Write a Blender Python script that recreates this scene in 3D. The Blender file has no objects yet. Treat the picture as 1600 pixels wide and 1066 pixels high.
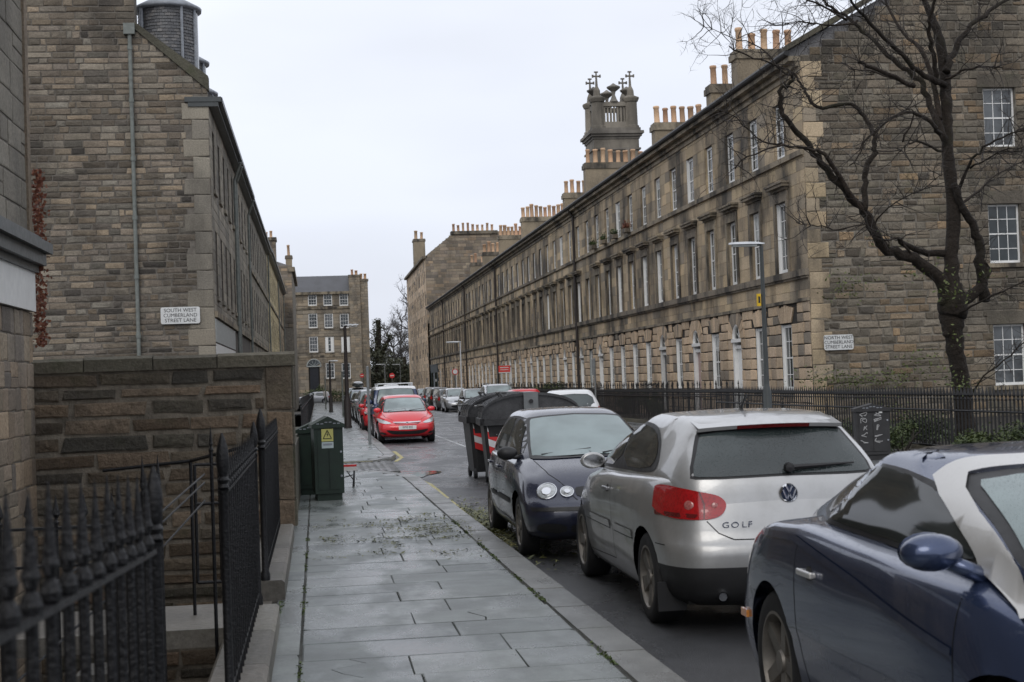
import bpy, bmesh, math, random
from math import sin, cos, pi, radians, sqrt, atan2, floor
from mathutils import Vector, Matrix
from mathutils.bvhtree import BVHTree
random.seed(7)
R = random.Random(11)
SC = bpy.context.scene
COL = SC.collection

# ------------------------------------------------------------------ camera
F, CX, CY, CAMZ = 2300.0, 800.0, 533.0, 1.68
def _cam():
    d = Vector((495-CX, 602-CY, F)).normalized()
    t = Vector((-.036, -1, 0)); u = (t + Vector((0, 0, -(t.dot(d))/d.z))).normalized()
    x = d.cross(u)
    return Matrix(((x.x, d.x, u.x), (x.y, d.y, u.y), (x.z, d.z, u.z)))   # cam <- world
CM = _cam()
def ray(px, py): return CM.transposed() @ Vector((px-CX, py-CY, F))
def at(px, py, Y):
    r = ray(px, py); return r*(Y/r.y) + Vector((0, 0, CAMZ))
def atX(px, py, X):
    r = ray(px, py); return r*(X/r.x) + Vector((0, 0, CAMZ))
cam = bpy.data.objects.new('camera', bpy.data.cameras.new('camera')); COL.objects.link(cam)
cr, cd, cf = Vector(CM[0]), Vector(CM[1]), Vector(CM[2])
cam.matrix_world = Matrix(((cr.x, -cd.x, -cf.x, 0), (cr.y, -cd.y, -cf.y, 0), (cr.z, -cd.z, -cf.z, CAMZ), (0, 0, 0, 1)))
cam.data.sensor_width = 36; cam.data.lens = F/1600*36
cam.data.clip_start = .1; cam.data.clip_end = 3000
cam.data.dof.use_dof = True; cam.data.dof.focus_distance = 22; cam.data.dof.aperture_fstop = 6.3
SC.camera = cam

# ------------------------------------------------------------------ world and sun
W = bpy.data.worlds.new('World'); SC.world = W; W.use_nodes = True
wn = W.node_tree; wn.nodes.clear()
wo = wn.nodes.new('ShaderNodeOutputWorld')
sky = wn.nodes.new('ShaderNodeTexSky'); sky.sky_type = 'NISHITA'; sky.sun_disc = False
sky.sun_elevation = radians(38); sky.sun_rotation = radians(200); sky.air_density = 1.2; sky.dust_density = 2
b1 = wn.nodes.new('ShaderNodeBackground'); b1.inputs[1].default_value = .07; wn.links.new(sky.outputs[0], b1.inputs[0])
# the overcast: an even cloud sheet, a little greyer towards the horizon all round, with faint large clouds
tc = wn.nodes.new('ShaderNodeTexCoord'); sx = wn.nodes.new('ShaderNodeSeparateXYZ'); wn.links.new(tc.outputs['Generated'], sx.inputs[0])
rp = wn.nodes.new('ShaderNodeValToRGB'); wn.links.new(sx.outputs[2], rp.inputs[0])
e = rp.color_ramp.elements; e[0].position = 0.0; e[0].color = (.58, .61, .69, 1); e[1].position = .42; e[1].color = (.80, .825, .89, 1)
e2 = e.new(.16); e2.color = (.65, .68, .76, 1)
nz = wn.nodes.new('ShaderNodeTexNoise'); nz.inputs['Scale'].default_value = 1.6; nz.inputs['Detail'].default_value = 4
mp = wn.nodes.new('ShaderNodeMapping'); mp.inputs['Scale'].default_value = (1, 1, 3.5); wn.links.new(tc.outputs['Generated'], mp.inputs[0]); wn.links.new(mp.outputs[0], nz.inputs[0])
mr = wn.nodes.new('ShaderNodeMapRange'); mr.inputs[1].default_value = .3; mr.inputs[2].default_value = .7; mr.inputs[3].default_value = .82; mr.inputs[4].default_value = 1.10
wn.links.new(nz.outputs[0], mr.inputs[0])
mx = wn.nodes.new('ShaderNodeVectorMath'); mx.operation = 'SCALE'; wn.links.new(rp.outputs[0], mx.inputs[0]); wn.links.new(mr.outputs[0], mx.inputs['Scale'])
b2 = wn.nodes.new('ShaderNodeBackground'); b2.inputs[1].default_value = .97; wn.links.new(mx.outputs[0], b2.inputs[0])
ms = wn.nodes.new('ShaderNodeMixShader'); ms.inputs[0].default_value = .93
wn.links.new(b1.outputs[0], ms.inputs[1]); wn.links.new(b2.outputs[0], ms.inputs[2]); wn.links.new(ms.outputs[0], wo.inputs[0])
sun = bpy.data.objects.new('sun', bpy.data.lights.new('sun', 'SUN')); COL.objects.link(sun)
sun.data.energy = .55; sun.data.angle = radians(30); sun.data.color = (1, .96, .9)
sun.rotation_euler = (radians(52), 0, radians(-20))
SC.view_settings.view_transform = 'Standard'; SC.view_settings.look = 'None'
SC.view_settings.exposure = 0.45; SC.view_settings.gamma = 1; SC.view_settings.use_curve_mapping = False

# ------------------------------------------------------------------ helpers
def zg(Y): return -.0036*max(0., Y-35)
def wloc(o):
    v = Vector((0, 0, 0))
    while o is not None: v += o.location; o = o.parent
    return v
def tag(o, label=None, cat=None, group=None, kind=None):
    if label: o['label'] = label
    if cat: o['category'] = cat
    if group: o['group'] = group
    if kind: o['kind'] = kind
    return o
def thing(name, loc, label, cat, rz=0, group=None):
    o = bpy.data.objects.new(name, None); COL.objects.link(o); o.location = loc; o.rotation_euler = (0, 0, rz)
    o.empty_display_size = .1
    return tag(o, label, cat, group)
def link(name, mesh, parent=None, loc=(0, 0, 0), rot=(0, 0, 0), scale=(1, 1, 1), kind=None):
    o = bpy.data.objects.new(name, mesh); COL.objects.link(o); o.location = loc; o.rotation_euler = rot; o.scale = scale
    if parent: o.parent = parent
    if kind: o['kind'] = kind
    return o
def copy_tree(o, parent=None):
    c = o.copy(); COL.objects.link(c)
    if parent: c.parent = parent
    for ch in o.children: copy_tree(ch, c)
    return c
class MB:
    def __init__(s): s.v = []; s.f = []; s.m = []; s.t = []; s.cm = 0; s.ct = 0.
    def face(s, idx): s.f.append(idx); s.m.append(s.cm); s.t.append(s.ct)
    def quad(s, a, b, c, d):
        n = len(s.v); s.v += [tuple(a), tuple(b), tuple(c), tuple(d)]; s.face((n, n+1, n+2, n+3))
    def poly(s, pts):
        n = len(s.v); s.v += [tuple(p) for p in pts]; s.face(tuple(range(n, n+len(pts))))
    def box(s, x0, x1, y0, y1, z0, z1):
        n = len(s.v)
        s.v += [(x0, y0, z0), (x1, y0, z0), (x1, y1, z0), (x0, y1, z0), (x0, y0, z1), (x1, y0, z1), (x1, y1, z1), (x0, y1, z1)]
        for q in ((3, 2, 1, 0), (4, 5, 6, 7), (0, 1, 5, 4), (1, 2, 6, 5), (2, 3, 7, 6), (3, 0, 4, 7)): s.face(tuple(n+i for i in q))
    def obox(s, c, hx, hy, hz, M):
        n = len(s.v); c = Vector(c)
        for k in ((-1, -1, -1), (1, -1, -1), (1, 1, -1), (-1, 1, -1), (-1, -1, 1), (1, -1, 1), (1, 1, 1), (-1, 1, 1)):
            s.v.append(tuple(c + M @ Vector((k[0]*hx, k[1]*hy, k[2]*hz))))
        for q in ((3, 2, 1, 0), (4, 5, 6, 7), (0, 1, 5, 4), (1, 2, 6, 5), (2, 3, 7, 6), (3, 0, 4, 7)): s.face(tuple(n+i for i in q))
    def prism(s, pts, ext):
        """closed polygon pts (3D) extruded by vector ext"""
        n = len(s.v); k = len(pts); ext = Vector(ext)
        s.v += [tuple(p) for p in pts] + [tuple(Vector(p)+ext) for p in pts]
        s.face(tuple(range(n+k-1, n-1, -1))); s.face(tuple(range(n+k, n+2*k)))
        for i in range(k): s.face((n+i, n+(i+1) % k, n+k+(i+1) % k, n+k+i))
    def lathe(s, prof, c=(0, 0, 0), n=16, axis='z', a0=0, a1=2*pi, cap=False):
        """prof: list of (r, h)"""
        st = len(s.v); full = abs(a1-a0-2*pi) < 1e-6; m = n if full else n+1
        for r, h in prof:
            for i in range(m):
                a = a0+(a1-a0)*i/n; x, y = r*cos(a), r*sin(a)
                p = (x, y, h) if axis == 'z' else ((h, x, y) if axis == 'x' else (x, h, y))
                s.v.append((c[0]+p[0], c[1]+p[1], c[2]+p[2]))
        for j in range(len(prof)-1):
            for i in range(n):
                i2 = (i+1) % m
                s.face((st+j*m+i, st+j*m+i2, st+(j+1)*m+i2, st+(j+1)*m+i))
        if cap:
            s.face(tuple(st+i for i in range(m-1, -1, -1))); s.face(tuple(st+(len(prof)-1)*m+i for i in range(m)))
    def tube(s, pts, r, n=6, cap=True):
        pts = [Vector(p) for p in pts]; rs = r if isinstance(r, (list, tuple)) else [r]*len(pts)
        st = len(s.v); pr = None
        for i, p in enumerate(pts):
            d = (pts[min(i+1, len(pts)-1)]-pts[max(i-1, 0)])
            if d.length < 1e-9: d = Vector((0, 0, 1))
            d.normalize()
            if pr is None:
                a = Vector((0, 0, 1)) if abs(d.z) < .9 else Vector((1, 0, 0)); pr = d.cross(a).normalized()
            else:
                pr = (pr - d*pr.dot(d)); pr = pr.normalized() if pr.length > 1e-6 else d.orthogonal().normalized()
            q = d.cross(pr)
            for k in range(n):
                a = 2*pi*k/n; s.v.append(tuple(p + (pr*cos(a)+q*sin(a))*rs[i]))
        for i in range(len(pts)-1):
            for k in range(n): s.face((st+i*n+k, st+i*n+(k+1) % n, st+(i+1)*n+(k+1) % n, st+(i+1)*n+k))
        if cap:
            s.face(tuple(st+k for k in range(n-1, -1, -1))); s.face(tuple(st+(len(pts)-1)*n+k for k in range(n)))
    def block(s, O, U, V, N, u0, u1, v0, v1, d, bev=.012, jit=.006, rg=R):
        """a rough stone block on a wall: back at the wall plane, front proud by d, softened edges"""
        n = len(s.v)
        def P(u, v, w): s.v.append(tuple(O+U*u+V*v+N*w))
        J = lambda: rg.uniform(-jit, jit)
        cu = [(u0+J(), v0+J()), (u1+J(), v0+J()), (u1+J(), v1+J()), (u0+J(), v1+J())]
        for u, v in cu: P(u, v, -.02)
        for u, v in cu: P(u, v, d-bev)
        um, vm = (u0+u1)/2, (v0+v1)/2
        for u, v in cu: P(u+(bev*1.6 if u < um else -bev*1.6), v+(bev*1.3 if v < vm else -bev*1.3), d+J()*.7)
        P(um+J()*3, vm+J()*2, d+abs(J())*1.2)
        for i in range(4):
            j = (i+1) % 4
            s.face((n+i, n+j, n+4+j, n+4+i)); s.face((n+4+i, n+4+j, n+8+j, n+8+i)); s.face((n+8+i, n+8+j, n+12))
    def mesh(s, name, mats, smooth=False, off=None):
        me = bpy.data.meshes.new(name)
        v = s.v if off is None else [(a-off[0], b-off[1], c-off[2]) for a, b, c in s.v]
        me.from_pydata(v, [], s.f)
        for m in (mats if isinstance(mats, (list, tuple)) else [mats]): me.materials.append(m)
        if any(s.m): me.polygons.foreach_set('material_index', s.m)
        if smooth: me.polygons.foreach_set('use_smooth', [True]*len(s.f))
        if any(s.t):
            at_ = me.attributes.new('tint', 'FLOAT', 'FACE'); at_.data.foreach_set('value', s.t)
        me.update(); return me
    def build(s, name, mats, parent=None, smooth=False, local=False, kind=None):
        off = None
        if parent is not None and not local: off = wloc(parent)
        return link(name, s.mesh(name, mats, smooth, off), parent, kind=kind)
def sharp(o, ang=35):
    me = o.data
    me.polygons.foreach_set('use_smooth', [True]*len(me.polygons))
    try: me.set_sharp_from_angle(angle=radians(ang))
    except Exception: pass
    return o
def interp(tab, x):
    if x <= tab[0][0]: return tab[0][1]
    for (a, b), (c, d) in zip(tab, tab[1:]):
        if x <= c:
            t = (x-a)/(c-a); t = t*t*(3-2*t)*.5+t*.5; return b+(d-b)*t
    return tab[-1][1]
def catmull(P, n):
    """smooth polyline through control tuples, n samples per span"""
    out = []
    for i in range(len(P)-1):
        p0, p1, p2, p3 = P[max(i-1, 0)], P[i], P[i+1], P[min(i+2, len(P)-1)]
        for k in range(n):
            t = k/n; t2, t3 = t*t, t*t*t
            out.append(tuple(.5*((2*b)+(-a+c)*t+(2*a-5*b+4*c-d)*t2+(-a+3*b-3*c+d)*t3) for a, b, c, d in zip(p0, p1, p2, p3)))
    out.append(tuple(P[-1])); return out

# ------------------------------------------------------------------ materials
def nm(name):
    m = bpy.data.materials.new(name); m.use_nodes = True
    return m, m.node_tree, m.node_tree.nodes['Principled BSDF']
def ND(nt, t, **kw):
    n = nt.nodes.new(t)
    for k, v in kw.items(): setattr(n, k, v)
    return n
def noise(nt, scale, detail=4, rough=.55, vec=None, msc=None):
    n = ND(nt, 'ShaderNodeTexNoise'); n.inputs['Scale'].default_value = scale; n.inputs['Detail'].default_value = detail; n.inputs['Roughness'].default_value = rough
    if vec is None:
        g = ND(nt, 'ShaderNodeNewGeometry'); vec = g.outputs['Position']
    if msc:
        mpn = ND(nt, 'ShaderNodeMapping'); mpn.inputs['Scale'].default_value = msc; nt.links.new(vec, mpn.inputs[0]); vec = mpn.outputs[0]
    nt.links.new(vec, n.inputs['Vector']); return n
def ramp(nt, src, stops):
    r = ND(nt, 'ShaderNodeValToRGB'); nt.links.new(src, r.inputs[0]); el = r.color_ramp.elements
    for i, (p, c) in enumerate(stops):
        c = (c, c, c, 1) if isinstance(c, (int, float)) else (*c, 1)
        if i < 2: el[i].position = p; el[i].color = c
        else:
            x = el.new(p); x.color = c
    return r
def mixc(nt, fac, a, b, mode='MIX'):
    m = ND(nt, 'ShaderNodeMix', data_type='RGBA', blend_type=mode)
    for sock, val in ((m.inputs[0], fac), (m.inputs[6], a), (m.inputs[7], b)):
        if hasattr(val, 'node'): nt.links.new(val, sock)
        elif isinstance(val, (int, float)): sock.default_value = val
        else: sock.default_value = (*val, 1)
    return m.outputs[2]
def bump(nt, bsdf, h, dist=.01, strength=1.):
    b = ND(nt, 'ShaderNodeBump'); b.inputs['Distance'].default_value = dist; b.inputs['Strength'].default_value = strength
    nt.links.new(h, b.inputs['Height']); nt.links.new(b.outputs[0], bsdf.inputs['Normal']); return b
def plain(name, col, rough=.6, metal=0, var=.12, bmp=0, bscale=40, spec=.5, coat=0):
    m, nt, b = nm(name)
    n = noise(nt, 6, 4); c = mixc(nt, 1., col, ramp(nt, n.outputs[0], [(.3, 1-var), (.7, 1+var)]).outputs[0], 'MULTIPLY')
    nt.links.new(c, b.inputs['Base Color'])
    b.inputs['Metallic'].default_value = metal; b.inputs['Specular IOR Level'].default_value = spec
    n2 = noise(nt, 14, 3); mrr = ND(nt, 'ShaderNodeMapRange'); mrr.inputs[3].default_value = max(.02, rough-.12); mrr.inputs[4].default_value = min(1, rough+.12)
    nt.links.new(n2.outputs[0], mrr.inputs[0]); nt.links.new(mrr.outputs[0], b.inputs['Roughness'])
    if coat: b.inputs['Coat Weight'].default_value = coat; b.inputs['Coat Roughness'].default_value = .06
    if bmp: bump(nt, b, noise(nt, bscale, 5).outputs[0], bmp)
    return m
def stone(name, cols, soot=.5, sootcol=(.035, .032, .028), rough=.8, grain=.012, green=0., streak=True, sscale=.55, var=.2):
    """sandstone: each block its own hue, soot and damp in drifting patches, fine grain"""
    m, nt, b = nm(name)
    oi = ND(nt, 'ShaderNodeObjectInfo'); ta = ND(nt, 'ShaderNodeAttribute', attribute_name='tint')
    ad = ND(nt, 'ShaderNodeMath', operation='ADD'); nt.links.new(oi.outputs['Random'], ad.inputs[0]); nt.links.new(ta.outputs['Fac'], ad.inputs[1])
    fr = ND(nt, 'ShaderNodeMath', operation='FRACT'); nt.links.new(ad.outputs[0], fr.inputs[0])
    cols = [tuple(c_*1.42*k_ for c_, k_ in zip(c, (1.03, 1.0, .955))) for c in cols]; cols = cols*2 if len(cols) == 1 else cols
    k = len(cols); rr = ramp(nt, fr.outputs[0], [((i+.5)/k, c) for i, c in enumerate(cols)])
    f7 = ND(nt, 'ShaderNodeMath', operation='MULTIPLY'); f7.inputs[1].default_value = 17.3; nt.links.new(fr.outputs[0], f7.inputs[0]); f8 = ND(nt, 'ShaderNodeMath', operation='FRACT'); nt.links.new(f7.outputs[0], f8.inputs[0])
    base = mixc(nt, 1., rr.outputs[0], ramp(nt, f8.outputs[0], [(0, 1-var), (.5, 1.), (1, 1+var*.8)]).outputs[0], 'MULTIPLY')
    nA = noise(nt, sscale, 6, .62, msc=(1, 1, .45) if streak else None)
    f = ramp(nt, nA.outputs[0], [(.44, 0), (.62, 1)])
    mm = ND(nt, 'ShaderNodeMath', operation='MULTIPLY'); nt.links.new(f.outputs[0], mm.inputs[0]); mm.inputs[1].default_value = soot
    c = mixc(nt, mm.outputs[0], base, sootcol)
    if green:
        nG = noise(nt, 1.3, 5, .6); fg = ramp(nt, nG.outputs[0], [(.55, 0), (.72, green)])
        c = mixc(nt, fg.outputs[0], c, (.05, .062, .022))
    nB = noise(nt, 22, 6, .7)
    c = mixc(nt, 1., c, ramp(nt, nB.outputs[0], [(.25, .62), (.75, 1.32)]).outputs[0], 'MULTIPLY')
    nt.links.new(c, b.inputs['Base Color'])
    b.inputs['Roughness'].default_value = rough; b.inputs['Specular IOR Level'].default_value = .35
    nC = noise(nt, 9, 8, .7); bump(nt, b, nC.outputs[0], grain*2.2)
    return m
M = {}
M['gable'] = stone('gable_stone', [(.115, .098, .078), (.19, .17, .14), (.062, .056, .050), (.18, .15, .115), (.13, .115, .10), (.205, .165, .12), (.15, .14, .12)], soot=.6, green=.15, grain=.02, var=.42)
M['gableR'] = stone('north_gable_stone', [(.125, .108, .085), (.165, .145, .115), (.075, .068, .058), (.155, .128, .098), (.13, .118, .098), (.185, .135, .085), (.145, .132, .11), (.11, .098, .078)], soot=.5, green=.3, grain=.02, var=.38)
M['rubble'] = stone('boundary_stone', [(.115, .093, .068), (.06, .056, .045), (.155, .115, .08), (.09, .078, .058), (.17, .118, .08), (.13, .108, .082), (.05, .047, .04)], soot=.4, green=.5, grain=.03, streak=False, sscale=1.8, var=.4)
M['rubble_end'] = stone('near_building_stone', [(.22, .185, .14), (.17, .15, .125), (.26, .20, .14), (.14, .125, .11), (.20, .165, .13)], soot=.4, grain=.02, var=.3)
M['coping'] = stone('mossy_coping', [(.085, .08, .062), (.12, .11, .085), (.07, .068, .052)], soot=.4, green=.55, grain=.02, streak=False)
M['ashlar'] = stone('facade_ashlar', [(.34, .275, .19), (.305, .25, .18), (.385, .305, .20), (.265, .225, .17), (.36, .29, .19), (.20, .175, .14)], soot=.93, sootcol=(.045, .041, .036), var=.22, rough=.8, grain=.004, sscale=.42)
M['rustic'] = stone('rusticated_block', [(.42, .33, .235), (.38, .30, .215), (.46, .355, .25), (.36, .29, .22), (.40, .315, .23), (.17, .15, .125)], soot=.3, sootcol=(.06, .054, .046), grain=.008)
M['trim'] = stone('facade_trim', [(.14, .122, .098), (.19, .165, .125)], soot=.9, sootcol=(.03, .028, .025), grain=.006, sscale=1.1)
M['ashlarL'] = stone('left_facade_ashlar', [(.20, .185, .155), (.18, .17, .145), (.22, .20, .165), (.165, .155, .135)], soot=.55, sootcol=(.06, .057, .05), grain=.005)
M['cream'] = stone('cream_facade', [(.42, .36, .22), (.38, .33, .21)], soot=.35, grain=.004)
M['farstone'] = stone('far_ashlar', [(.20, .175, .14), (.17, .155, .13), (.235, .195, .145), (.19, .17, .14)], soot=.6, sootcol=(.06, .056, .05), grain=.006)
M['tower'] = stone('tower_stone', [(.16, .15, .135), (.12, .115, .105), (.19, .175, .15)], soot=.6, grain=.01, sscale=.2)
M['mortar'] = plain('lime_mortar', (.20, .18, .15), .95, var=.35, bmp=.012)
M['mortar_dk'] = plain('sooty_mortar', (.15, .135, .115), .95, var=.35, bmp=.012)
M['joint_dk'] = plain('deep_joint', (.028, .024, .02), .95, var=.2)
M['joint'] = plain('dark_joint', (.09, .08, .068), .95, var=.2)
M['render'] = stone('weathered_render', [(.15, .14, .12)], soot=.5, sootcol=(.08, .075, .065), grain=.012, sscale=.8)
M['chim'] = stone('chimney_render', [(.22, .185, .135), (.20, .17, .125)], soot=.5, sootcol=(.075, .067, .055), grain=.01)
M['pot'] = stone('clay_pot', [(.40, .26, .165), (.46, .32, .21), (.36, .22, .145), (.42, .30, .20)], soot=.3, rough=.7, grain=.002)
M['slate'] = stone('roof_slate', [(.075, .08, .09), (.10, .105, .115), (.06, .063, .072), (.13, .13, .135)], soot=.3, rough=.45, grain=.006, streak=False)
M['lead'] = plain('lead_flashing', (.26, .28, .31), .45, var=.2)
M['white'] = plain('white_sash_paint', (.80, .80, .78), .4, var=.05)
M['white2'] = plain('white_wall_paint', (.66, .66, .64), .5, var=.08)
M['navy'] = plain('navy_reveal_paint', (.012, .022, .055), .4)
M['dkdoor'] = plain('dark_door_paint', (.02, .022, .028), .3)
M['pinkdoor'] = plain('faded_pink_door_paint', (.42, .30, .27), .5)
M['greydoor'] = plain('grey_door_paint', (.28, .29, .30), .4)
M['curtain'] = plain('net_curtain', (.42, .43, .42), .9, var=.3)
M['shop'] = plain('shopfront_paint', (.035, .055, .065), .4)
M['fascia'] = plain('pale_fascia_paint', (.33, .35, .34), .5, var=.15)
M['iron'] = plain('black_iron_paint', (.006, .006, .007), .4, var=.3, bmp=.006, bscale=70, spec=.35)
M['ironfar'] = plain('dull_iron_paint', (.013, .013, .014), .55, var=.3)
M['steel'] = plain('galvanised_steel', (.22, .23, .23), .45, metal=.6)
M['post'] = plain('lamp_post_paint', (.055, .062, .062), .4)
M['lampwhite'] = plain('lamp_housing', (.62, .64, .66), .35)
M['pipe'] = plain('grey_green_pipe_paint', (.17, .185, .17), .6, var=.25)
M['pipedk'] = plain('dark_pipe_paint', (.030, .024, .022), .6)
M['green'] = plain('cabinet_green', (.010, .024, .015), .5, var=.3)
M['cabgrey'] = plain('cabinet_dark_grey', (.028, .028, .030), .6, var=.3)
M['graf'] = plain('graffiti_silver', (.38, .38, .38), .6)
M['sticker_y'] = plain('yellow_sticker', (.55, .52, .16), .5)
M['sticker_w'] = plain('pale_sticker', (.45, .52, .52), .5)
M['bin'] = plain('bin_black_plastic', (.032, .032, .033), .4, var=.4, bmp=.003)
M['binlid'] = plain('bin_lid_plastic', (.055, .055, .057), .28, var=.35)
M['red'] = plain('red_reflective', (.60, .03, .03), .4)
M['redboard'] = plain('red_board_paint', (.72, .05, .04), .5, var=.05)
M['wstripe'] = plain('white_reflective', (.7, .7, .7), .4)
M['signw'] = plain('sign_white_enamel', (.66, .67, .66), .4, var=.08)
M['signk'] = plain('sign_black_paint', (.02, .02, .022), .5)
M['yellowtag'] = plain('yellow_tag', (.75, .48, .02), .5)
M['soil'] = plain('soil', (.03, .026, .02), .95, var=.4, bmp=.03, bscale=20)
M['areafloor'] = stone('area_flagstone', [(.10, .098, .085), (.12, .115, .10)], soot=.4, green=.3, grain=.01, streak=False)
M['step'] = stone('worn_step_stone', [(.13, .125, .11), (.105, .10, .09), (.145, .135, .12)], soot=.45, green=.3, rough=.45, grain=.006, streak=False)
M['tyre'] = plain('tyre_rubber', (.014, .014, .015), .75, var=.3)
M['blackpl'] = plain('black_trim_plastic', (.017, .017, .018), .5, var=.2)
M['seam'] = plain('panel_gap', (.006, .006, .006), .8)
M['alloy'] = plain('alloy_rim', (.36, .36, .37), .35, metal=.8, var=.25)
M['alloyd'] = plain('dirty_alloy_rim', (.20, .185, .165), .5, metal=.6, var=.3)
M['chrome'] = plain('chrome', (.72, .73, .75), .14, metal=1, var=.05)
M['plate'] = plain('white_plate', (.72, .72, .70), .4, var=.03)
M['platey'] = plain('yellow_plate', (.72, .55, .08), .4, var=.03)
M['skin'] = plain('skin', (.48, .30, .22), .6)
M['jacket'] = plain('pale_jacket', (.62, .58, .55), .9)
M['trouser'] = plain('dark_trousers', (.02, .02, .025), .9)
M['hair'] = plain('brown_hair', (.05, .03, .02), .7)
M['planks'] = plain('painted_board', (.62, .60, .57), .6)
def glass(name, col=(.018, .024, .026), rough=.05, tint=.0, drops=False, spec=.6):
    m, nt, b = nm(name)
    n = noise(nt, 1.1, 3); c = mixc(nt, ramp(nt, n.outputs[0], [(.35, 0), (.65, 1)]).outputs[0], col, tuple(x*1.9+.01 for x in col))
    nt.links.new(c, b.inputs['Base Color']); b.inputs['Roughness'].default_value = rough; b.inputs['Specular IOR Level'].default_value = spec
    if drops:
        v = ND(nt, 'ShaderNodeTexVoronoi'); v.inputs['Scale'].default_value = 95; g = ND(nt, 'ShaderNodeNewGeometry'); nt.links.new(g.outputs['Position'], v.inputs['Vector'])
        r = ramp(nt, v.outputs['Distance'], [(.18, 1), (.34, 0)]); bump(nt, b, r.outputs[0], .0012)
    else: bump(nt, b, noise(nt, 2.2, 2).outputs[0], .006 if 'car' not in name else .0005)
    return m
M['glass'] = glass('window_glass')
M['glassfog'] = glass('misted_windscreen', (.13, .165, .165), .16, drops=True)
M['glassrear'] = glass('rear_screen_glass', (.022, .030, .030), .10, drops=True, spec=.75)
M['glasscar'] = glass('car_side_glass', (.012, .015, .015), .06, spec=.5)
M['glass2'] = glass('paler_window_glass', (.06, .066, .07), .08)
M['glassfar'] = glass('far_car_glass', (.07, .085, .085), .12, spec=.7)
def paint(name, col, metal=.35, rough=.32, wet=True, dirt=.35, coat=.9):
    m, nt, b = nm(name)
    n = noise(nt, 3.5, 6, .65); f = ramp(nt, n.outputs[0], [(.45, 0), (.8, dirt)])
    tcn = ND(nt, 'ShaderNodeTexCoord'); sp = ND(nt, 'ShaderNodeSeparateXYZ'); nt.links.new(tcn.outputs['Object'], sp.inputs[0])
    mrz = ND(nt, 'ShaderNodeMapRange'); mrz.inputs[1].default_value = .75; mrz.inputs[2].default_value = .2; mrz.inputs[3].default_value = 0; mrz.inputs[4].default_value = 1
    nt.links.new(sp.outputs[2], mrz.inputs[0])
    mu = ND(nt, 'ShaderNodeMath', operation='MULTIPLY_ADD'); nt.links.new(mrz.outputs[0], mu.inputs[0]); mu.inputs[1].default_value = dirt*.9; nt.links.new(f.outputs[0], mu.inputs[2])
    fac = ND(nt, 'ShaderNodeMath', operation='MULTIPLY', use_clamp=True); nt.links.new(mu.outputs[0], fac.inputs[0]); fac.inputs[1].default_value = .8
    c = mixc(nt, fac.outputs[0], col, (.075, .068, .058)); nt.links.new(c, b.inputs['Base Color'])
    b.inputs['Metallic'].default_value = metal; b.inputs['Roughness'].default_value = rough
    b.inputs['Coat Weight'].default_value = coat; b.inputs['Coat Roughness'].default_value = .05
    mr2 = ND(nt, 'ShaderNodeMapRange'); mr2.inputs[3].default_value = rough; mr2.inputs[4].default_value = .7; nt.links.new(fac.outputs[0], mr2.inputs[0]); nt.links.new(mr2.outputs[0], b.inputs['Roughness'])
    if wet:
        v = ND(nt, 'ShaderNodeTexVoronoi'); v.inputs['Scale'].default_value = 85; nt.links.new(tcn.outputs['Object'], v.inputs['Vector'])
        nn = noise(nt, 30, 2); th = ND(nt, 'ShaderNodeMath', operation='MULTIPLY'); r = ramp(nt, v.outputs['Distance'], [(.16, 1), (.30, 0)]); r2 = ramp(nt, nn.outputs[0], [(.42, 0), (.6, 1)])
        nt.links.new(r.outputs[0], th.inputs[0]); nt.links.new(r2.outputs[0], th.inputs[1])
        geo = ND(nt, 'ShaderNodeNewGeometry'); sn = ND(nt, 'ShaderNodeSeparateXYZ'); nt.links.new(geo.outputs['Normal'], sn.inputs[0])
        up = ramp(nt, sn.outputs[2], [(.1, .12), (.8, 1)]); t3 = ND(nt, 'ShaderNodeMath', operation='MULTIPLY'); nt.links.new(th.outputs[0], t3.inputs[0]); nt.links.new(up.outputs[0], t3.inputs[1])
        bp = ND(nt, 'ShaderNodeBump'); bp.inputs['Distance'].default_value = .0012; nt.links.new(t3.outputs[0], bp.inputs['Height']); nt.links.new(bp.outputs[0], b.inputs['Coat Normal'])
    return m
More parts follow.
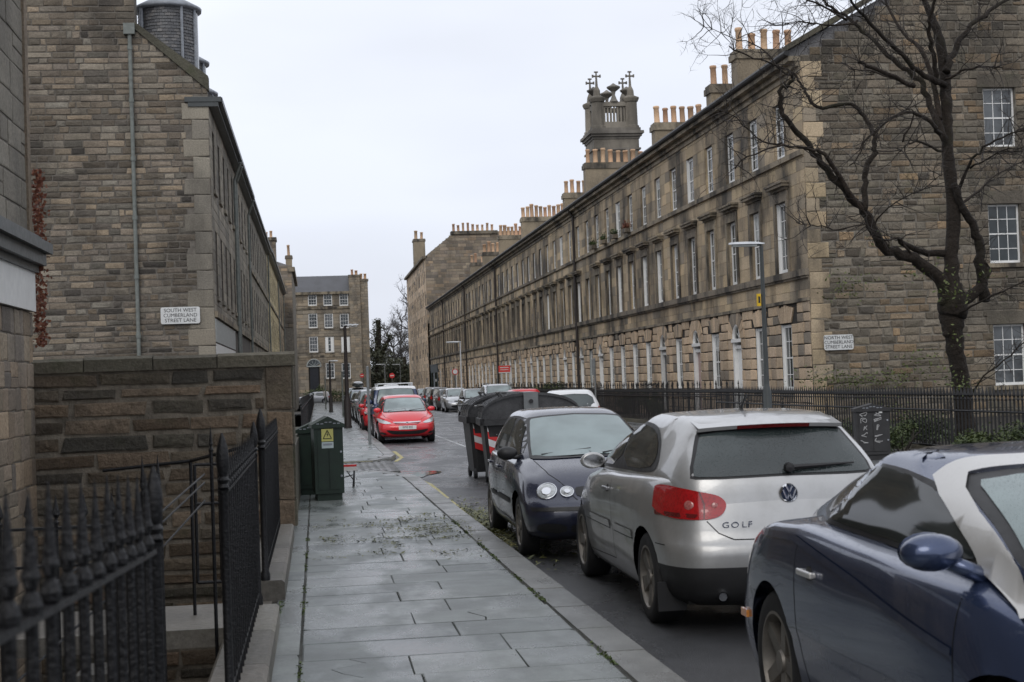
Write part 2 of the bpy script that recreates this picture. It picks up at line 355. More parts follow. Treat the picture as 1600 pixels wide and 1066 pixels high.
# wet ground
def ground_mat(name, col, r0, r1, scale=1., bmp=.004, tint=False, puddle=(.45, .6), green=0, bsc=70):
    m, nt, b = nm(name)
    if tint:
        oi = ND(nt, 'ShaderNodeObjectInfo'); ta = ND(nt, 'ShaderNodeAttribute', attribute_name='tint')
        ad = ND(nt, 'ShaderNodeMath', operation='ADD'); nt.links.new(oi.outputs['Random'], ad.inputs[0]); nt.links.new(ta.outputs['Fac'], ad.inputs[1])
        fr = ND(nt, 'ShaderNodeMath', operation='FRACT'); nt.links.new(ad.outputs[0], fr.inputs[0])
        base = mixc(nt, 1., col, ramp(nt, fr.outputs[0], [(0, (.78, .80, .80)), (.5, (1.0, 1.0, .98)), (1, (1.22, 1.2, 1.15))]).outputs[0], 'MULTIPLY')
    else: base = col
    n = noise(nt, 1.7*scale, 6, .6); c = mixc(nt, 1., base, ramp(nt, n.outputs[0], [(.3, .7), (.7, 1.3)]).outputs[0], 'MULTIPLY')
    if green:
        g = noise(nt, 2.3, 6, .65); c = mixc(nt, ramp(nt, g.outputs[0], [(.58, 0), (.75, green)]).outputs[0], c, (.05, .07, .03))
    vo = ND(nt, 'ShaderNodeTexVoronoi'); vo.inputs['Scale'].default_value = 2.6; gp = ND(nt, 'ShaderNodeNewGeometry'); nt.links.new(gp.outputs['Position'], vo.inputs['Vector']); c = mixc(nt, ramp(nt, vo.outputs['Distance'], [(.03, .55 if tint else 0), (.045, 0)]).outputs[0], c, (.30, .31, .29))
    fine = noise(nt, 55, 5, .7); c = mixc(nt, 1., c, ramp(nt, fine.outputs[0], [(.3, .82), (.7, 1.18)]).outputs[0], 'MULTIPLY')
    nt.links.new(c, b.inputs['Base Color'])
    w = noise(nt, .9*scale, 7, .62, msc=(1, .45, 1)); wr = ramp(nt, w.outputs[0], [(puddle[0], r1), (puddle[1], r0)]); nt.links.new(wr.outputs[0], b.inputs['Roughness'])
    b.inputs['Specular IOR Level'].default_value = .5
    bump(nt, b, noise(nt, bsc, 4, .6).outputs[0], bmp)
    return m
M['asphalt'] = ground_mat('wet_asphalt', (.046, .047, .050), .16, .45, 1., .009, bsc=110)
M['slab'] = ground_mat('wet_flagstone', (.145, .160, .158), .16, .46, 1.5, .0025, tint=True, green=.35)
M['kerb'] = ground_mat('wet_kerbstone', (.14, .142, .138), .25, .5, 1.5, .004, tint=True, green=.5)
M['sett'] = ground_mat('wet_setts', (.10, .10, .10), .2, .45, 2., .004, tint=True)
M['bed'] = ground_mat('joint_grit', (.04, .04, .033), .5, .9, 2., .006, green=.8)
M['far_pave'] = ground_mat('far_pavement', (.125, .13, .132), .2, .4, 1., .004)
M['yline'] = ground_mat('worn_yellow_paint', (.38, .33, .12), .35, .6, 3., .003)
M['wline'] = ground_mat('worn_white_paint', (.36, .37, .37), .3, .5, 3., .003)
pm, pnt, pb = nm('rain_puddle'); pb.inputs['Base Color'].default_value = (.02, .02, .022, 1); pb.inputs['Roughness'].default_value = .03; bump(pnt, pb, noise(pnt, 3, 2).outputs[0], .002); M['puddle'] = pm
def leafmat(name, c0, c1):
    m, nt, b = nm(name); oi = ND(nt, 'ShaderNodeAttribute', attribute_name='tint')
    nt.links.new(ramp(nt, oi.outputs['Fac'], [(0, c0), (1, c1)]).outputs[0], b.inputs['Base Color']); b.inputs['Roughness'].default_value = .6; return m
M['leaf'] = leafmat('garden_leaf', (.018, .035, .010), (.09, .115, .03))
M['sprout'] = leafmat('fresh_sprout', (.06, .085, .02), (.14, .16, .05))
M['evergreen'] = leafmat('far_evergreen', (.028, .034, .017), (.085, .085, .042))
M['ivyred'] = leafmat('red_creeper_leaf', (.11, .028, .018), (.26, .10, .05))
M['debris'] = leafmat('fallen_sprig', (.05, .06, .02), (.17, .17, .06))
M['moss'] = leafmat('joint_moss', (.04, .07, .01), (.10, .13, .03))
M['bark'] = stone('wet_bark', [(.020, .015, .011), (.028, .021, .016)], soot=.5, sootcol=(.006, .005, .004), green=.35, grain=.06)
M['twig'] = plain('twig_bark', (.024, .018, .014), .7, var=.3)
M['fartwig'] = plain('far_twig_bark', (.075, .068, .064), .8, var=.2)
# ------------------------------------------------------------------ masonry
def block_template(seed, asp, q=1.):
    rg = random.Random(seed); b = MB(); h = .5
    bu = .035/asp**.5*q; bv = .055*q
    b.v = []
    J = lambda s: rg.uniform(-s, s)*q
    cu = [(-h+J(.02), -h+J(.04)), (h+J(.02), -h+J(.04)), (h+J(.02), h+J(.04)), (-h+J(.02), h+J(.04))]
    for u, v in cu: b.v.append((u, v, -.5))
    for u, v in cu: b.v.append((u, v, .7))
    for u, v in cu: b.v.append((u-math.copysign(bu, u), v-math.copysign(bv, v), 1+J(.15)))
    b.v.append((J(.12), J(.12), 1.1+J(.2)))
    for i in range(4):
        j = (i+1) % 4
        b.face((i, j, 4+j, 4+i)); b.face((4+i, 4+j, 8+j, 8+i)); b.face((8+i, 8+j, 12))
    return b
TPL = {}
def tpl(mat, k, asp, q=1.):
    key = (mat.name, k, asp, q)
    if key not in TPL: TPL[key] = block_template(k*7+asp, asp, q).mesh('stone_block', mat)
    return TPL[key]
def masonry(parent, O, U, N, W, H, ch, ln, holes=(), vlines=(), clip=None, mat=None, joint=None, depth=.012, gap=.012,
            indiv=300, focus=None, rg=None, sub='stone', jit=.006, minw=.12, reveal=.22, bev=.012, back=True, v0=0., skip=None, rough=1.):
    """courses of blocks on a wall plane, cut round openings; the blocks nearest `focus` are objects, the rest one part"""
    rg = rg or R; V = Vector((0, 0, 1)); O = Vector(O); U = Vector(U); N = Vector(N)
    hl = [v0, H]+[h[1] for h in holes]+[h[3] for h in holes]+list(vlines)
    hl = sorted(set(round(x, 4) for x in hl if v0 <= x <= H)); cs = [hl[0]]
    for a, b in zip(hl, hl[1:]):
        if b-a < .02: continue
        c = rg.uniform(*ch); n = max(1, round((b-a)/c)); w = [rg.uniform(.85, 1.15) if ch[0] != ch[1] else 1 for _ in range(n)]; t = sum(w); acc = cs[-1]
        for x in w[:-1]: acc += x/t*(b-a); cs.append(acc)
        cs.append(b)
    stones = []; bk = MB()
    for c0, c1 in zip(cs, cs[1:]):
        vm = (c0+c1)/2; iv = [(0., W)] if clip is None else [clip(vm)]
        iv = [i for i in iv if i and i[1]-i[0] > .05]
        for h in holes:
            if h[1]-1e-4 <= vm <= h[3]+1e-4:
                nv = []
                for a, b in iv:
                    if h[2] <= a or h[0] >= b: nv.append((a, b)); continue
                    if h[0]-a > .03: nv.append((a, h[0]))
                    if b-h[2] > .03: nv.append((h[2], b))
                iv = nv
        for a, b in iv:
            if back: bk.quad(O+U*a+V*c0, O+U*b+V*c0, O+U*b+V*c1, O+U*a+V*c1)
            x = a
            while b-x > .02:
                l = rg.uniform(*ln)
                if rg.random() < .15 and ch[0] != ch[1]: l *= .5
                x2 = x+l
                if b-x2 < max(minw, ln[0]*.45): x2 = b
                if b-x2 < 0: x2 = b
                if skip is None or not skip((x+x2)/2, vm):
                    if ch[0] != ch[1] and c1-c0 > .24 and x2-x < .7 and rg.random() < (.12 if rough < 1.5 else .3):
                        m = c0+(c1-c0)*rg.uniform(.4, .6); stones.append((x, x2, c0, m)); stones.append((x, x2, m, c1))
                    else: stones.append((x, x2, c0, c1))
                x = x2
    for h in holes:                                            # reveals
        a, b, c, d = O+U*h[0]+V*h[1], O+U*h[2]+V*h[1], O+U*h[2]+V*h[3], O+U*h[0]+V*h[3]; q = N*-reveal
        for p, r in ((a, b), (b, c), (c, d), (d, a)): bk.quad(p, r, r+q, p+q)
    if back and bk.v:
        bk.build('wall_core', joint, parent)
    if focus is not None: stones.sort(key=lambda s: (O+U*((s[0]+s[1])/2)+V*((s[2]+s[3])/2)-Vector(focus)).length/((s[1]-s[0])*(s[3]-s[2]))**.25)
    off = wloc(parent); rot = Matrix((U if U.cross(V).dot(N) > 0 else -U, V, N)).transposed().to_euler()
    for s in stones[:indiv]:
        w, h = s[1]-s[0]-gap, s[3]-s[2]-gap; rt = rot
        if rough > 1.5: w *= rg.uniform(.93, 1.01); h *= rg.uniform(.78, 1.03); rt = (rot.to_matrix() @ Matrix.Rotation(rg.uniform(-.028, .028)*min(1, .35/w), 3, 'Z')).to_euler()
        asp = 1 if w/h < 1.6 else (2 if w/h < 3 else 4)
        c = O+U*((s[0]+s[1])/2)+V*((s[2]+s[3])/2)
        link(sub, tpl(mat, rg.randrange(9), asp, rough), parent, c-off, rt, (w, h, depth*rg.uniform(.7, 1.3)))
    rest = stones[indiv:]
    if rest:
        mb = MB()
        for s in rest:
            mb.ct = rg.random()
            mb.block(O, U, V, N, s[0]+gap/2, s[1]-gap/2, s[2]+gap/2, s[3]-gap/2, depth*rg.uniform(.7, 1.3), min(bev, depth*.8), jit, rg)
        mb.build('stonework', mat, parent, kind='stuff' if indiv or len(rest) > 60 else 'stuff')
    return stones
def sash(parent, name, c, U, N, w, h, cols=3, rows=4, fw=.055, depth=.16, mat='white', inner='curtain', gl='glass', simple=False, sill=None, blind=0.):
    """sash window in an opening: centre-bottom c at the wall plane; set back by depth"""
    U = Vector(U); N = Vector(N); V = Vector((0, 0, 1)); c = Vector(c); B = c-N*depth
    def bar(mb, u0, u1, v0, v1, d0, d1):
        pts = [B+U*u0+V*v0+N*d0, B+U*u1+V*v0+N*d0, B+U*u1+V*v1+N*d0, B+U*u0+V*v1+N*d0]
        mb.prism(pts, N*(d1-d0))
    mb = MB(); k = w/2
    bar(mb, -k, -k+fw, 0, h, -.03, .03); bar(mb, k-fw, k, 0, h, -.03, .03); bar(mb, -k+fw, k-fw, h-fw, h, -.03, .028); bar(mb, -k+fw, k-fw, 0, fw*1.5, -.03, .028)
    bar(mb, -k+fw, k-fw, h*.5-.022, h*.5+.022, -.02, .022)
    f = mb.build(name, M[mat], parent)
    if not simple:
        g = MB(); t = .011
        for i in range(1, cols): x = -k+fw+(w-2*fw)*i/cols; bar(g, x-t, x+t, fw*1.5, h-fw, -.01, .012)
        for j in range(1, rows):
            if j*2 == rows: continue
            z = h*j/rows; bar(g, -k+fw, k-fw, z-t, z+t, -.009, .013)
        g.build('glazing_bars', M[mat], f)
    g = MB(); g.quad(*[B+U*u+V*v+N*.0 for u, v in ((-k+fw, fw), (k-fw, fw), (k-fw, h-fw), (-k+fw, h-fw))]); g.build('glass_pane', M['glass2' if gl == 'glass' and R.random() < .35 else gl], f)
    if blind > .02:
        g = MB(); z0 = h-blind*h; g.quad(*[B+U*u+V*v+N*.006 for u, v in ((-k+fw, z0), (k-fw, z0), (k-fw, h-fw), (-k+fw, h-fw))]); g.build('blind', M['curtain'], f)
    return f
def npot_keep(): return R.random() > .02
def pots(stack, xs, z, h=.75, r=.15, axis='x', yv=0.):
    for i, x in enumerate(xs):
        key = ('pot', round(h, 2), round(r, 2))
        if key not in TPL:
            b = MB(); b.lathe([(r*.95, 0), (r, .05), (r*.86, .1), (r*.8, h*.85), (r*.95, h*.87), (r*.98, h*.95), (r*.85, h), (r*.6, h), (r*.55, h*.6)], n=10); TPL[key] = b.mesh('chimney_pot', M['pot'], True)
        p = Vector((x, yv, z)) if axis == 'x' else Vector((yv, x, z))
        (link('chimney_pot', TPL[key], stack, p-wloc(stack), rot=(R.uniform(-.035, .035), R.uniform(-.035, .035), i*1.3), scale=(R.uniform(.88, 1.08),)*2+(R.choice((1, 1, 1.04, .92, .84, 1.12)),)) if npot_keep() else None)
def chimney(parent, x0, x1, y0, y1, z0, z1, npots, h=.8, mat='chim', r=.16, axis='x', cap='trim'):
    b = MB(); b.box(x0, x1, y0, y1, z0, z1); o = b.build('chimney_stack', M[mat], parent)
    b = MB(); b.box(x0-.08, x1+.08, y0-.08, y1+.08, z1-.28, z1-.02); b.box(x0-.03, x1+.03, y0-.03, y1+.03, z1-.02, z1+.1); b.build('chimney_cope', M[cap], o)
    a0, a1 = (x0, x1) if axis == 'x' else (y0, y1); m = (a1-a0)/npots
    pots(o, [a0+m*(i+.5) for i in range(npots)], z1+.1, h, r, axis, (y0+y1)/2 if axis == 'x' else (x0+x1)/2)
    return o

# ------------------------------------------------------------------ ground
def strip(mb, x0, x1, ys, dz):
    for a, b in zip(ys, ys[1:]): mb.quad((x0, a, zg(a)+dz), (x1, a, zg(a)+dz), (x1, b, zg(b)+dz), (x0, b, zg(b)+dz))
YS = [-12, 0, 10, 20, 28, 35, 60, 100, 150, 200, 260]
KX, KR = 1.78, 9.3
g = MB(); s = 1500.
g.quad((-s, -s, -4), (s, -s, -4), (s, s, -4), (-s, s, -4)); tag(g.build('ground', M['soil']), kind='structure')
g = MB(); strip(g, .9, 15, YS, -.1)
for a, b in ((200, 262),): g.quad((-60, 186, zg(186)-.112), (90, 186, zg(186)-.112), (90, 300, zg(186)-.112), (-60, 300, zg(186)-.112))
g.quad((-14, 28.6, -.112), (1.2, 28.6, -.112), (1.2, 46.5, -.112), (-14, 46.5, -.112))
tag(g.build('road', M['asphalt']), kind='structure')
# near pavement: flagstones one by one, laid in courses across the pavement
def kx(Y):                                                     # face of the kerb on its line
    if Y < 26: return 1.96-.011*(Y-8)
    return 1.76-.75*min(1, max(0, (Y-26)/2.6))**2
pv = MB(); strip(pv, -.62, .9, [-3, 8, 18, 28.6], -.012)
for a in range(-3, 28):
    b = a+1 if a < 27 else 28.5
    pv.quad((.9, a, -.012), (kx(a)-.05, a, -.012), (kx(b)-.05, b, -.012), (.9, b, -.012))
pave = tag(pv.build('pavement', M['bed']), kind='structure')
SL = []
for k in range(8):
    rg = random.Random(40+k); b = MB(); q = [(-.5+rg.uniform(-.006, .006), -.5+rg.uniform(-.01, .01)), (.5+rg.uniform(-.003, .003), -.5+rg.uniform(-.01, .01)), (.5+rg.uniform(-.003, .003), .5+rg.uniform(-.01, .01)), (-.5+rg.uniform(-.003, .003), .5+rg.uniform(-.01, .01))]
    if k % 3 == 0: q = q[:2]+[(q[2][0], q[2][1]-.10), (q[2][0]-.07, q[2][1]), q[3]]       # a broken corner
    n = len(q); e = .012
    b.v = [(x, y, -.05) for x, y in q]+[(x, y, -.004) for x, y in q]+[(x-math.copysign(e*.6, x), y-math.copysign(e, y), 0) for x, y in q]
    b.face(tuple(range(2*n, 3*n)))
    for i in range(n):
        j = (i+1) % n; b.face((i, j, n+j, n+i)); b.face((n+i, n+j, 2*n+j, 2*n+i))
    SL.append(b.mesh('slab', M['slab']))
def slab(parent, name, x0, x1, y0, y1, z=0., gap=.007, me=None):
    link(name, me or SL[R.randrange(8)], parent, ((x0+x1)/2, (y0+y1)/2, z+R.uniform(-.002, .002)), (R.uniform(-.003, .003), R.uniform(-.003, .003), 0 if me else R.choice((0, pi))), (x1-x0-gap, y1-y0-gap, 1))
y = 3.0; row = 0; ns = 0
while y < 28.3:
    d = R.uniform(.42, .70) if y < 20 else R.uniform(.55, .8); y1 = min(y+d, 28.4)
    x = -.15; xe = kx((y+y1)/2)-.30; w0 = R.uniform(.6, 1.3); first = True
    while xe-x > .05:
        x1 = x+(w0 if first else R.uniform(.62, 1.15)); first = False
        if xe-x1 < .35: x1 = xe
        if R.random() < .16 and x1-x > .6:                     # a cracked flag: two pieces with a ragged split
            q = [(R.uniform(-.15, .15)+.12*sin(k*2.1+ns), -.5+k/4) for k in range(5)]
            for sd in (-1, 1):
                pts = [(sd*.5, -.5)]+[(a+sd*.006, c) for a, c in q]+[(sd*.5, .5)]
                if sd < 0: pts = pts[::-1]
                b = MB(); k = len(pts); b.v = [(a, c, -.03) for a, c in pts]+[(a, c, 0) for a, c in pts]; b.face(tuple(range(2*k-1, k-1, -1)))
                for i in range(k): b.face((i, (i+1) % k, k+(i+1) % k, k+i))
                slab(pave, 'paving_slab', x, x1, y, y1, me=b.mesh('slab', M['slab']))
        else: slab(pave, 'paving_slab', x, x1, y, y1)
        x = x1; ns += 1
    y = y1; row += 1
# narrow margin stones along the area walls
y = 3.0
while y < 28:
    y1 = y+R.uniform(.5, 1.4); slab(pave, 'margin_stone', -.42 if y > 16.8 else -.36, -.16, y, min(y1, 28.3), .004); y = y1
kb = tag(link('kerb', MB().mesh('kerb', M['kerb'])), kind='structure')
KM = []
for k in range(5):
    b = MB(); rg = random.Random(k); e = .018
    b.v = [(-.5, -.5, -.2), (.5, -.5, -.2), (.5, .5, -.2), (-.5, .5, -.2), (-.5, -.5, -e), (.5, -.5, -e*2), (.5, .5, -e*2), (-.5, .5, -e), (-.48, -.492, 0), (.42, -.492+rg.uniform(0, .01), -.002), (.42+rg.uniform(-.02, .02), .492, -.002), (-.48, .492, 0)]
    for i in range(4):
        j = (i+1) % 4; b.face((i, j, 4+j, 4+i)); b.face((4+i, 4+j, 8+j, 8+i))
    b.face((8, 9, 10, 11)); KM.append(b.mesh('kerbstone', M['kerb']))
y = 3.
while y < 28.4:
    L = R.uniform(.75, 1.15); y1 = min(y+L, 28.55); ym = (y+y1)/2; xa, xb = kx(y), kx(y1)
    link('kerbstone', KM[R.randrange(5)], kb, ((xa+xb)/2-.14, ym, R.uniform(-.004, .003)), (0, 0, atan2(-(xb-xa), y1-y)), (.28, sqrt((y1-y)**2+(xb-xa)**2)-.012, 1)); y = y1
# the lane mouth: setts, then the pavement beyond
st = tag(MB().build('lane_crossing', M['bed']), kind='structure')
b = MB(); b.quad((-3.6, 28.45, -.055), (1.5, 28.45, -.055), (1.5, 32.45, -.055), (-3.6, 32.45, -.055)); b.build('sett_bed', M['bed'], st)
SM = []
for k in range(4):
    b = MB(); rg = random.Random(k+90)
    b.v = [(-.5, -.5, -.08), (.5, -.5, -.08), (.5, .5, -.08), (-.5, .5, -.08), (-.48, -.47, -.012), (.48, -.47, -.012), (.48, .47, -.012), (-.48, .47, -.012), (-.40, -.38, 0), (.40, -.38, .002), (.40, .38, 0), (-.40, .38, .002)]
    for i in range(4):
        j = (i+1) % 4; b.face((i, j, 4+j, 4+i)); b.face((4+i, 4+j, 8+j, 8+i))
    b.face((8, 9, 10, 11)); SM.append(b.mesh('sett', M['sett']))
y = 28.5; row = 0; cnt = 0
while y < 32.3:
    x = -.3-(row % 2)*.15
    while x < 1.35:
        link('sett', SM[R.randrange(4)], st, (x+.14, y+.1, -.03), scale=(.265, .19, 1)); x += .29; cnt += 1
    y += .215; row += 1
fp = MB(); strip(fp, -.45, KX-.30, [32.45, 35, 60, 100, 150, 186], -.03)
farp = tag(fp.build('pavement', M['bed']), kind='structure')
y = 32.45; n = 0; rest = MB()
while y < 186:
    d = R.uniform(.55, .8) if y < 60 else 1.5; y1 = y+d; x = -.35; xe = KX-.28-(.5*max(0, (34.5-y)/2.2)**2 if y < 34.5 else 0)
    while xe-x > .05:
        x1 = x+R.uniform(.6, 1.1)
        if xe-x1 < .35: x1 = xe
        if y < 48: slab(farp, 'paving_slab', x, x1, y, y1, zg(y)); n += 1
        else:
            rest.ct = R.random(); z = zg(y); rest.box(x+.008, x1-.008, y+.008, y1-.008, z-.04, z)
        x = x1
    y = y1
rest.build('far_slabs', M['slab'], farp, kind='stuff')
kf = tag(link('kerb', MB().mesh('kerb', M['kerb'])), kind='structure')
def kxf(Y): return KX-(.55*max(0, (34.6-Y)/2.2)**2 if Y < 34.6 else 0)
y = 32.45
while y < 60:
    y1 = y+R.uniform(.8, 1.1); xa, xb = kxf(y), kxf(y1)
    link('kerbstone', KM[R.randrange(5)], kf, ((xa+xb)/2-.14, (y+y1)/2, zg(y)), (0, 0, atan2(-(xb-xa), y1-y)), (.28, y1-y-.012, 1)); y = y1
b = MB()
while y < 186: b.box(KX-.28, KX, y+.01, y+.99, zg(y)-.2, zg(y)); y += 1
b.build('far_kerbstones', M['kerb'], kf, kind='stuff')
b = MB(); b.box(-.6, 1.2, 32.30, 32.45, -.2, -.004); tag(b.build('lane_kerb', M['kerb']), kind='structure')
# right pavement
b = MB(); strip(b, KR, 11.3, YS, 0.)
for a, c in zip(YS, YS[1:]): b.quad((KR, a, zg(a)), (KR, c, zg(c)), (KR, c, zg(c)-.2), (KR, a, zg(a)-.2))
tag(b.build('pavement', M['far_pave']), kind='structure')
b = MB()
y = 12.
while y < 186: b.box(KR-.16, KR+.14, y+.01, y+.99, zg(y)-.2, zg(y)+.006); y += 1
tag(b.build('kerb', M['kerb']), kind='structure')
# painted lines
def ribbon(name, pts, w, mat, z=-.096, brk=0.):
    b = MB()
    for (xa, ya), (xb, yb) in zip(pts, pts[1:]):
        n = max(1, int(math.hypot(xb-xa, yb-ya)/.35))
        d = Vector((xb-xa, yb-ya, 0)).normalized(); q = Vector((-d.y, d.x, 0))*w/2
        for i in range(n):
            if R.random() < brk: continue
            p = Vector((xa+(xb-xa)*i/n, ya+(yb-ya)*i/n, 0)); r = Vector((xa+(xb-xa)*(i+1)/n, ya+(yb-ya)*(i+1)/n, 0)); k1, k2 = R.uniform(.8, 1.1), R.uniform(.8, 1.1)
            p.z = zg(p.y)+z; r.z = zg(r.y)+z
            b.quad(p-q*k1, r-q*k2, r+q*k1, p+q*k2)
    return tag(b.build(name, M[mat]), kind='structure')
ribbon('yellow_line', [(2.02, 15.5), (1.90, 20), (1.88, 25.5), (1.75, 27.2), (1.35, 28.4)], .085, 'yline', brk=.12)
ribbon('yellow_line', [(1.7, 33.2), (1.93, 34.8), (1.93, 38.4)], .10, 'yline')
ribbon('yellow_line', [(-.35, 32.15), (1.15, 32.15)], .09, 'yline', z=-.012, brk=.1)
ribbon('parking_line', [(3.9, 39.3), (3.9, 60)], .08, 'wline', brk=.03)
ribbon('parking_line', [(1.95, 39.3), (3.9, 39.3)], .08, 'wline', brk=.2)
ribbon('parking_line', [(7.5, 50), (7.5, 110)], .08, 'wline', brk=.1)
ribbon('parking_line', [(5.4, 62), (7.4, 62)], .10, 'wline', brk=.05)
# puddle in the lane mouth dip
b = MB(); c = Vector((1.55, 28.3, -.0935)); pts = []
for i in range(28):
    a = 2*pi*i/28; r = 1+.22*sin(3*a+1)+.14*sin(5*a); pts.append((c.x+cos(a)*.62*r, c.y+sin(a)*1.35*r, -.088))
b.poly(pts); b.build('puddle', M['puddle'])['kind'] = 'structure'
# basement area floor, left
b = MB(); b.quad((-3.3, 0, -2.3), (-.5, 0, -2.3), (-.5, 18, -2.3), (-3.3, 18, -2.3)); b.quad((-.5, 0, -2.3), (-.5, 18, -2.3), (-.5, 18, -.03), (-.5, 0, -.03))
tag(b.build('basement_area', M['areafloor']), kind='structure')

# ------------------------------------------------------------------ near building, left edge
nb = thing('stone_building', (-3.3, 17, 0), 'dark stone building at the left edge of the photo with a pale painted band', 'building')
b = MB(); b.box(-12, -3.32, 0, 17.84, -2.4, 13); b.build('building_core', M['mortar_dk'], nb)
FC = (-3.3, 17.9, 1)
masonry(nb, (-3.3, 10, -2.4), (0, 1, 0), (1, 0, 0), 7.85, 5.05, (.26, .36), (.28, .55), mat=M['rubble_end'], joint=M['mortar'], indiv=220, focus=FC, depth=.018, rg=random.Random(3))
masonry(nb, (-3.3, 10, 3.55), (0, 1, 0), (1, 0, 0), 7.85, 9, (.3, .42), (.6, 1.1), mat=M['render'], joint=M['mortar_dk'], indiv=60, focus=FC, depth=.012, gap=.02, rg=random.Random(4))
b = MB(); b.box(-3.34, -3.24, 10, 17.87, 2.66, 3.12); b.build('painted_band', M['white2'], nb)
b = MB(); b.box(-3.34, -3.20, 10, 17.9, 3.12, 3.2); b.box(-3.34, -3.12, 10, 17.95, 3.2, 3.34); b.box(-3.34, -3.05, 10, 18.0, 3.34, 3.46); b.box(-3.34, -3.16, 10, 17.92, 3.46, 3.54); b.build('cornice', M['post'], nb)
b = MB(); b.box(-3.38, -3.26, 17.72, 17.90, 3.54, 13); b.build('corner_strip', M['rubble_end'], nb)
# red creeper up the corner
b = MB(); rg = random.Random(5)
for i in range(800):
    z = 2.25+rg.random()**1.1*2.1; w = .05*(1-((z-3.3)/1.35)**2*.6)+.015
    p = Vector((-3.21+rg.gauss(0, w*.7), 17.92+rg.uniform(0, .12), z)); s_ = rg.uniform(.012, .03); b.ct = rg.random()
    a = Vector((rg.uniform(-1, 1), rg.uniform(-.3, .3), rg.uniform(-1, 1))).normalized()*s_; c = a.cross(Vector((rg.uniform(-.4, .4), -1, rg.uniform(-.4, .4)))).normalized()*s_
    b.quad(p-a, p+c*.7, p+a, p-c*.7)
tag(b.build('creeper', M['ivyred']), 'red autumn creeper climbing the corner beside the pale painted band', 'climbing plant')

# ------------------------------------------------------------------ boundary wall at the head of the lane
bw = thing('boundary_wall', (-1.7, 18.1, 0), 'rough brown stone boundary wall with mossy coping behind the left railings', 'wall')
X0, X1, YW = -3.34, -.30, 17.92
M['mortar_lt'] = plain('pale_tan_mortar', (.19, .165, .13), .95, var=.45, bmp=.015)
b = MB(); b.box(X0, X1-.02, YW+.004, YW+.50, -2.4, 1.93); b.build('wall_core', M['mortar_lt'], bw)
masonry(bw, (X0, YW, -2.35), (1, 0, 0), (0, -1, 0), 2.72, 4.27, (.15, .36), (.28, 1.05), mat=M['rubble'], joint=M['mortar'], indiv=299, focus=(-1, 17.9, 1), depth=.026, gap=.042, rough=2.1, rg=random.Random(21), jit=.01, back=False)
qz = -2.35
for hgt in (.7, .75, .6, .62, .66, .40, .54):                                     # tall quoins at the free end
    link('quoin', tpl(M['rubble'], int(hgt*10) % 6, 1), bw, Vector((-.455, YW, qz+hgt/2))-wloc(bw), (pi/2, 0, 0), (.29, hgt-.02, .03))
    link('quoin', tpl(M['coping'], int(hgt*10) % 6, 1), bw, Vector((X1, YW+.245, qz+hgt/2))-wloc(bw), (pi/2, 0, pi/2), (.50, hgt-.02, .02))
    qz += hgt
x = X0
for L in (.62, .8, .75, .87):
    b = MB(); zt = 2.10+R.uniform(-.008, .008); e = .02
    b.prism([(x+.006, YW-.05, 1.93), (x+.006, YW+.56, 1.93), (x+.006, YW+.56, zt-.03), (x+.006, YW+.5, zt), (x+.006, YW+.02, zt), (x+.006, YW-.05, zt-.035)], (L-.012 if x+L < X1 else X1+.04-x, 0, 0))
    b.build('coping_stone', M['coping'], bw); x += L
b = MB(); b.box(-.50, -.30, YW+.5, 28.3, -.1, .9); tag(b.build('dwarf_wall', M['coping']), 'low mossy dwarf wall running on behind the green cabinets', 'wall')

# ------------------------------------------------------------------ south terrace (left) with its gable
GY = 48.5; LX = -3.2
lt = thing('terrace_house', (LX, GY, 0), 'tall rough stone gable end house with round slate dormers, left of the street', 'building')
def lclip(v):
    z = v
    if z < 11.35: return (0, 6.8)
    if z < 13.3: return (0, 6.8-(z-11.35)*1.12)
    return (0, 4.55) if z < 17.5 else None
b = MB(); b.box(-12, LX-.3, GY+.02, 74, -.3, 11.2); b.build('building_core', M['mortar_dk'], lt)
b = MB(); b.prism([(-12, GY+.02, 11.2), (LX-.05, GY+.02, 11.2), (LX-.05, GY+.02, 11.45), (-5.45, GY+.02, 13.4), (-5.45, GY+.02, 17.5), (-12, GY+.02, 17.5)], (0, .6, 0)); b.build('gable_core', M['mortar_dk'], lt)
masonry(lt, (-10, GY, 0), (1, 0, 0), (0, -1, 0), 6.8, 17.4, (.18, .30), (.26, .85), clip=lambda v: lclip(v), vlines=(4.2,), mat=M['gable'], joint=M['mortar_dk'], indiv=300, focus=(-4, GY, 5.2), depth=.022, gap=.035, rough=2.0, rg=random.Random(31), jit=.012, skip=lambda u, v: u > 6.25 and v < 11.2)
z = 0; k = 0
while z < 11.1:                                                # dressed corner stones, alternately long and short
    hh = [.62, .55, .7, .58][k % 4]; w = .85 if k % 2 else .55; hh = min(hh, 11.2-z)
    link('quoin', tpl(M['ashlarL'], k % 6, 1), lt, Vector((LX-w/2, GY, z+hh/2))-wloc(lt), (pi/2, 0, 0), (w-.015, hh-.015, .04)); z += hh; k += 1
sk = MB(); sk.prism([(LX+.02, GY-.08, 11.38), (LX+.02, GY-.08, 11.85), (-5.45, GY-.08, 13.62), (-5.45, GY-.08, 13.38)], (0, .5, 0)); sk.build('skew_coping', M['coping'], lt)
b = MB(); b.box(LX-.75, LX+.42, GY-.12, GY+.1, 11.0, 11.16); b.box(LX-.65, LX+.32, GY-.09, GY+.1, 10.85, 11.0); b.build('cornice_return', M['post'], lt)
b = MB(); b.box(LX-.02, LX+.30, GY, 74, 10.9, 11.0); b.box(LX-.02, LX+.45, GY, 74, 11.0, 11.16); b.build('cornice', M['post'], lt)
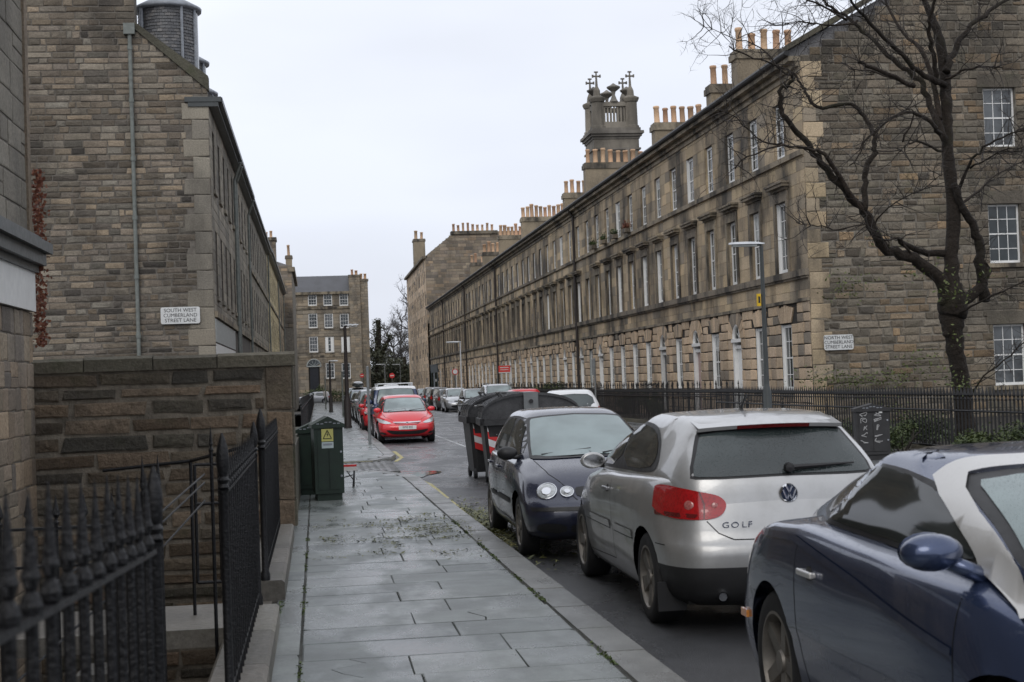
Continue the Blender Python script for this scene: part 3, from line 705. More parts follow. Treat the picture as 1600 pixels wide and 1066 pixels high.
# street front, seen on the slant
wl = []
yy = GY+1.7
while yy < 73: wl += [(yy-GY-.5, 4.75, yy-GY+.5, 6.95), (yy-GY-.5, 8.3, yy-GY+.5, 10.3)]; yy += 2.75
masonry(lt, (LX, GY, 0), (0, 1, 0), (1, 0, 0), 74-GY, 10.9, (.34, .36), (.7, 1.1), holes=wl, vlines=(4.0, 4.2), mat=M['ashlarL'], joint=M['joint'], indiv=0, depth=.012, gap=.008, rg=random.Random(32), skip=lambda u, v: v < 4.0)
for h in wl:
    sash(lt, 'window', (LX, GY+(h[0]+h[2])/2, h[1]), (0, 1, 0), (1, 0, 0), 1.0, h[3]-h[1], simple=False, rows=4, depth=.14)
    b = MB(); b.box(LX-.02, LX+.09, GY+h[0]-.1, GY+h[2]+.1, h[1]-.14, h[1]); b.build('window_sill', M['ashlarL'], lt)
b = MB(); b.box(LX-.02, LX+.1, GY, 74, 4.0, 4.2); b.build('string_course', M['trim'], lt)
b = MB(); b.box(LX-.02, LX+.03, GY, 60, 3.2, 3.95); b.build('fascia_board', M['fascia'], lt)
b = MB(); b.box(LX-.02, LX+.02, GY+.05, 60, .2, 3.15); b.build('shop_panel', M['white2'], lt)
b = MB(); b.prism([(-9.5, GY+.6, 15.5), (LX+.3, GY+.6, 11.2), (LX+.3, GY+.6, 11.1), (-9.5, GY+.6, 11.1)], (0, 25, 0)); b.build('roof', M['slate'], lt)
for yp, zt in ((61.2, 10.9), (62.4, 10.9), (73.6, 10.9)):
    b = MB(); b.tube([(LX+.12, yp, -.2), (LX+.12, yp, zt-.7), (LX+.4, yp-.3, zt)], .06, 8); b.build('drainpipe', M['pipe'], lt)
b = MB(); b.tube([(-5.62, GY-.12, -.2), (-5.62, GY-.12, 13.3)], .065, 10)
for zz in (1.5, 3.4, 5.3, 7.2, 9.1, 11, 12.7): b.tube([(-5.62, GY-.12, zz), (-5.62, GY-.12, zz+.14)], .085, 10)
b.build('drainpipe', M['pipe'], lt)
b = MB(); b.box(-5.8, -5.45, GY-.24, GY, 13.2, 13.55); b.build('hopper', M['pipe'], lt)
# round slate-hung dormers
for i, (yd, rr, zt) in enumerate(((50.1, .95, 14.35), (54.9, .85, 13.6), (59.6, .85, 13.4), (66.5, .8, 13.2), (70.0, .8, 13.1), (73., .8, 13.0))):
    cx_ = -4.55
    b = MB(); seg = 26; b.lathe([(rr, 11.3), (rr, zt)], (cx_, yd, 0), seg); dm = b.build('dormer', M['lead'], lt)
    s_ = MB(); rg = random.Random(i); z = 11.6; row = 0
    nrow = int((zt-11.6)/.105)
    for row in range(nrow):
        z = 11.6+row*.105; n = 34
        for k in range(n):
            a0 = 2*pi*(k+.5*(row % 2))/n; a1 = a0+2*pi/n*.95; am = (a0+a1)/2
            if -.95 < am % (2*pi)-0 < .42 or am % (2*pi) > 2*pi-.42: 
                continue                                       # window bay towards the street
            s_.ct = rg.random(); ro = rr+.03+rg.uniform(0, .012); h2 = .14
            A = [(cx_+ro*cos(a), yd+ro*sin(a), z+rg.uniform(-.006, .006)) for a in (a0, a1)]; B = [(cx_+(rr+.006)*cos(a), yd+(rr+.006)*sin(a), z+h2) for a in (a1, a0)]
            s_.quad(A[0], A[1], B[0], B[1])
    s_.build('slate', M['slate'], dm, kind='stuff')
    b = MB()
    for a in (-.44, .44, -1.02):
        b.tube([(cx_+(rr+.05)*cos(a), yd+(rr+.05)*sin(a), 11.5), (cx_+(rr+.05)*cos(a), yd+(rr+.05)*sin(a), zt)], .05, 6)
    b.build('window_frame', M['lead'], dm)
    b = MB(); b.lathe([(rr+.03, 11.9), (rr+.03, zt)], (cx_, yd, 0), 8, a0=-.42, a1=.42); b.build('window_pane', M['glass'], dm)
    b = MB(); b.lathe([(rr-.05, zt-.03), (rr+.16, zt), (rr+.17, zt+.09), (rr*.55, zt+.42), (.02, zt+.62)], (cx_, yd, 0), 28); b.build('dormer_roof', M['lead'], dm, True)
    if i == 0:
        b = MB(); a = -2.45; b.tube([(cx_+(rr+.08)*cos(a), yd+(rr+.08)*sin(a), 11.5), (cx_+(rr+.08)*cos(a), yd+(rr+.08)*sin(a), zt+.1)], .06, 8); b.build('downpipe', M['lead'], dm)
# the rest of the south terrace, going away
def oblique_house(y0, y1, zt, x, mat, label, wins, group=None, roofh=3.5, dark=False, ph=2.75):
    t = thing('terrace_house', (x, y0, 0), label, 'building')
    b = MB(); b.box(x-9, x-.3, y0+.01, y1, -.6, zt-.05); b.build('building_core', M['mortar_dk'], t)
    hs = []; yy = 1.5
    while yy < y1-y0-.8:
        for a, c in wins: hs.append((yy-.5, a, yy+.5, c))
        yy += ph
    masonry(t, (x, y0, 0), (0, 1, 0), (1, 0, 0), y1-y0, zt, (.38, .4), (.8, 1.2), holes=hs, vlines=(4.1,), mat=M[mat], joint=M['joint'], indiv=0, depth=.012, gap=.008, rg=random.Random(int(y0)))
    for h in hs: sash(t, 'window', (x, y0+(h[0]+h[2])/2, h[1]), (0, 1, 0), (1, 0, 0), 1.0, h[3]-h[1], simple=True, depth=.14)
    b = MB(); b.box(x-.02, x+.3, y0, y1, zt-.2, zt-.08); b.box(x-.02, x+.42, y0, y1, zt-.08, zt+.06); b.build('cornice', M['post'], t)
    b = MB(); b.box(x-.02, x+.12, y0, y1, 4.0, 4.2); b.box(x-.02, x+.1, y0, y1, 7.6, 7.78); b.build('string_course', M['trim'], t)
    b = MB(); b.prism([(x-4.5, y0, zt+2.6), (x+.3, y0, zt+.06), (x-9, y0, zt+.06)], (0, y1-y0, 0)); b.build('roof', M['slate'], t)
    b = MB(); b.tube([(x+.12, y1-.2, -.3), (x+.12, y1-.2, zt)], .06, 6); b.build('drainpipe', M['pipe'], t)
    return t
W3 = ((4.75, 6.95), (8.3, 10.3), (.9, 3.0))
oblique_house(74, 104, 11.1, LX, 'ashlarL', 'long grey stone terrace front beyond the round dormers, left side', W3)
oblique_house(104, 132, 11.3, LX, 'cream', 'cream yellow terrace front halfway down the left side', W3)
oblique_house(132, 158, 11.6, LX-.1, 'ashlar', 'dark stone terrace front at the far end of the left side', W3)
# tall block closing the left side, gable towards us
tb = thing('corner_block', (-2.6, 160, 0), 'tall stone block with a row of pale chimney pots closing the left side', 'building')
b = MB(); b.box(-9, -2.25, 160.03, 184, -1, 14.6); b.box(-9, -3.9, 160.03, 162, 14.6, 17.6); b.build('building_core', M['mortar'], tb)
masonry(tb, (-9, 160, 8), (1, 0, 0), (0, -1, 0), 6.7, 9.6, (.3, .4), (.6, 1.1), clip=lambda v: (0, 6.7) if v < 6.6 else (0, 5.1), mat=M['rubble_end'], joint=M['mortar'], indiv=0, depth=.03, gap=.03, rg=random.Random(8))
b = MB(); b.box(-2.7, -1.95, 159.8, 184.2, 14.0, 14.5); b.box(-9.1, -3.8, 159.8, 162.2, 17.4, 17.75); b.build('cornice', M['trim'], tb)
pots(tb, [-8.4+i*.5 for i in range(9)], 17.75, .8, .18, 'x', 161)
chimney(tb, -3.0, -2.3, 166, 167, 14.6, 16.2, 1, 1.2, 'chim', .18)
b = MB(); b.prism([(-9, 160.3, 17), (-2.3, 160.3, 14.6), (-9, 160.3, 14.6)], (0, 23, 0)); b.build('roof', M['slate'], tb)
# ------------------------------------------------------------------ north terrace (right): blocks of nine bays
FX = 14.2
U_, N_ = Vector((0, 1, 0)), Vector((-1, 0, 0))
BAYS = 'wwdwdwdww'
DOORS = [['white', 'pinkdoor', 'dkdoor'], ['white', 'white', 'white'], ['greydoor', 'dkdoor', 'greydoor'], ['dkdoor', 'white', 'navy'], ['white', 'greydoor', 'dkdoor'], ['dkdoor', 'dkdoor', 'white']]
LABS = ['north terrace house nearest the bare tree, with white door and navy window reveals',
        'second north terrace block, with three white doors and window boxes on its top floor',
        'third north terrace block from the bare tree, behind the red board',
        'fourth north terrace block from the bare tree, between two dark drainpipes',
        'fifth north terrace block from the bare tree, before the dark shopfront block',
        'last low north terrace block with a dark blue shopfront, beside the taller block']
def fan(mb, cy, z0, z1, hw, n=7):
    """flat-arch voussoirs over a window head, splayed like a fan, as separate wedges"""
    out = []
    for i in range(n):
        a, b = (i/n-.5)*2, ((i+1)/n-.5)*2
        g = .014; top = 1.55
        out.append([(FX+.0, cy+a*hw+g, z0+.01), (FX+.0, cy+b*hw-g, z0+.01), (FX+.0, cy+b*hw*top-g, z1-.01-.10*abs(b+a)/2*1.2), (FX+.0, cy+a*hw*top+g, z1-.01-.10*abs(b+a)/2*1.2)])
    return out
def near_key(i): return i
for bi in range(6):
    y0 = 41.0 if bi == 0 else 65.97+24.12*(bi-1); y1 = 65.97+24.12*bi; rg = random.Random(100+bi); near = bi == 0
    shop = bi == 5
    if shop: y1 = y0+21
    t = thing('terrace_house', (FX, y0, 0), LABS[bi], 'building')
    Wd = y1-y0; ys = [43.2+2.68*(bi*9+k) for k in range(9)]; ys = [y for y in ys if y < y1-.7]
    det = bi < 3
    b = MB(); b.box(FX+.3, FX+12, y0+.3, y1, -2.6, 10.6); b.build('building_core', M['joint'], t)
    hg, hu = [], []
    for k, cy in enumerate(ys):
        u = cy-y0; ty = BAYS[k] if not (shop and k > 3) else 's'
        if ty == 'w': hg.append((u-.52, .98, u+.52, 3.02))
        elif ty == 'd': hg.append((u-.56, .15, u+.56, 2.72)); 
        hu += [(u-.52, 4.56, u+.52, 6.72), (u-.5, 8.03, u+.5, 9.72)]
    # arches over the doors are cut as stepped openings behind a curved ring of voussoirs
    ha = [(h[0], 2.72, h[2], 3.30) for h in hg if h[1] < .5]
    masonry(t, (FX, y0, 0), U_, N_, Wd, 3.62, (.335, .335), (.50, .66), holes=hg+ha, vlines=(.3, 3.02), mat=M['rustic'], joint=M['joint_dk'], indiv=(299 if near else 0), focus=(FX, 41, 1.6), depth=.035, gap=.03, rg=rg, jit=.002, bev=.022, v0=-.1, skip=(lambda u, v, ys=ys, y0=y0, shop=shop: (shop and u > 10.2) or (v > 3.02 and min(abs(u+y0-q) for q in ys) < .82)))
    masonry(t, (FX, y0, 0), U_, N_, Wd, 10.55, (.40, .40), (.62, 1.0), holes=hu, vlines=(3.62, 4.3, 7.8), mat=M['ashlar'], joint=M['joint'], indiv=0, depth=.014, gap=.007, rg=rg, jit=.001, bev=.004, v0=3.62)
    for k, cy in enumerate(ys):
        if shop and k > 3: continue
        if BAYS[k] == 'w':
            for q in fan(None, cy, 3.04, 3.60, .52):
                vb = MB(); vb.ct = rg.random(); vb.prism(q, (-.045, 0, 0))
                vb.build('voussoir', M['rustic'], t) if det and bi < 2 else None
            if not (det and bi < 2):
                vb = MB()
                for q in fan(None, cy, 3.04, 3.60, .52): vb.ct = rg.random(); vb.prism(q, (-.04, 0, 0))
                vb.build('flat_arch', M['rustic'], t)
        else:
            n = 9; mb = MB(); r0, r1 = .50, .98
            for i in range(n):                                 # ring of wedges
                a, c2 = pi*i/n+.02, pi*(i+1)/n-.02; zc = 2.74
                top = min(r1, 1.0)
                P = lambda r, an: (FX-.052, cy+r*cos(an), min(zc+r*sin(an), 3.60))
                vb = MB(); vb.ct = rg.random(); vb.prism([P(r0, a), P(r1, a), P(r1, c2), P(r0, c2)], (.10, 0, 0))
                if bi < 2: vb.build('voussoir', M['rustic'], t)
                else:
                    o_ = len(mb.v); mb.v += vb.v; mb.ct = rg.random()
                    for f_ in vb.f: mb.face(tuple(o_+q for q in f_))
            if mb.v: mb.build('arch_ring', M['rustic'], t)
    # windows
    for h in hg:
        cy = y0+(h[0]+h[2])/2
        if h[1] > .5:
            mat_r = 'navy' if (bi == 0 and h[0] < 4.2) else ('white2' if rg.random() < .25 else 'curtain')
            sash(t, 'window', (FX, cy, h[1]), U_, N_, 1.0, 2.02, fw=.09, depth=.11, simple=not det, blind=rg.choice((0, 0, .3, .45)))
            b = MB(); b.box(FX-.10, FX+.1, cy-.62, cy+.62, .86, .978); b.build('window_sill', M['trim'], t)
            if bi in (1, 2, 3): b = MB(); b.box(FX+.004, FX+.09, cy+.495, cy+.518, 1.0, 3.0); b.build('painted_reveal', M['white'] if rg.random() < .6 else M['fascia'], t)
            if det and bi == 0:
                b = MB(); b.box(FX+.004, FX+.10, cy+.495, cy+.518, 1.0, 3.0); b.build('painted_reveal', M['white'] if rg.random() < .9 else M['fascia'], t)
                b = MB(); b.box(FX+.004, FX+.10, cy-.518, cy-.495, 1.0, 3.0); b.build('painted_reveal', M[mat_r], t)
        else:
            j = [q for q in range(len(hg)) if hg[q][1] < .5].index(hg.index(h)); dm = DOORS[bi][j % 3]; fr = 'white' if dm in ('white', 'pinkdoor', 'greydoor') else 'white2'
            b = MB(); b.box(FX+.14, FX+.19, cy-.42, cy+.42, .15, 2.40)
            d = b.build('door', M[dm], t)
            b = MB()
            for (u0, u1, z0, z1) in ((-.34, -.04, .35, 1.05), (.04, .34, .35, 1.05), (-.34, -.04, 1.2, 2.25), (.04, .34, 1.2, 2.25)): b.box(FX+.125, FX+.14, cy+u0, cy+u1, z0, z1)
            b.build('door_panel', M[dm], d)
            b = MB(); b.lathe([(.0, -.05), (.03, -.045), (.03, 0)], (FX+.14, cy-.33, 1.15), 8, 'x'); b.build('door_handle', M['chrome'], d)
            b = MB(); b.box(FX+.02, FX+.2, cy-.56, cy-.40, .15, 2.62); b.box(FX+.0, FX+.2, cy+.40, cy+.56, .15, 2.62); b.box(FX+.05, FX+.2, cy-.42, cy+.42, 2.40, 2.52); b.box(FX-.05, FX+.2, cy-.58, cy+.58, 2.62, 2.74)
            b.build('door_case', M[fr], t)
            fl = MB(); fl.poly([(FX+.12, cy+.5*cos(pi*i/12), 2.74+.5*sin(pi*i/12)) for i in range(13)]); fo = fl.build('fanlight', M['glass'], t)
            fb = MB()
            for i in range(1, 6):
                a = pi*i/6; fb.tube([(FX+.105, cy+.1*cos(a), 2.74+.1*sin(a)), (FX+.105, cy+.49*cos(a), 2.74+.49*sin(a))], .013, 4)
            fb.tube([(FX+.105, cy+.49*cos(pi*i/14), 2.74+.49*sin(pi*i/14)) for i in range(15)], .024, 4); fb.tube([(FX+.105, cy+.12*cos(pi*i/8), 2.74+.12*sin(pi*i/8)) for i in range(9)], .014, 4)
            fb.build('fanlight_bars', M['white'], fo)
            b = MB(); b.tube([(FX+.03, cy+.475*cos(pi*i/14), 2.74+.475*sin(pi*i/14)) for i in range(15)], .065, 6); b.build('arch_lining', M[fr], t)
            b = MB(); b.box(FX-2.9, FX+.12, cy-.75, cy+.75, -.12, .0); b.box(FX-.5, FX+.12, cy-.7, cy+.7, .0, .14); b.build('doorstep', M['step'], t)
    for h in hu:
        cy = y0+(h[0]+h[2])/2; up = h[1] > 7; w = h[2]-h[0]
        sash(t, 'window', (FX, cy, h[1]), U_, N_, w-.02, h[3]-h[1]-.01, fw=.085, depth=.11, simple=not det, rows=4, blind=rg.choice((0, 0, 0, .25, .4)))
        if det and bi < 2:
            b = MB(); b.box(FX+.004, FX+.10, cy+w/2-.018, cy+w/2-.001, h[1]+.01, h[3]-.01); b.build('painted_reveal', M['white'] if rg.random() < .35 else M['ashlar'], t)
            if not up and cy < 50:
                b = MB(); b.box(FX+.004, FX+.10, cy-w/2+.001, cy-w/2+.018, h[1]+.01, h[3]-.01); b.build('painted_reveal', M['navy'], t)
        if not up:                                             # moulded surround, frieze and cornice hood
            b = MB(); e = .16
            b.box(FX-.07, FX-.005, cy-w/2-e, cy-w/2-.002, h[1]-.02, h[3]+e); b.box(FX-.07, FX-.005, cy+w/2+.002, cy+w/2+e, h[1]-.02, h[3]+e); b.box(FX-.068, FX-.005, cy-w/2-.002, cy+w/2+.002, h[3]+.002, h[3]+e)
            b.box(FX-.05, FX-.005, cy-w/2-e, cy+w/2+e, h[3]+e+.002, h[3]+.34)
            sm = b.build('architrave', M['trim'], t)
            if not (bi in (1,) and 2 < ys.index(min(ys, key=lambda q: abs(q-cy))) < 4):
                b = MB(); z = h[3]+.34; b.box(FX-.12, FX-.005, cy-w/2-.2, cy+w/2+.2, z, z+.08); b.box(FX-.25, FX-.005, cy-w/2-.28, cy+w/2+.28, z+.08, z+.17); b.box(FX-.29, FX-.005, cy-w/2-.32, cy+w/2+.32, z+.17, z+.23); b.build('cornice_hood', M['trim'], sm)
    b = MB(); b.box(FX-.075, FX-.005, y0, y1, 3.62, 3.72); b.build('band_course', M['trim'], t)
    b = MB(); b.box(FX-.13, FX-.005, y0-.04, y1, 4.36, 4.555); b.box(FX-.08, FX-.005, y0, y1, 4.29, 4.358); b.build('sill_course', M['trim'], t)
    b = MB(); b.box(FX-.10, FX-.005, y0, y1, 7.86, 8.02); b.build('sill_course', M['trim'], t)
    b = MB(); b.box(FX-.06, FX-.005, y0, y1, 10.25, 10.42); b.box(FX-.16, FX-.005, y0, y1, 10.42, 10.58); b.box(FX-.36, FX-.005, y0-.03, y1, 10.58, 10.72); b.build('eaves_cornice', M['trim'], t)
    b = MB(); b.tube([(FX-.42, y0-.1, 10.80), (FX-.42, y1, 10.80)], .085, 8); b.build('gutter', M['ironfar'], t)
    rb = MB(); rb.prism([(FX-.4, y0+.1, 10.84), (FX+6, y0+.1, 14.3), (FX+12, y0+.1, 10.7), (FX-.2, y0+.1, 10.6)], (0, y1-y0-.1, 0)); rf = rb.build('roof', M['slate'], t)
    n = int((y1-y0)/.5) if bi < 3 else 0                         # slate courses near the eaves
    if n:
        sb = MB()
        for rw in range(7):
            for k in range(n):
                ya = y0+.12+k*.5+(.25 if rw % 2 else 0); r_ = .30*rw; sb.ct = rg.random()
                if ya+.48 > y1: continue
                q = lambda r, dz: (FX-.44+r*cos(radians(28.4)), 10.86+r*sin(radians(28.4))+dz)
                (xa, za), (xb, zb) = q(r_, .035), q(r_+.34, .012); sb.quad((xa, ya, za), (xa, ya+.48, za), (xb, ya+.48, zb), (xb, ya, zb)); sb.quad((xa, ya, za), (xa, ya+.48, za), (xa, ya+.48, za-.02), (xa, ya, za-.02))
        sb.build('slates', M['slate'], rf, kind='stuff')
    b = MB(); pr = [y1-.15] if bi < 5 else []
    if bi == 0: pr = []
    if bi == 1: pr = [y0+12.6]
    for yy in pr:
        b = MB(); b.tube([(FX-.14, yy, -.2), (FX-.14, yy, 10.3), (FX-.4, yy, 10.75)], .075, 8); b.build('drainpipe', M['pipedk'], t)
    if shop:
        b = MB(); b.box(FX-.12, FX+.02, y0+10.4, y1-.4, 2.9, 3.55); b.box(FX-.22, FX+.02, y0+10.3, y1-.3, 3.55, 3.64); b.box(FX-.08, FX+.02, y0+10.4, y1-.4, -.5, 2.9); sf = b.build('shopfront', M['shop'], t)
        b = MB(); b.box(FX-.10, FX-.085, y0+11, y0+14.5, .6, 2.7); b.box(FX-.10, FX-.085, y0+16.2, y1-1, .6, 2.7); b.build('shop_window', M['glass'], sf)
        b = MB(); b.box(FX-.12, FX-.09, y0+14.8, y0+15.9, -.4, 2.6); b.build('shop_door', M['lead'], sf)
        b = MB(); b.box(FX-.14, FX-.11, y0+12.2, y0+13.2, 1.6, 1.9); b.build('notice', M['signw'], sf)
    # chimney stacks standing across the roof
    for (yc, xa, xb, z1, np_) in {0: [(57.2, 17.05, 19.6, 14.4, 5), (60.6, 16.9, 17.9, 13.7, 2)], 1: [(71.8, 17.1, 20.6, 14.05, 8)], 2: [(90.8, 17.1, 21, 14.9, 8), (100, 17.3, 19, 14.2, 4)], 3: [(121, 17.3, 21.0, 14.9, 10)], 4: [(137, 17.4, 20, 15.0, 7), (150, 17.3, 20.0, 14.6, 6)], 5: [(163, 17.4, 21, 14.6, 9)]}[bi]:
        chimney(t, xa, xb, yc-.4, yc+.4, 11.6, z1, np_, .85 if bi < 3 else 1.0, 'chim', .165 if bi < 3 else .19)
    # the gable towards us
    if bi == 0:
        GWD = 12.0
        def rclip(v, X=12.0):
            if v < 10.7: return (0, X)
            a = (v-10.7)*1.72
            return (a, X-a) if a < X/2 else None
        gh = []
        for (z0, z1, w) in ((7.98, 9.75, 1.0), (4.55, 6.3, 1.0), (.95, 2.75, 1.0)): gh.append((6.05-.5, z0, 6.05+.5, z1))
        b = MB(); b.prism([(FX+.02, 41.02, 10.5), (FX+6, 41.02, 14.2), (FX+12, 41.02, 10.5)], (0, .5, 0)); b.build('gable_core', M['mortar'], t)
        sto = masonry(t, (FX, 41.0, 0), (1, 0, 0), (0, -1, 0), GWD, 14.2, (.18, .28), (.24, .72), holes=gh, clip=rclip, mat=M['gableR'], joint=M['mortar'], rough=2.0, indiv=299, focus=(FX, 41, 4), sub='gable_stone', depth=.03, gap=.03, rg=random.Random(61), jit=.012, v0=-.2)
        for h in gh:
            cx_ = FX+(h[0]+h[2])/2
            sash(t, 'window', (cx_, 41, h[1]), (1, 0, 0), (0, -1, 0), .98, h[3]-h[1]-.01, depth=.15)
            b = MB(); b.box(cx_-.6, cx_+.6, 40.9, 41.1, h[1]-.13, h[1]-.004); b.build('window_sill', M['trim'], t)
            b = MB(); b.box(cx_-.7, cx_+.7, 40.955, 41.01, h[3]+.004, h[3]+.38); b.build('lintel', M['gableR'], t)
        b = MB(); b.prism([(FX-.44, 40.86, 10.86), (FX-.44, 40.86, 11.02), (FX+6, 40.86, 14.62), (FX+6, 40.86, 14.42)], (0, .42, 0)); b.prism([(FX+12.3, 40.86, 10.7), (FX+12.3, 40.86, 10.9), (FX+6.01, 40.86, 14.62), (FX+6.01, 40.86, 14.42)], (0, .42, 0)); b.build('skew_coping', M['coping'], t)
        chimney(t, FX+4.2, FX+7.8, 41, 42, 13.4, 16.2, 8, .85, 'chim', .165)
        z = 0; k = 0
        while z < 10.4:
            hh = [.42, .5, .38, .46][k % 4]; w = .62 if k % 2 else .4
            link('quoin', tpl(M['ashlar'], k % 6, 1), t, Vector((FX+w/2, 41, z+hh/2))-wloc(t), (pi/2, 0, 0), (w-.012, hh-.012, .045)); z += hh; k += 1
# flower boxes on the second block's top sills
for k, yb in enumerate((43.2+2.68*8, 43.2+2.68*9, 43.2+2.68*10, 43.2+2.68*11)):
    t = thing('window_box', (FX-.2, yb, 8.02), ['window box nearest the camera, with orange flowers, on the top floor sill', 'dark bushy window box beside the orange one', 'third window box along the top floor sill, sparse and brown', 'farthest window box along the top floor sill'][k], 'window box', group='window boxes on the top floor')
    b = MB(); b.box(FX-.34, FX-.1, yb-.32, yb+.32, 8.022, 8.2); b.build('planter', M['trim'], t)
    b = MB(); rg = random.Random(k)
    for i in range(160):
        p = Vector((FX-.22+rg.gauss(0, .08), yb+rg.gauss(0, .17), 8.24+abs(rg.gauss(0, .12)))); a = Vector((rg.uniform(-1, 1), rg.uniform(-1, 1), rg.uniform(-1, 1))).normalized()*.05; c = a.orthogonal().normalized()*.03; b.ct = rg.random(); b.quad(p-a, p+c, p+a, p-c)
    b.build('foliage', M['ivyred'] if k == 0 else M['leaf'], t)
# basement areas in front of the north terrace
b = MB(); b.quad((11.3, 35, -2.4), (FX, 35, -2.4), (FX, 190, -3), (11.3, 190, -3)); b.quad((11.3, 35, -2.4), (11.3, 35, .0), (11.3, 190, -.5), (11.3, 190, -3)); tag(b.build('basement_area', M['areafloor']), kind='structure')
# tall block at the far right end, with its stone gable and chimneys
tr = thing('corner_block', (FX, 188, 0), 'taller five storey stone block at the far end of the right side', 'building')
b = MB(); b.box(FX+.4, FX+14, 187.03, 226, -1.5, 17.6); b.build('building_core', M['joint'], tr)
hs = []
for k in range(12):
    u = 2+k*3.0
    for z0, z1 in ((1.2, 3.0), (4.8, 6.8), (8.2, 10.2), (11.4, 13.2), (14.3, 15.8)): hs.append((u-.5, z0, u+.5, z1))
masonry(tr, (FX, 187, 0), U_, N_, 39, 17.6, (.5, .5), (1, 1.6), holes=hs, mat=M['rustic'], joint=M['joint'], indiv=0, depth=.02, gap=.012, rg=random.Random(70))
for h in hs: sash(tr, 'window', (FX, 187+(h[0]+h[2])/2, h[1]), U_, N_, 1, h[3]-h[1], simple=True)
masonry(tr, (FX, 187, 9), (1, 0, 0), (0, -1, 0), 14, 11.6, (.35, .45), (.6, 1.3), clip=lambda v: (0, 14) if v < 8.4 else ((max(0, (v-8.4)*1.2), 14) if v < 11.7 else None), mat=M['rubble_end'], joint=M['mortar'], indiv=0, depth=.03, gap=.04, rg=random.Random(71))
b = MB(); b.prism([(FX, 187.03, 17.6), (FX+3.6, 187.03, 20.4), (FX+14, 187.03, 20.4), (FX+14, 187.03, 17.6)], (0, 1, 0)); b.build('gable_core', M['mortar'], tr)
b = MB(); b.box(FX-.4, FX+.1, 186.8, 226, 17.3, 17.6); b.box(FX+3.4, FX+9.4, 186.7, 188.2, 20.3, 20.7); b.build('cornice', M['trim'], tr)
pots(tr, [FX+3.8+i*.62 for i in range(9)], 20.7, 1.0, .2, 'x', 187.5)
chimney(tr, FX-.1, FX+1.5, 206, 208, 17.6, 21.6, 2, 1.1, 'chim', .25)
b = MB(); b.prism([(FX, 188, 17.6), (FX+6, 188, 20), (FX+13, 188, 17.6)], (0, 38, 0)); b.build('roof', M['slate'], tr)

# ------------------------------------------------------------------ building closing the street
EY = 205.; e0 = at(456, 600, EY).x; e1 = at(553, 600, EY).x
def ex(px, py): p = at(px, py, EY); return p.x, p.z
eb = thing('tenement_building', (e0, EY, 0), 'four storey stone tenement closing the far end of the street', 'building')
ztop = ex(510, 458)[1]
hs = []
for xs, ya, yb in (((488, 512, 537), 458, 478), ((489, 513.5, 538), 490, 513), ((490, 515, 540), 526, 551), ((516, 541), 567, 592)):
    for x in xs:
        (xa, za), (xb, zb) = ex(x-6.5, yb), ex(x+6.5, ya); hs.append((xa-e0, za, xb-e0, zb))
dx, dz = ex(491.5, 598); dt = ex(491.5, 573)[1]
hs.append((dx-.75-e0, -.2, dx+.75-e0, dt))
b = MB(); b.box(e0, e1+.02, EY+.4, EY+12, -1.5, ztop); b.build('building_core', M['joint'], eb)
masonry(eb, (e0, EY, -1), (1, 0, 0), (0, -1, 0), e1-e0, ztop+1, (.42, .42), (.8, 1.3), holes=[(a, c+1, d, f+1) for a, c, d, f in hs], mat=M['farstone'], joint=M['joint'], indiv=0, depth=.03, gap=.02, rg=random.Random(77))
for i, h in enumerate(hs[:-1]):
    sash(eb, 'window', (e0+(h[0]+h[2])/2, EY, h[1]), (1, 0, 0), (0, -1, 0), h[2]-h[0], h[3]-h[1], cols=3, rows=4, fw=.10, depth=.1, blind=.0 if i not in (7, 8) else 0)
    if i in (7, 8):
        b = MB(); q = h[2]-h[0]
        for a in (h[0]+.1, h[2]-.1-q*.27): b.box(e0+a, e0+a+q*.27, EY+.02, EY+.05, h[1]+.1, h[3]-.1)
        b.build('shutter', M['white'], eb)
    b = MB(); b.box(e0+h[0]-.1, e0+h[2]+.1, EY-.12, EY+.02, h[1]-.2, h[1]-.01); b.build('window_sill', M['trim'], eb)
b = MB(); b.box(dx-.6, dx+.6, EY+.12, EY+.2, -1, dt-.1); b.build('door', M['dkdoor'], eb)
b = MB(); b.poly([(dx+.95*cos(pi*i/12), EY-.04, dt+.05+.95*sin(pi*i/12)) for i in range(13)]); b.build('fanlight', M['glass'], eb)
b = MB(); b.tube([(dx+.95*cos(pi*i/12), EY-.06, dt+.05+.95*sin(pi*i/12)) for i in range(13)], .09, 4); b.tube([(dx-1, EY-.06, dt), (dx+1, EY-.06, dt)], .09, 4)
for i in range(1, 5): a = pi*i/5; b.tube([(dx, EY-.06, dt), (dx+.9*cos(a), EY-.06, dt+.9*sin(a))], .03, 4)
b.build('fanlight_bars', M['fascia'], eb)
b = MB()
for py, t_, pr in ((460, .35, .35), (483, .25, .15), (558, .25, .12)):
    z = ex(510, py)[1]; b = MB(); b.box(e0, e1+.1, EY-pr, EY-.04, z, z+t_); b.build('string_course', M['trim'], eb)
zr = ex(510, 437)[1]
b = MB(); b.prism([(e0, EY-.2, ztop), (e0, EY+4, zr+.8), (e0, EY+9, ztop)], (e1-e0, 0, 0)); b.build('roof', M['slate'], eb)
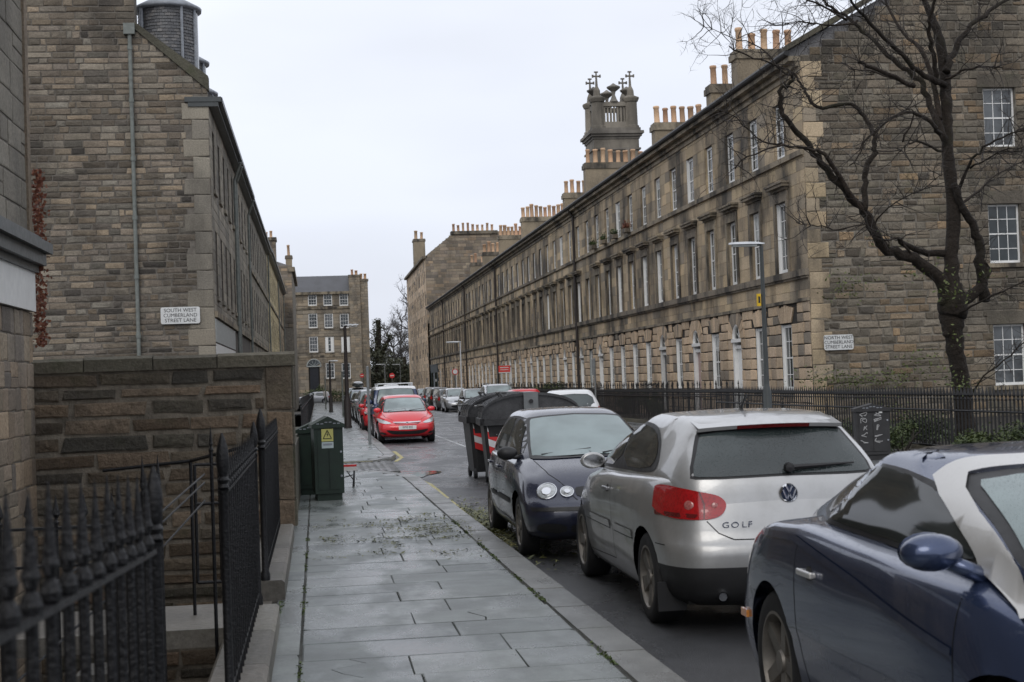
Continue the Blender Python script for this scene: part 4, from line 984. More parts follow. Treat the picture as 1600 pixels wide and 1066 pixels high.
# its chimney gable to the right, in two tall shafts
gx0, gx1, gx2 = e1-.35, ex(563, 500)[0], ex(576.5, 500)[0]; zc = ex(565, 436)[1]
for a, c, nm_, zt in ((gx0+.1, gx1+.1, 1, zc+.6), (gx1-.1, gx2, 2, zc)):
    b = MB(); b.box(a+.02, c-.02, EY-.55+nm_*.3, EY+6, -1.5, zt); s_ = b.build('chimney_shaft', M['mortar_dk'], eb)
    masonry(eb, (a, EY-.6+nm_*.3, -1), (1, 0, 0), (0, -1, 0), c-a, zt+1, (.34, .42), (.4, .8), mat=M['farstone'], joint=M['mortar'], indiv=0, depth=.03, gap=.03, rg=random.Random(78+nm_))
    b = MB(); b.box(a-.05, c+.1, EY-.7+nm_*.3, EY+1.5, zt-.3, zt); b.build('chimney_cope', M['trim'], s_)
    pots(s_, [(a+c)/2-.25, (a+c)/2+.3], zt, .75, .22, 'x', EY+.4)

# ------------------------------------------------------------------ church tower beyond the roofs
TY = 235.
def tx(px, py): p = at(px, py, TY); return p.x, p.z
ct = thing('church_tower', (tx(965, 500)[0], TY, 0), 'square stone church tower with corner turrets topped by crosses, above the roofs', 'tower')
xl, xr = tx(925, 220)[0], tx(1003, 220)[0]; xc = (xl+xr)/2; hw = (xr-xl)/2; yc = TY+hw
zcor = tx(962, 203)[1]; zb = tx(962, 236)[1]
b = MB(); b.box(xc-hw+.4, xc+hw-.4, yc-hw+.4, yc+hw-.4, 0, zcor-1.2); b.build('shaft', M['tower'], ct)
b = MB()
for i, (o, a, c) in enumerate(((.25, zcor-3.2, zcor-2.9), (.15, zcor-1.4, zcor-1.0), (.45, zcor-1.0, zcor-.6), (.75, zcor-.6, zcor-.15), (.3, zcor-.15, zcor+.4))): b.box(xc-hw+.4-o, xc+hw-.4+o, yc-hw+.4-o, yc+hw-.4+o, a, c)
b.build('cornice', M['tower'], ct)
b = MB()
for sx_ in (-1, 1):
    for w_ in (2.55, 1.75):
        b.box(xc+sx_*w_-.3, xc+sx_*w_+.3, TY+.1, TY+.45, zb-9, zcor-3.2)
b.build('pilaster', M['tower'], ct)
b = MB(); b.box(xc-1.25, xc+1.25, TY+.3, TY+.42, zb-9, zcor-3.6); b.build('belfry_opening', M['joint'], ct)
zt = tx(937, 152)[1]
for sx_ in (-1, 1):
    for sy in (-1, 1):
        X_, Y_ = xc+sx_*(hw-1.35), yc+sy*(hw-1.35)
        b = MB(); b.lathe([(1.28, zcor+.3), (1.28, zcor+.8), (1.08, zcor+.9), (1.02, zt-.7), (1.12, zt-.6)], (X_, Y_, 0), 8, a0=pi/8, a1=2*pi+pi/8); b.lathe([(1.2, zt-.6), (1.42, zt-.1), (1.42, zt+.1), (.62, zt+.45), (.55, zt+1.3), (.24, zt+2)], (X_, Y_, 0), 8, a0=pi/8, a1=2*pi+pi/8); tu = b.build('turret', M['tower'], ct)
        b = MB(); z = zt+2
        b.tube([(X_, Y_, z-.3), (X_, Y_, z+2.3)], [.24, .12], 8); b.tube([(X_-.62, Y_, z+1.7), (X_+.62, Y_, z+1.7)], .15, 8)
        for q in ((X_-.62, z+1.7), (X_+.62, z+1.7)): b.tube([(q[0], Y_-.12, q[1]-.24), (q[0], Y_-.12, q[1]+.24)], .15, 6)
        b.tube([(X_-.32, Y_, z+2.4), (X_+.32, Y_, z+2.4)], .14, 6); b.build('cross', M['tower'], tu)
for ax in (0, 1):
    for sd in (-1, 1):
        b = MB(); r_ = hw-1.6; q = hw-1.35
        def bx_(u0, u1, z0, z1, th=.3):
            if ax == 0: b.box(xc+u0, xc+u1, yc+sd*q-th, yc+sd*q+th, z0, z1)
            else: b.box(xc+sd*q-th, xc+sd*q+th, yc+u0, yc+u1, z0, z1)
        bx_(-r_+.6, r_-.6, zcor+.4, zcor+1.5, .45); bx_(-r_+.6, r_-.6, zcor+4.1, zcor+4.8, .4)
        for i in range(9): u = (i-4)*.55; bx_(u-.13, u+.13, zcor+1.5, zcor+4.1, .14)
        b.build('balustrade', M['tower'], ct)
        b = MB(); p_ = (xc, yc+sd*q) if ax == 0 else (xc+sd*q, yc)
        b.lathe([(.8, 4.8), (.5, 5.3), (.25, 6), (.35, 6.5), (1.1, 7.1), (1.15, 7.3), (.5, 7.6), (.1, 7.9)], (p_[0], p_[1], zcor), 10); b.build('urn', M['tower'], ct)
# ------------------------------------------------------------------ iron railings
def spear(mb, x, y, z, s=1., n=6):
    """wrought spearhead with collar and side barbs"""
    mb.lathe([(.008*s, z), (.020*s, z+.012*s), (.022*s, z+.03*s), (.012*s, z+.045*s), (.012*s, z+.06*s), (.030*s, z+.085*s), (.026*s, z+.11*s), (.012*s, z+.17*s), (.002, z+.23*s)], (x, y, 0), n)
def urn_head(mb, x, y, z, s=1.):
    mb.lathe([(.03*s, z), (.045*s, z+.02*s), (.032*s, z+.045*s), (.05*s, z+.075*s), (.03*s, z+.10*s), (.042*s, z+.14*s), (.052*s, z+.22*s), (.045*s, z+.30*s), (.024*s, z+.38*s), (.004, z+.43*s)], (x, y, 0), 12)
def heavy_spike(mb, x, y, z, s=1.):
    mb.lathe([(.016*s, z-.01), (.026*s, z+.0), (.029*s, z+.02*s), (.023*s, z+.04*s), (.014*s, z+.055*s), (.018*s, z+.07*s), (.025*s, z+.09*s), (.019*s, z+.11*s), (.010*s, z+.22*s), (.001, z+.31*s)], (x, y, 0), 8)
    mb.box(x-.006*s, x+.006*s, y-.045*s, y+.045*s, z+.07*s, z+.095*s)
def railing(label, pts, ztop, zbot, pitch, bar_r=.011, rail_h=None, head='spear', posts=(), mat='iron', low=.10, indiv=300, group=None, hs=1., name='iron_railing', sq=True):
    """pts: list of (x,y,(zbase)) corners; bars with heads stand on the line between"""
    t = thing(name, (pts[0][0], pts[0][1], zbot), label, 'railing', group=group)
    seg = []
    for a, b in zip(pts, pts[1:]):
        A, B = Vector((a[0], a[1], 0)), Vector((b[0], b[1], 0)); L = (B-A).length; n = max(1, round(L/pitch))
        seg += [A+(B-A)*((i+.5)/n) for i in range(n)]
    top = lambda p: (ztop(p) if callable(ztop) else ztop)
    bot = lambda p: (zbot if not callable(zbot) else zbot(p))
    for dz, nm_ in ((0, 'top_rail'), (low, 'bottom_rail')):
        b = MB(); P = []
        for a, c in zip(pts, pts[1:]):
            A, B = Vector((a[0], a[1], 0)), Vector((c[0], c[1], 0)); n = max(1, int((B-A).length/.7))
            for i in range(n+1): p = A+(B-A)*i/n; p.z = top(p) if dz == 0 else bot(p)+low; P.append(p)
        for p, q in zip(P, P[1:]):
            if (q-p).length < .01: continue
            d = (q-p).normalized(); sd = Vector((-d.y, d.x, 0)).normalized()*(.021 if dz == 0 else .014)*hs; h = Vector((0, 0, .010*hs))
            b.prism([p-sd-h, p+sd-h, p+sd+h, p-sd+h], q-p)
        b.build(nm_, M[mat], t)
    hd = {'spear': spear, 'heavy': heavy_spike}[head]
    key = ('bar', round(bar_r, 3), head, round(hs, 2), mat)
    rest = MB()
    for i, p in enumerate(seg):
        zt, z0 = top(p), bot(p)
        if i < indiv:
            k2 = key+(round(zt-z0, 2),)
            if k2 not in TPL:
                b = MB(); H = round(zt-z0, 2)
                if sq: b.box(-bar_r, bar_r, -bar_r, bar_r, 0, H+.02)
                else: b.tube([(0, 0, 0), (0, 0, H+.02)], bar_r, 7)
                hd(b, 0, 0, H+.01, hs); TPL[k2] = b.mesh('bar', M[mat])
            link('baluster', TPL[k2], t, Vector((p.x, p.y, z0))-wloc(t))
        else:
            rest.box(p.x-bar_r, p.x+bar_r, p.y-bar_r, p.y+bar_r, z0, zt+.02); rest.lathe([(.01, zt), (.028, zt+.06), (.012, zt+.13), (.001, zt+.2)], (p.x, p.y, 0), 4)
    if rest.v: rest.build('balusters', M[mat], t, kind='stuff')
    for (x, y, s_) in posts:
        b = MB(); p = Vector((x, y, 0)); zt = top(p)+.02; r = .034*s_; b.lathe([(r*1.5, bot(p)), (r*1.5, bot(p)+.06), (r, bot(p)+.09), (r, zt-.02), (r*1.35, zt)], (x, y, 0), 12); urn_head(b, x, y, zt, s_)
        sharp(b.build('post', M[mat], t), 40)
    return t
RX = -.45
# plinth stones under the near railings
def plinth(label, x0, x1, y0, y1, z1, n=1):
    t = thing('plinth_stone', ((x0+x1)/2, y0, 0), label, 'stone kerb'); L = (y1-y0)/n
    for i in range(n):
        b = MB(); a, c = y0+i*L+.004, y0+(i+1)*L-.004; e = .02
        b.prism([(x0, a, -.3), (x1, a, -.3), (x1, a, z1-e), (x1-e, a, z1), (x0+e, a, z1), (x0, a, z1-e)], (0, c-a, 0)); b.build('stone', M['step'], t)
    return t
plinth('worn pale plinth under the nearest curved railing at the photo left bottom', -.62, -.34, 1.5, 4.35, .14, 2)
plinth('mossy plinth stone under the dense middle railing section', -.62, -.31, 7.15, 10.5, .16, 3)
plinth('plinth stone under the short railing against the boundary wall', -.62, -.30, 11.75, 16.5, .16, 4)
b = MB(); b.box(-2.2, -.40, 10.52, 11.72, -.12, .008); tag(b.build('doorstep_slab', M['step']), 'flat entrance slab crossing the area between the middle and far railing sections', 'doorstep')
st_ = thing('area_steps', (-1.1, 8.6, -2.3), 'pale worn stone steps behind the middle railing section', 'steps')
for i in range(7):
    b = MB(); b.box(-1.35, -.66, 8.2+i*.3, 8.5+i*.3, -1.9+i*.17, -1.72+i*.17+.06); b.build('step', M['step'], st_)
b = MB(); b.box(-1.05, -.66, 8.0, 8.4, -.4, .05); b.box(-1.5, -1.15, 9.2, 9.6, -.4, -.02); b.build('coping_block', M['step'], st_)
ztA = lambda p: 1.25+(4.1-p.y)*.045
railing('heavy black railing nearest the camera with blurred spearheads, at the left edge', [(RX-.02, 1.7), (RX, 4.02)], ztA, .12, .165, bar_r=.0115, head='heavy', hs=.66, posts=[(RX, 4.12, .48)], sq=False, low=.12)
railing('dense middle railing section with an urn post at its near end', [(RX, 7.18), (RX, 10.4)], lambda p: 1.185, .15, .19, bar_r=.0085, head='heavy', hs=.55, posts=[(RX, 7.05, .62), (RX, 10.5, .55)], sq=False)
railing('short railing section standing against the boundary wall', [(RX, 11.95), (RX, 16.4)], lambda p: 1.17, .15, .19, bar_r=.0085, head='heavy', hs=.555, posts=[(RX, 11.8, .75)], sq=False)
railing('thin low railing with small spearheads behind the nearest railing, across the basement area', [(-2.6, 8.0), (-1.02, 8.0)], .98, -.25, .142, bar_r=.009, head='spear', hs=.7, posts=(), low=1.03)
tg = thing('area_gate', (-1.0, 8.0, -.6), 'slender iron gate and stair handrails seen between the two urn posts', 'gate')
b = MB()
for x, y in ((-.93, 8.0), (-.86, 8.1)): b.tube([(x, y, -1.6), (x, y, 1.12)], .018, 8); heavy_spike(b, x, y, 1.12, .7)
b.build('post', M['iron'], tg)
b = MB()
for dz in (0, -.1, -.32): b.tube([(-1.35, 6.2, .75+dz), (-.86, 8.05, 1.02+dz*.6), (-.70, 9.2, 1.16+dz*.5)], .0055, 6)
b.build('handrail', M['iron'], tg)
b = MB(); z0, z1 = .45, 1.2
x0, x1 = at(303, 700, 9.6).x, at(341, 700, 9.6).x
for x in (x0, x1): b.tube([(x, 9.6, z0), (x, 9.6, z1)], .012, 6)
for z in (z0, .95, z1): b.tube([(x0, 9.6, z), (x1, 9.6, z)], .011, 6)
xm = (x0+x1)/2; b.tube([(xm+.03, 9.6, -.2), (xm+.03, 9.6, z1+.08)], .013, 6); heavy_spike(b, xm+.03, 9.6, z1+.08, .55); b.build('gate_frame', M['iron'], tg)
b = MB(); b.tube([(RX, 10.5, 1.28), (-.95, 11.2, 1.15), (-1.6, 11.3, 1.1)], .014, 6); b.tube([(-.95, 11.2, 0), (-.95, 11.2, 1.15)], .014, 6); b.build('return_rail', M['iron'], tg)
# left terrace railings going away beyond the lane
railing('long dark railing running away in front of the left terrace', [(-.36, 33.5), (-.36, 110)], lambda p: zg(p.y)+1.22, lambda p: 0 if False else zg(p.y), .2, bar_r=.012, mat='ironfar', indiv=150) if False else None
t = thing('iron_railing', (-.36, 33, 0), 'long dark railing running away in front of the left terrace', 'railing')
b = MB(); b2_ = MB(); b3_ = MB()
y = 33.
while y < 150:
    z = zg(y)
    if y < 70: link('baluster', TPL.setdefault('fb', (lambda m: (m.box(-.011, .011, -.011, .011, .1, 1.2), spear(m, 0, 0, 1.18), m.mesh('bar', M['ironfar']))[-1])(MB())), t, (0, y-33, z))
    else: b.box(-.37, -.35, y-.01, y+.01, z+.1, z+1.25)
    y += .17 if y < 60 else .3
b.build('balusters', M['ironfar'], t, kind='stuff')
for a, c in ((33, 60), (60, 100), (100, 150)):
    b2_.prism([(-.38, a, zg(a)+1.14), (-.34, a, zg(a)+1.14), (-.34, a, zg(a)+1.17), (-.38, a, zg(a)+1.17)], (0, c-a, zg(c)-zg(a)))
    b3_.prism([(-.62, a, zg(a)-.1), (-.34, a, zg(a)-.1), (-.34, a, zg(a)+.14), (-.62, a, zg(a)+.14)], (0, c-a, zg(c)-zg(a)))
b2_.build('top_rail', M['ironfar'], t); b3_.build('plinth', M['step'], t)
# pale pickets glimpsed behind the cabinet
# right side: railings of the terrace, one run per house
for bi in range(6):
    y0 = 41.0 if bi == 0 else 65.97+24.12*(bi-1); y1 = 65.97+24.12*bi
    railing('black area railing with spearheads in front of the %s' % ('first north terrace house, by the lamp post', 'second north terrace block', 'third north terrace block', 'fourth north terrace block', 'fifth north terrace block', 'shopfront block')[bi], [(11.32, y0+.1), (11.32, y1)], (lambda p: zg(p.y)+1.12), (lambda p: zg(p.y)), .16 if bi < 2 else .3, bar_r=.012, mat='ironfar', indiv=(150 if bi < 2 else 0), hs=1.1) if False else None
    t = thing('iron_railing', (11.32, y0, 0), ('black area railing before the white door of the first north terrace house', 'area railing before the second north terrace block with potted plants', 'area railing before the third north terrace block, behind the red board', 'area railing before the fourth north terrace block', 'area railing before the fifth north terrace block', 'farthest area railing, before the blue shopfront')[bi], 'railing', group='area railings of the north terrace')
    key = 'rb'
    if key not in TPL:
        m = MB(); m.box(-.012, .012, -.012, .012, .05, 1.02); spear(m, 0, 0, 1.0, 1.0); TPL[key] = m.mesh('bar', M['ironfar'])
    b = MB(); y = y0+.1; k = 0
    while y < y1:
        if bi < 2: link('baluster', TPL[key], t, (0, y-y0, zg(y)))
        else: z = zg(y); b.box(11.30, 11.34, y-.02, y+.02, z, z+1.22)
        y += .155 if bi < 2 else .3
    if b.v: b.build('balusters', M['ironfar'], t, kind='stuff')
    b = MB(); z, zz = zg(y0), zg(y1); b.prism([(11.29, y0, z+.95), (11.35, y0, z+.95), (11.35, y0, z+.98), (11.29, y0, z+.98)], (0, y1-y0, zz-z)); b.build('top_rail', M['ironfar'], t)
    b = MB(); b.prism([(11.2, y0, z-.1), (11.45, y0, z-.1), (11.45, y0, z+.12), (11.2, y0, z+.12)], (0, y1-y0, zz-z)); b.build('plinth', M['coping'], t)
    if bi < 3:                                                # returns up to the doors
        for k in range(9):
            if BAYS[k] == 'd':
                cy = 43.2+2.68*(bi*9+k)
                for sgn in (-1, 1):
                    b = MB(); yy = cy+sgn*.72
                    for i in range(14): x = 11.5+i*.19; b.box(x-.01, x+.01, yy-.01, yy+.01, 0, 1.15+.0); spear(b, x, yy, 1.13, 1, 4)
                    b.box(11.4, 14.1, yy-.02, yy+.02, 1.03, 1.06); b.build('door_railing', M['ironfar'], t)
# garden fence before the bare tree
def fx(Y): return 11.3+(Y-34)*-.045 if Y < 34 else 11.3
t = thing('iron_railing', (11.3, 41, 0), 'long garden railing running past the bare tree on the right', 'railing')
if True:
    m = MB(); m.box(-.012, .012, -.012, .012, .05, 1.0); spear(m, 0, 0, .98, 1.15); me = m.mesh('bar', M['ironfar']); y = 40.9; k = 0
    P = []
    while y > 12:
        x = fx(y); link('baluster', me, t, (x-11.3, y-41, 0)); y -= .135; k += 1
        if k % 22 == 0:
            b = MB(); b.box(x-.02, x+.02, y-.02, y+.02, 0, .86); urn_head(b, x, y, .85, .42); b.build('post', M['ironfar'], t)
    for z in (.79, .12):
        b = MB(); b.tube([(fx(41), 41, z), (fx(34), 34, z), (fx(12), 12, z)], .02, 4); b.build('rail', M['ironfar'], t)
    b = MB(); b.prism([(fx(34)-.12, 34, -.1), (fx(34)+.12, 34, -.1), (fx(34)+.12, 34, .1), (fx(34)-.12, 34, .1)], (fx(12)-fx(34), -22, 0)); b.build('plinth', M['coping'], t)
b = MB()
for i in range(12):
    for j in range(14):
        def gz(x, y): return .06+.05*sin(x*1.3+y*.7)+.04*sin(y*1.9-x)
        x, y = 11.5+i*1.2, 12+j*2.1; b.quad((x, y, gz(x, y)), (x+1.2, y, gz(x+1.2, y)), (x+1.2, y+2.1, gz(x+1.2, y+2.1)), (x, y+2.1, gz(x, y+2.1)))
b2 = b.build('garden_bed', M['soil']); tag(b2, kind='structure')

# ------------------------------------------------------------------ leaves, bushes, trees
def leaves(mb, c, rad, n, s, rg, flat=1., droop=0):
    c = Vector(c)
    for i in range(n):
        d = Vector((rg.gauss(0, 1), rg.gauss(0, 1), rg.gauss(0, 1))).normalized()*(rg.random()**.45)
        p = c+Vector((d.x*rad[0], d.y*rad[1], d.z*rad[2])); a = Vector((rg.uniform(-1, 1), rg.uniform(-1, 1), rg.uniform(-.7, .7))).normalized(); k = s*rg.uniform(.6, 1.4)
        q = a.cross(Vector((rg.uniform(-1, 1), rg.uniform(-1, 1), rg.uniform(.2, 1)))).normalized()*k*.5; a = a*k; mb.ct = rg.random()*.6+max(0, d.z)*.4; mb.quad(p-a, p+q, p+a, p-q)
def bush(label, x, y, z, rx, ry, rz, n, s, seed, name='shrub', cat='shrub', group=None, clumps=9, mat='leaf'):
    rg = random.Random(seed); t = thing(name, (x, y, z), label, cat, group=group); b = MB()
    for i in range(clumps):
        a = rg.uniform(0, 6.28); r = rg.random()**.5
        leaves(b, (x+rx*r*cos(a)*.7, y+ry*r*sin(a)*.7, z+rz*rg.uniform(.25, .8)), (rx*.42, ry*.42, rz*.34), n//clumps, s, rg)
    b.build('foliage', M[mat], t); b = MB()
    for i in range(7): a = rg.uniform(0, 6.28); b.tube([(x+.05*cos(a), y+.05*sin(a), z-.05), (x+rx*.4*cos(a), y+ry*.4*sin(a), z+rz*.5), (x+rx*.6*cos(a+.3), y+ry*.6*sin(a+.3), z+rz*.8)], [.02, .012, .005], 4)
    b.build('stems', M['twig'], t); return t
g_ = 'shrubs behind the garden railing'
for i, (px, Y, w, h, lab) in enumerate(((1410, 27, .9, .75, 'low leafy shrub behind the garden railing, just right of the graffitied cabinet'), (1452, 27.5, .8, .95, 'lighter green shrub behind the garden railing, left of the tree trunk'), (1500, 24, .8, .5, 'small yellowish shrub at the foot of the bare tree'), (1550, 24.5, .9, .6, 'yellow-green shrub right of the bare tree'), (1592, 23, .9, .85, 'dark shrub at the right edge of the photo behind the railing'))):
    x = at(px, 660, Y).x; bush(lab, x+.1, Y+.3, 0, w*.8, .5, h*.75, 1500, .03, 50+i, group=g_)
b = MB(); rg = random.Random(9)
for i in range(7000):
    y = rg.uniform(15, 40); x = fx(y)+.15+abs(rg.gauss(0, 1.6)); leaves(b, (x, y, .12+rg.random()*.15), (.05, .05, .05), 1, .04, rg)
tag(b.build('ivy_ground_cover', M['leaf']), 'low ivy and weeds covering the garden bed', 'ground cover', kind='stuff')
# weeds hanging on the gable wall
b = MB(); rg = random.Random(12)
for px, py, n in ((1330, 440, 30), (1290, 592, 60), (1340, 597, 70), (1400, 590, 60), (1320, 458, 20), (1440, 560, 40), (1380, 640, 60)):
    p = at(px, py, 40.7)
    for i in range(n*3):
        q = p+Vector((rg.gauss(0, .45), -rg.random()*.2, rg.gauss(0, .16))); leaves(b, q, (.04, .04, .03), 1, .045, rg)
tag(b.build('wall_creeper', M['sprout']), 'thin green creeper trailing on the north gable wall', 'climbing plant', kind=None)
# potted plants in front of the second block
for i, (px, py, Y, r, lab, mt) in enumerate(((898, 604, 74, .62, 'round clipped bush in a pot behind the railing of the second block', 'leaf'), (868, 608, 77, .7, 'dark spreading bush left of the round clipped bush', 'leaf'), (985, 632, 56, .5, 'bush with red flowers behind the railing, right of the grey pole', 'leaf'), (1030, 628, 52, .5, 'loose green bush behind the railing of the first block', 'leaf'))):
    p = at(px, py+6, Y); bush(lab, 11.9, Y, .2 if i > 1 else .35, r, r, 1.0 if i < 2 else .7, 1300, .05, 70+i, 'potted_plant', 'potted plant')

def limb(mb, pts, r0, r1, n=7, seed=0, sub=4):
    P = catmull([tuple(p) for p in pts], sub); k = len(P); rg = random.Random(seed); r0 *= .88; r1 *= .8
    mb.tube([Vector(p)+Vector((rg.gauss(0, 1), rg.gauss(0, 1), rg.gauss(0, 1)))*(.012+.08*r0) for p in P], [(r0+(r1-r0)*(i/(k-1))**.8)*rg.uniform(.92, 1.09) for i in range(k)], n); return P
def twigs(mb, P, rg, n, L, r, depth=2, up=.25, start=.2, bend=.35):
    for i in range(n):
        k = int(len(P)*(start+(1-start)*rg.random())); k = min(k, len(P)-2); p = Vector(P[k]); d0 = (Vector(P[k+1])-p).normalized()
        q = Vector((rg.gauss(0, 1), rg.gauss(0, 1)*.8, rg.gauss(0, 1)+up)).normalized(); d = (d0*.5+q).normalized(); l = L*rg.uniform(.5, 1.3); pts = [p]; m = 6
        for j in range(m):
            d = (d+Vector((rg.gauss(0, bend), rg.gauss(0, bend), rg.gauss(0, bend)+up*.3))*.5).normalized(); pts.append(pts[-1]+d*l/m)
        mb.tube(pts, [r*(1-j/(m+.6)) for j in range(m+1)], 4 if r > .008 else 3, cap=False)
        if depth > 0: twigs(mb, pts, rg, rg.randint(2, 4), l*.55, r*.55, depth-1, up, .2, bend)
tt = thing('bare_tree', (11.9, 26.5, 0), 'large bare tree with a thick dark trunk behind the garden railing', 'tree')
TYY = 26.5
def Z(pts, dy=0., dy1=None):
    n = len(pts); dy1 = dy if dy1 is None else dy1
    return [at(1200+x/2.665, y/2.665, TYY+dy+(dy1-dy)*i/max(1, n-1)) for i, (x, y) in enumerate(pts)]
b = MB(); rg = random.Random(77)
base = at(1512, 700, TYY)
TP = [(1513, 706, .27), (1510, 672, .215), (1505, 630, .19), (1500, 590, .17), (1494, 555, .175), (1490, 525, .19), (1488, 500, .25), (1488, 480, .30), (1487, 460, .27), (1486, 435, .17), (1487, 398, .145), (1490, 330, .14), (1483, 262, .125), (1480, 210, .12), (1478, 158, .115), (1476, 112, .115), (1468, 64, .10), (1459, 34, .075), (1440, -8, .05)]
PP = catmull([tuple(at(x, y, TYY+(.6*max(0, (430-y)/430))))+(r,) for x, y, r in TP], 5)
b.tube([Vector(p[:3])+Vector((rg.gauss(0, .008), rg.gauss(0, .008), 0)) for p in PP], [p[3]*.92*rg.uniform(.94, 1.07) for p in PP], 16)
base = at(1513, 706, TYY)
b.tube([(base.x, TYY, -.1), (base.x, TYY, .06), base+Vector((0, 0, .12))], [.42, .34, .26], 12)
for px, py, r in ((1478, 522, .07), (1499, 548, .06), (1508, 612, .07), (1472, 472, .08), (1510, 470, .07)):
    p = at(px, py, TYY-.12); b.lathe([(.0, -r), (r*.8, -r*.5), (r, 0), (r*.7, r*.6), (0, r)], p, 7)
tr1 = b.build('trunk', M['bark'], tt, True)
LMB = [  # (points, y0, y1, r0, r1, twigs)
    ([(768, 1250), (700, 1150), (600, 1075), (500, 1040), (440, 960), (400, 880), (330, 800), (250, 710), (190, 630), (100, 530), (55, 450), (60, 370), (110, 325)], 0, -1.4, .15, .035, 12),
    ([(405, 880), (405, 760), (412, 690), (440, 640), (442, 570), (400, 490), (345, 435), (230, 455), (170, 415), (150, 370), (115, 325), (60, 280), (-60, 240), (-160, 200)], -.7, .6, .068, .016, 12),
    ([(410, 890), (310, 760), (230, 640), (170, 625), (60, 602), (-60, 640), (-140, 700)], -.7, -1.6, .06, .012, 9),
    ([(740, 580), (690, 470), (640, 350), (580, 300), (500, 230), (420, 150), (330, 80), (250, 20), (180, -30)], .1, 1.5, .085, .025, 14),
    ([(735, 350), (650, 320), (560, 230), (460, 130), (380, 50), (330, -30)], .2, -.9, .075, .025, 10),
    ([(742, 300), (770, 230), (810, 150), (880, 80), (960, 20), (1030, -20)], .2, .8, .085, .035, 9),
    ([(700, 330), (690, 230), (668, 130), (680, 50), (700, -40)], .2, -.6, .065, .03, 8),
    ([(720, 500), (660, 250), (560, 130), (480, 0)], .2, 1.9, .07, .02, 8),
    ([(900, 1250), (885, 1120), (880, 1020), (850, 930), (800, 850), (775, 770)], .1, 0, .12, .085, 4),
    ([(770, 1290), (830, 1240), (890, 1180), (905, 1090)], 0, .1, .14, .12, 2),
    ([(715, 560), (660, 500), (600, 470), (500, 500), (400, 600), (350, 690)], -.2, -1.2, .055, .014, 8),
    ([(560, 590), (610, 470), (560, 460)], -.9, -1.3, .02, .01, 3),
    ([(720, 640), (640, 590), (580, 600), (550, 630)], 0, -1, .035, .01, 5),
    ([(600, 360), (500, 310), (390, 262), (380, 255)], 0, -.8, .055, .035, 3),
    ([(560, 350), (450, 300), (340, 290)], 0, .8, .03, .012, 4),
    ([(745, 330), (820, 290), (900, 280), (980, 285)], .1, -.7, .035, .012, 5),
    ([(790, 800), (840, 680), (900, 620), (1000, 560), (1100, 530)], .1, -1.2, .04, .015, 8),
    ([(800, 860), (880, 790), (960, 720), (1080, 660)], .1, 1.2, .035, .012, 8),
    ([(840, 700), (960, 640), (1100, 600)], -.2, -.9, .025, .01, 7),
    ([(600, 1060), (540, 990), (480, 1000), (410, 940), (300, 955), (200, 945), (120, 930)], -.3, -1.5, .03, .008, 8),
    ([(760, 1060), (640, 1050), (560, 1010), (540, 990)], .1, -.3, .09, .04, 3),
    ([(430, 960), (500, 860), (640, 790), (740, 720)], -.5, -1.5, .02, .006, 6),
    ([(800, 1300), (900, 1250), (1050, 1180), (1150, 1120)], -.3, -1.5, .03, .008, 6),
    ([(830, 1660), (900, 1570), (1010, 1480), (1100, 1400)], -.3, -1.2, .025, .008, 5),
    ([(60, 600), (-20, 590), (-120, 500), (-180, 460)], -1.2, -1.8, .022, .006, 7),
    ([(115, 325), (50, 290), (-30, 200), (-160, 150), (-290, 100)], .3, 1.0, .03, .006, 9),
    ([(380, 90), (250, 110), (150, 90), (40, 110)], .9, 1.4, .03, .006, 9),
    ([(330, 80), (200, 10), (80, -30), (0, -60)], 1.4, 1.8, .03, .01, 8),
]
tw = MB(); nb_ = 0
for i, (pts, a, c, r0, r1, n) in enumerate(LMB):
    b = MB(); P = limb(b, Z(pts, a, c), r0, r1, 9 if r0 > .06 else 6, 10+i); b.build('limb', M['bark'], tt, True)
    twigs(tw, P, rg, int(n*2.6), .8, .010, 2, .1 if i not in (3, 4, 5, 6, 7) else .3, .25)
tw.build('twigs', M['twig'], tt, kind='stuff')
b = MB()
for px, py, n in ((1392, 392, 26), (1480, 452, 40), (1505, 465, 30), (1500, 600, 60), (1480, 590, 30), (1520, 610, 30), (1430, 432, 20), (1540, 430, 20), (1475, 420, 15), (1370, 375, 12), (1490, 530, 20)):
    p = at(px, py, TYY-.35)
    for k in range(n): leaves(b, p+Vector((rg.gauss(0, .13), rg.gauss(0, .15), rg.gauss(0, .09))), (.03, .03, .03), 1, .035, rg)
b.build('sprouts', M['sprout'], tt, kind='stuff')

# far trees beyond the end of the street
def far_tree(label, x, y, h, seed, spread=.5, r=.35, n=26, z0=-1.):
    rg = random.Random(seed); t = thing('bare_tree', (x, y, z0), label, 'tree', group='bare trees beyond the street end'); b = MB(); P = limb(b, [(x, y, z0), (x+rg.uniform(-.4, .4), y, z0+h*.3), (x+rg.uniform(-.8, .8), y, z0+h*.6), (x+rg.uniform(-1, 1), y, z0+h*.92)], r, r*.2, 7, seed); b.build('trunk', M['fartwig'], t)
    b = MB()
    for i in range(n):
        k = int(len(P)*rg.uniform(.25, .98)); p = Vector(P[min(k, len(P)-1)]); a = rg.uniform(0, 6.28); L = h*spread*rg.uniform(.4, 1)*(1.1-.5*k/len(P)); d = Vector((cos(a), sin(a)*.7, rg.uniform(.3, 1.2))).normalized(); pts = [p]
        for j in range(5): d = (d+Vector((rg.gauss(0, .18), rg.gauss(0, .18), .08))).normalized(); pts.append(pts[-1]+d*L/5)
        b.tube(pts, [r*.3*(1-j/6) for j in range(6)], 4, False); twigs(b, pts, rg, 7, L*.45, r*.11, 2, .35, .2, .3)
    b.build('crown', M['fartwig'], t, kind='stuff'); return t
TX = lambda px, Y: at(px, 600, Y).x
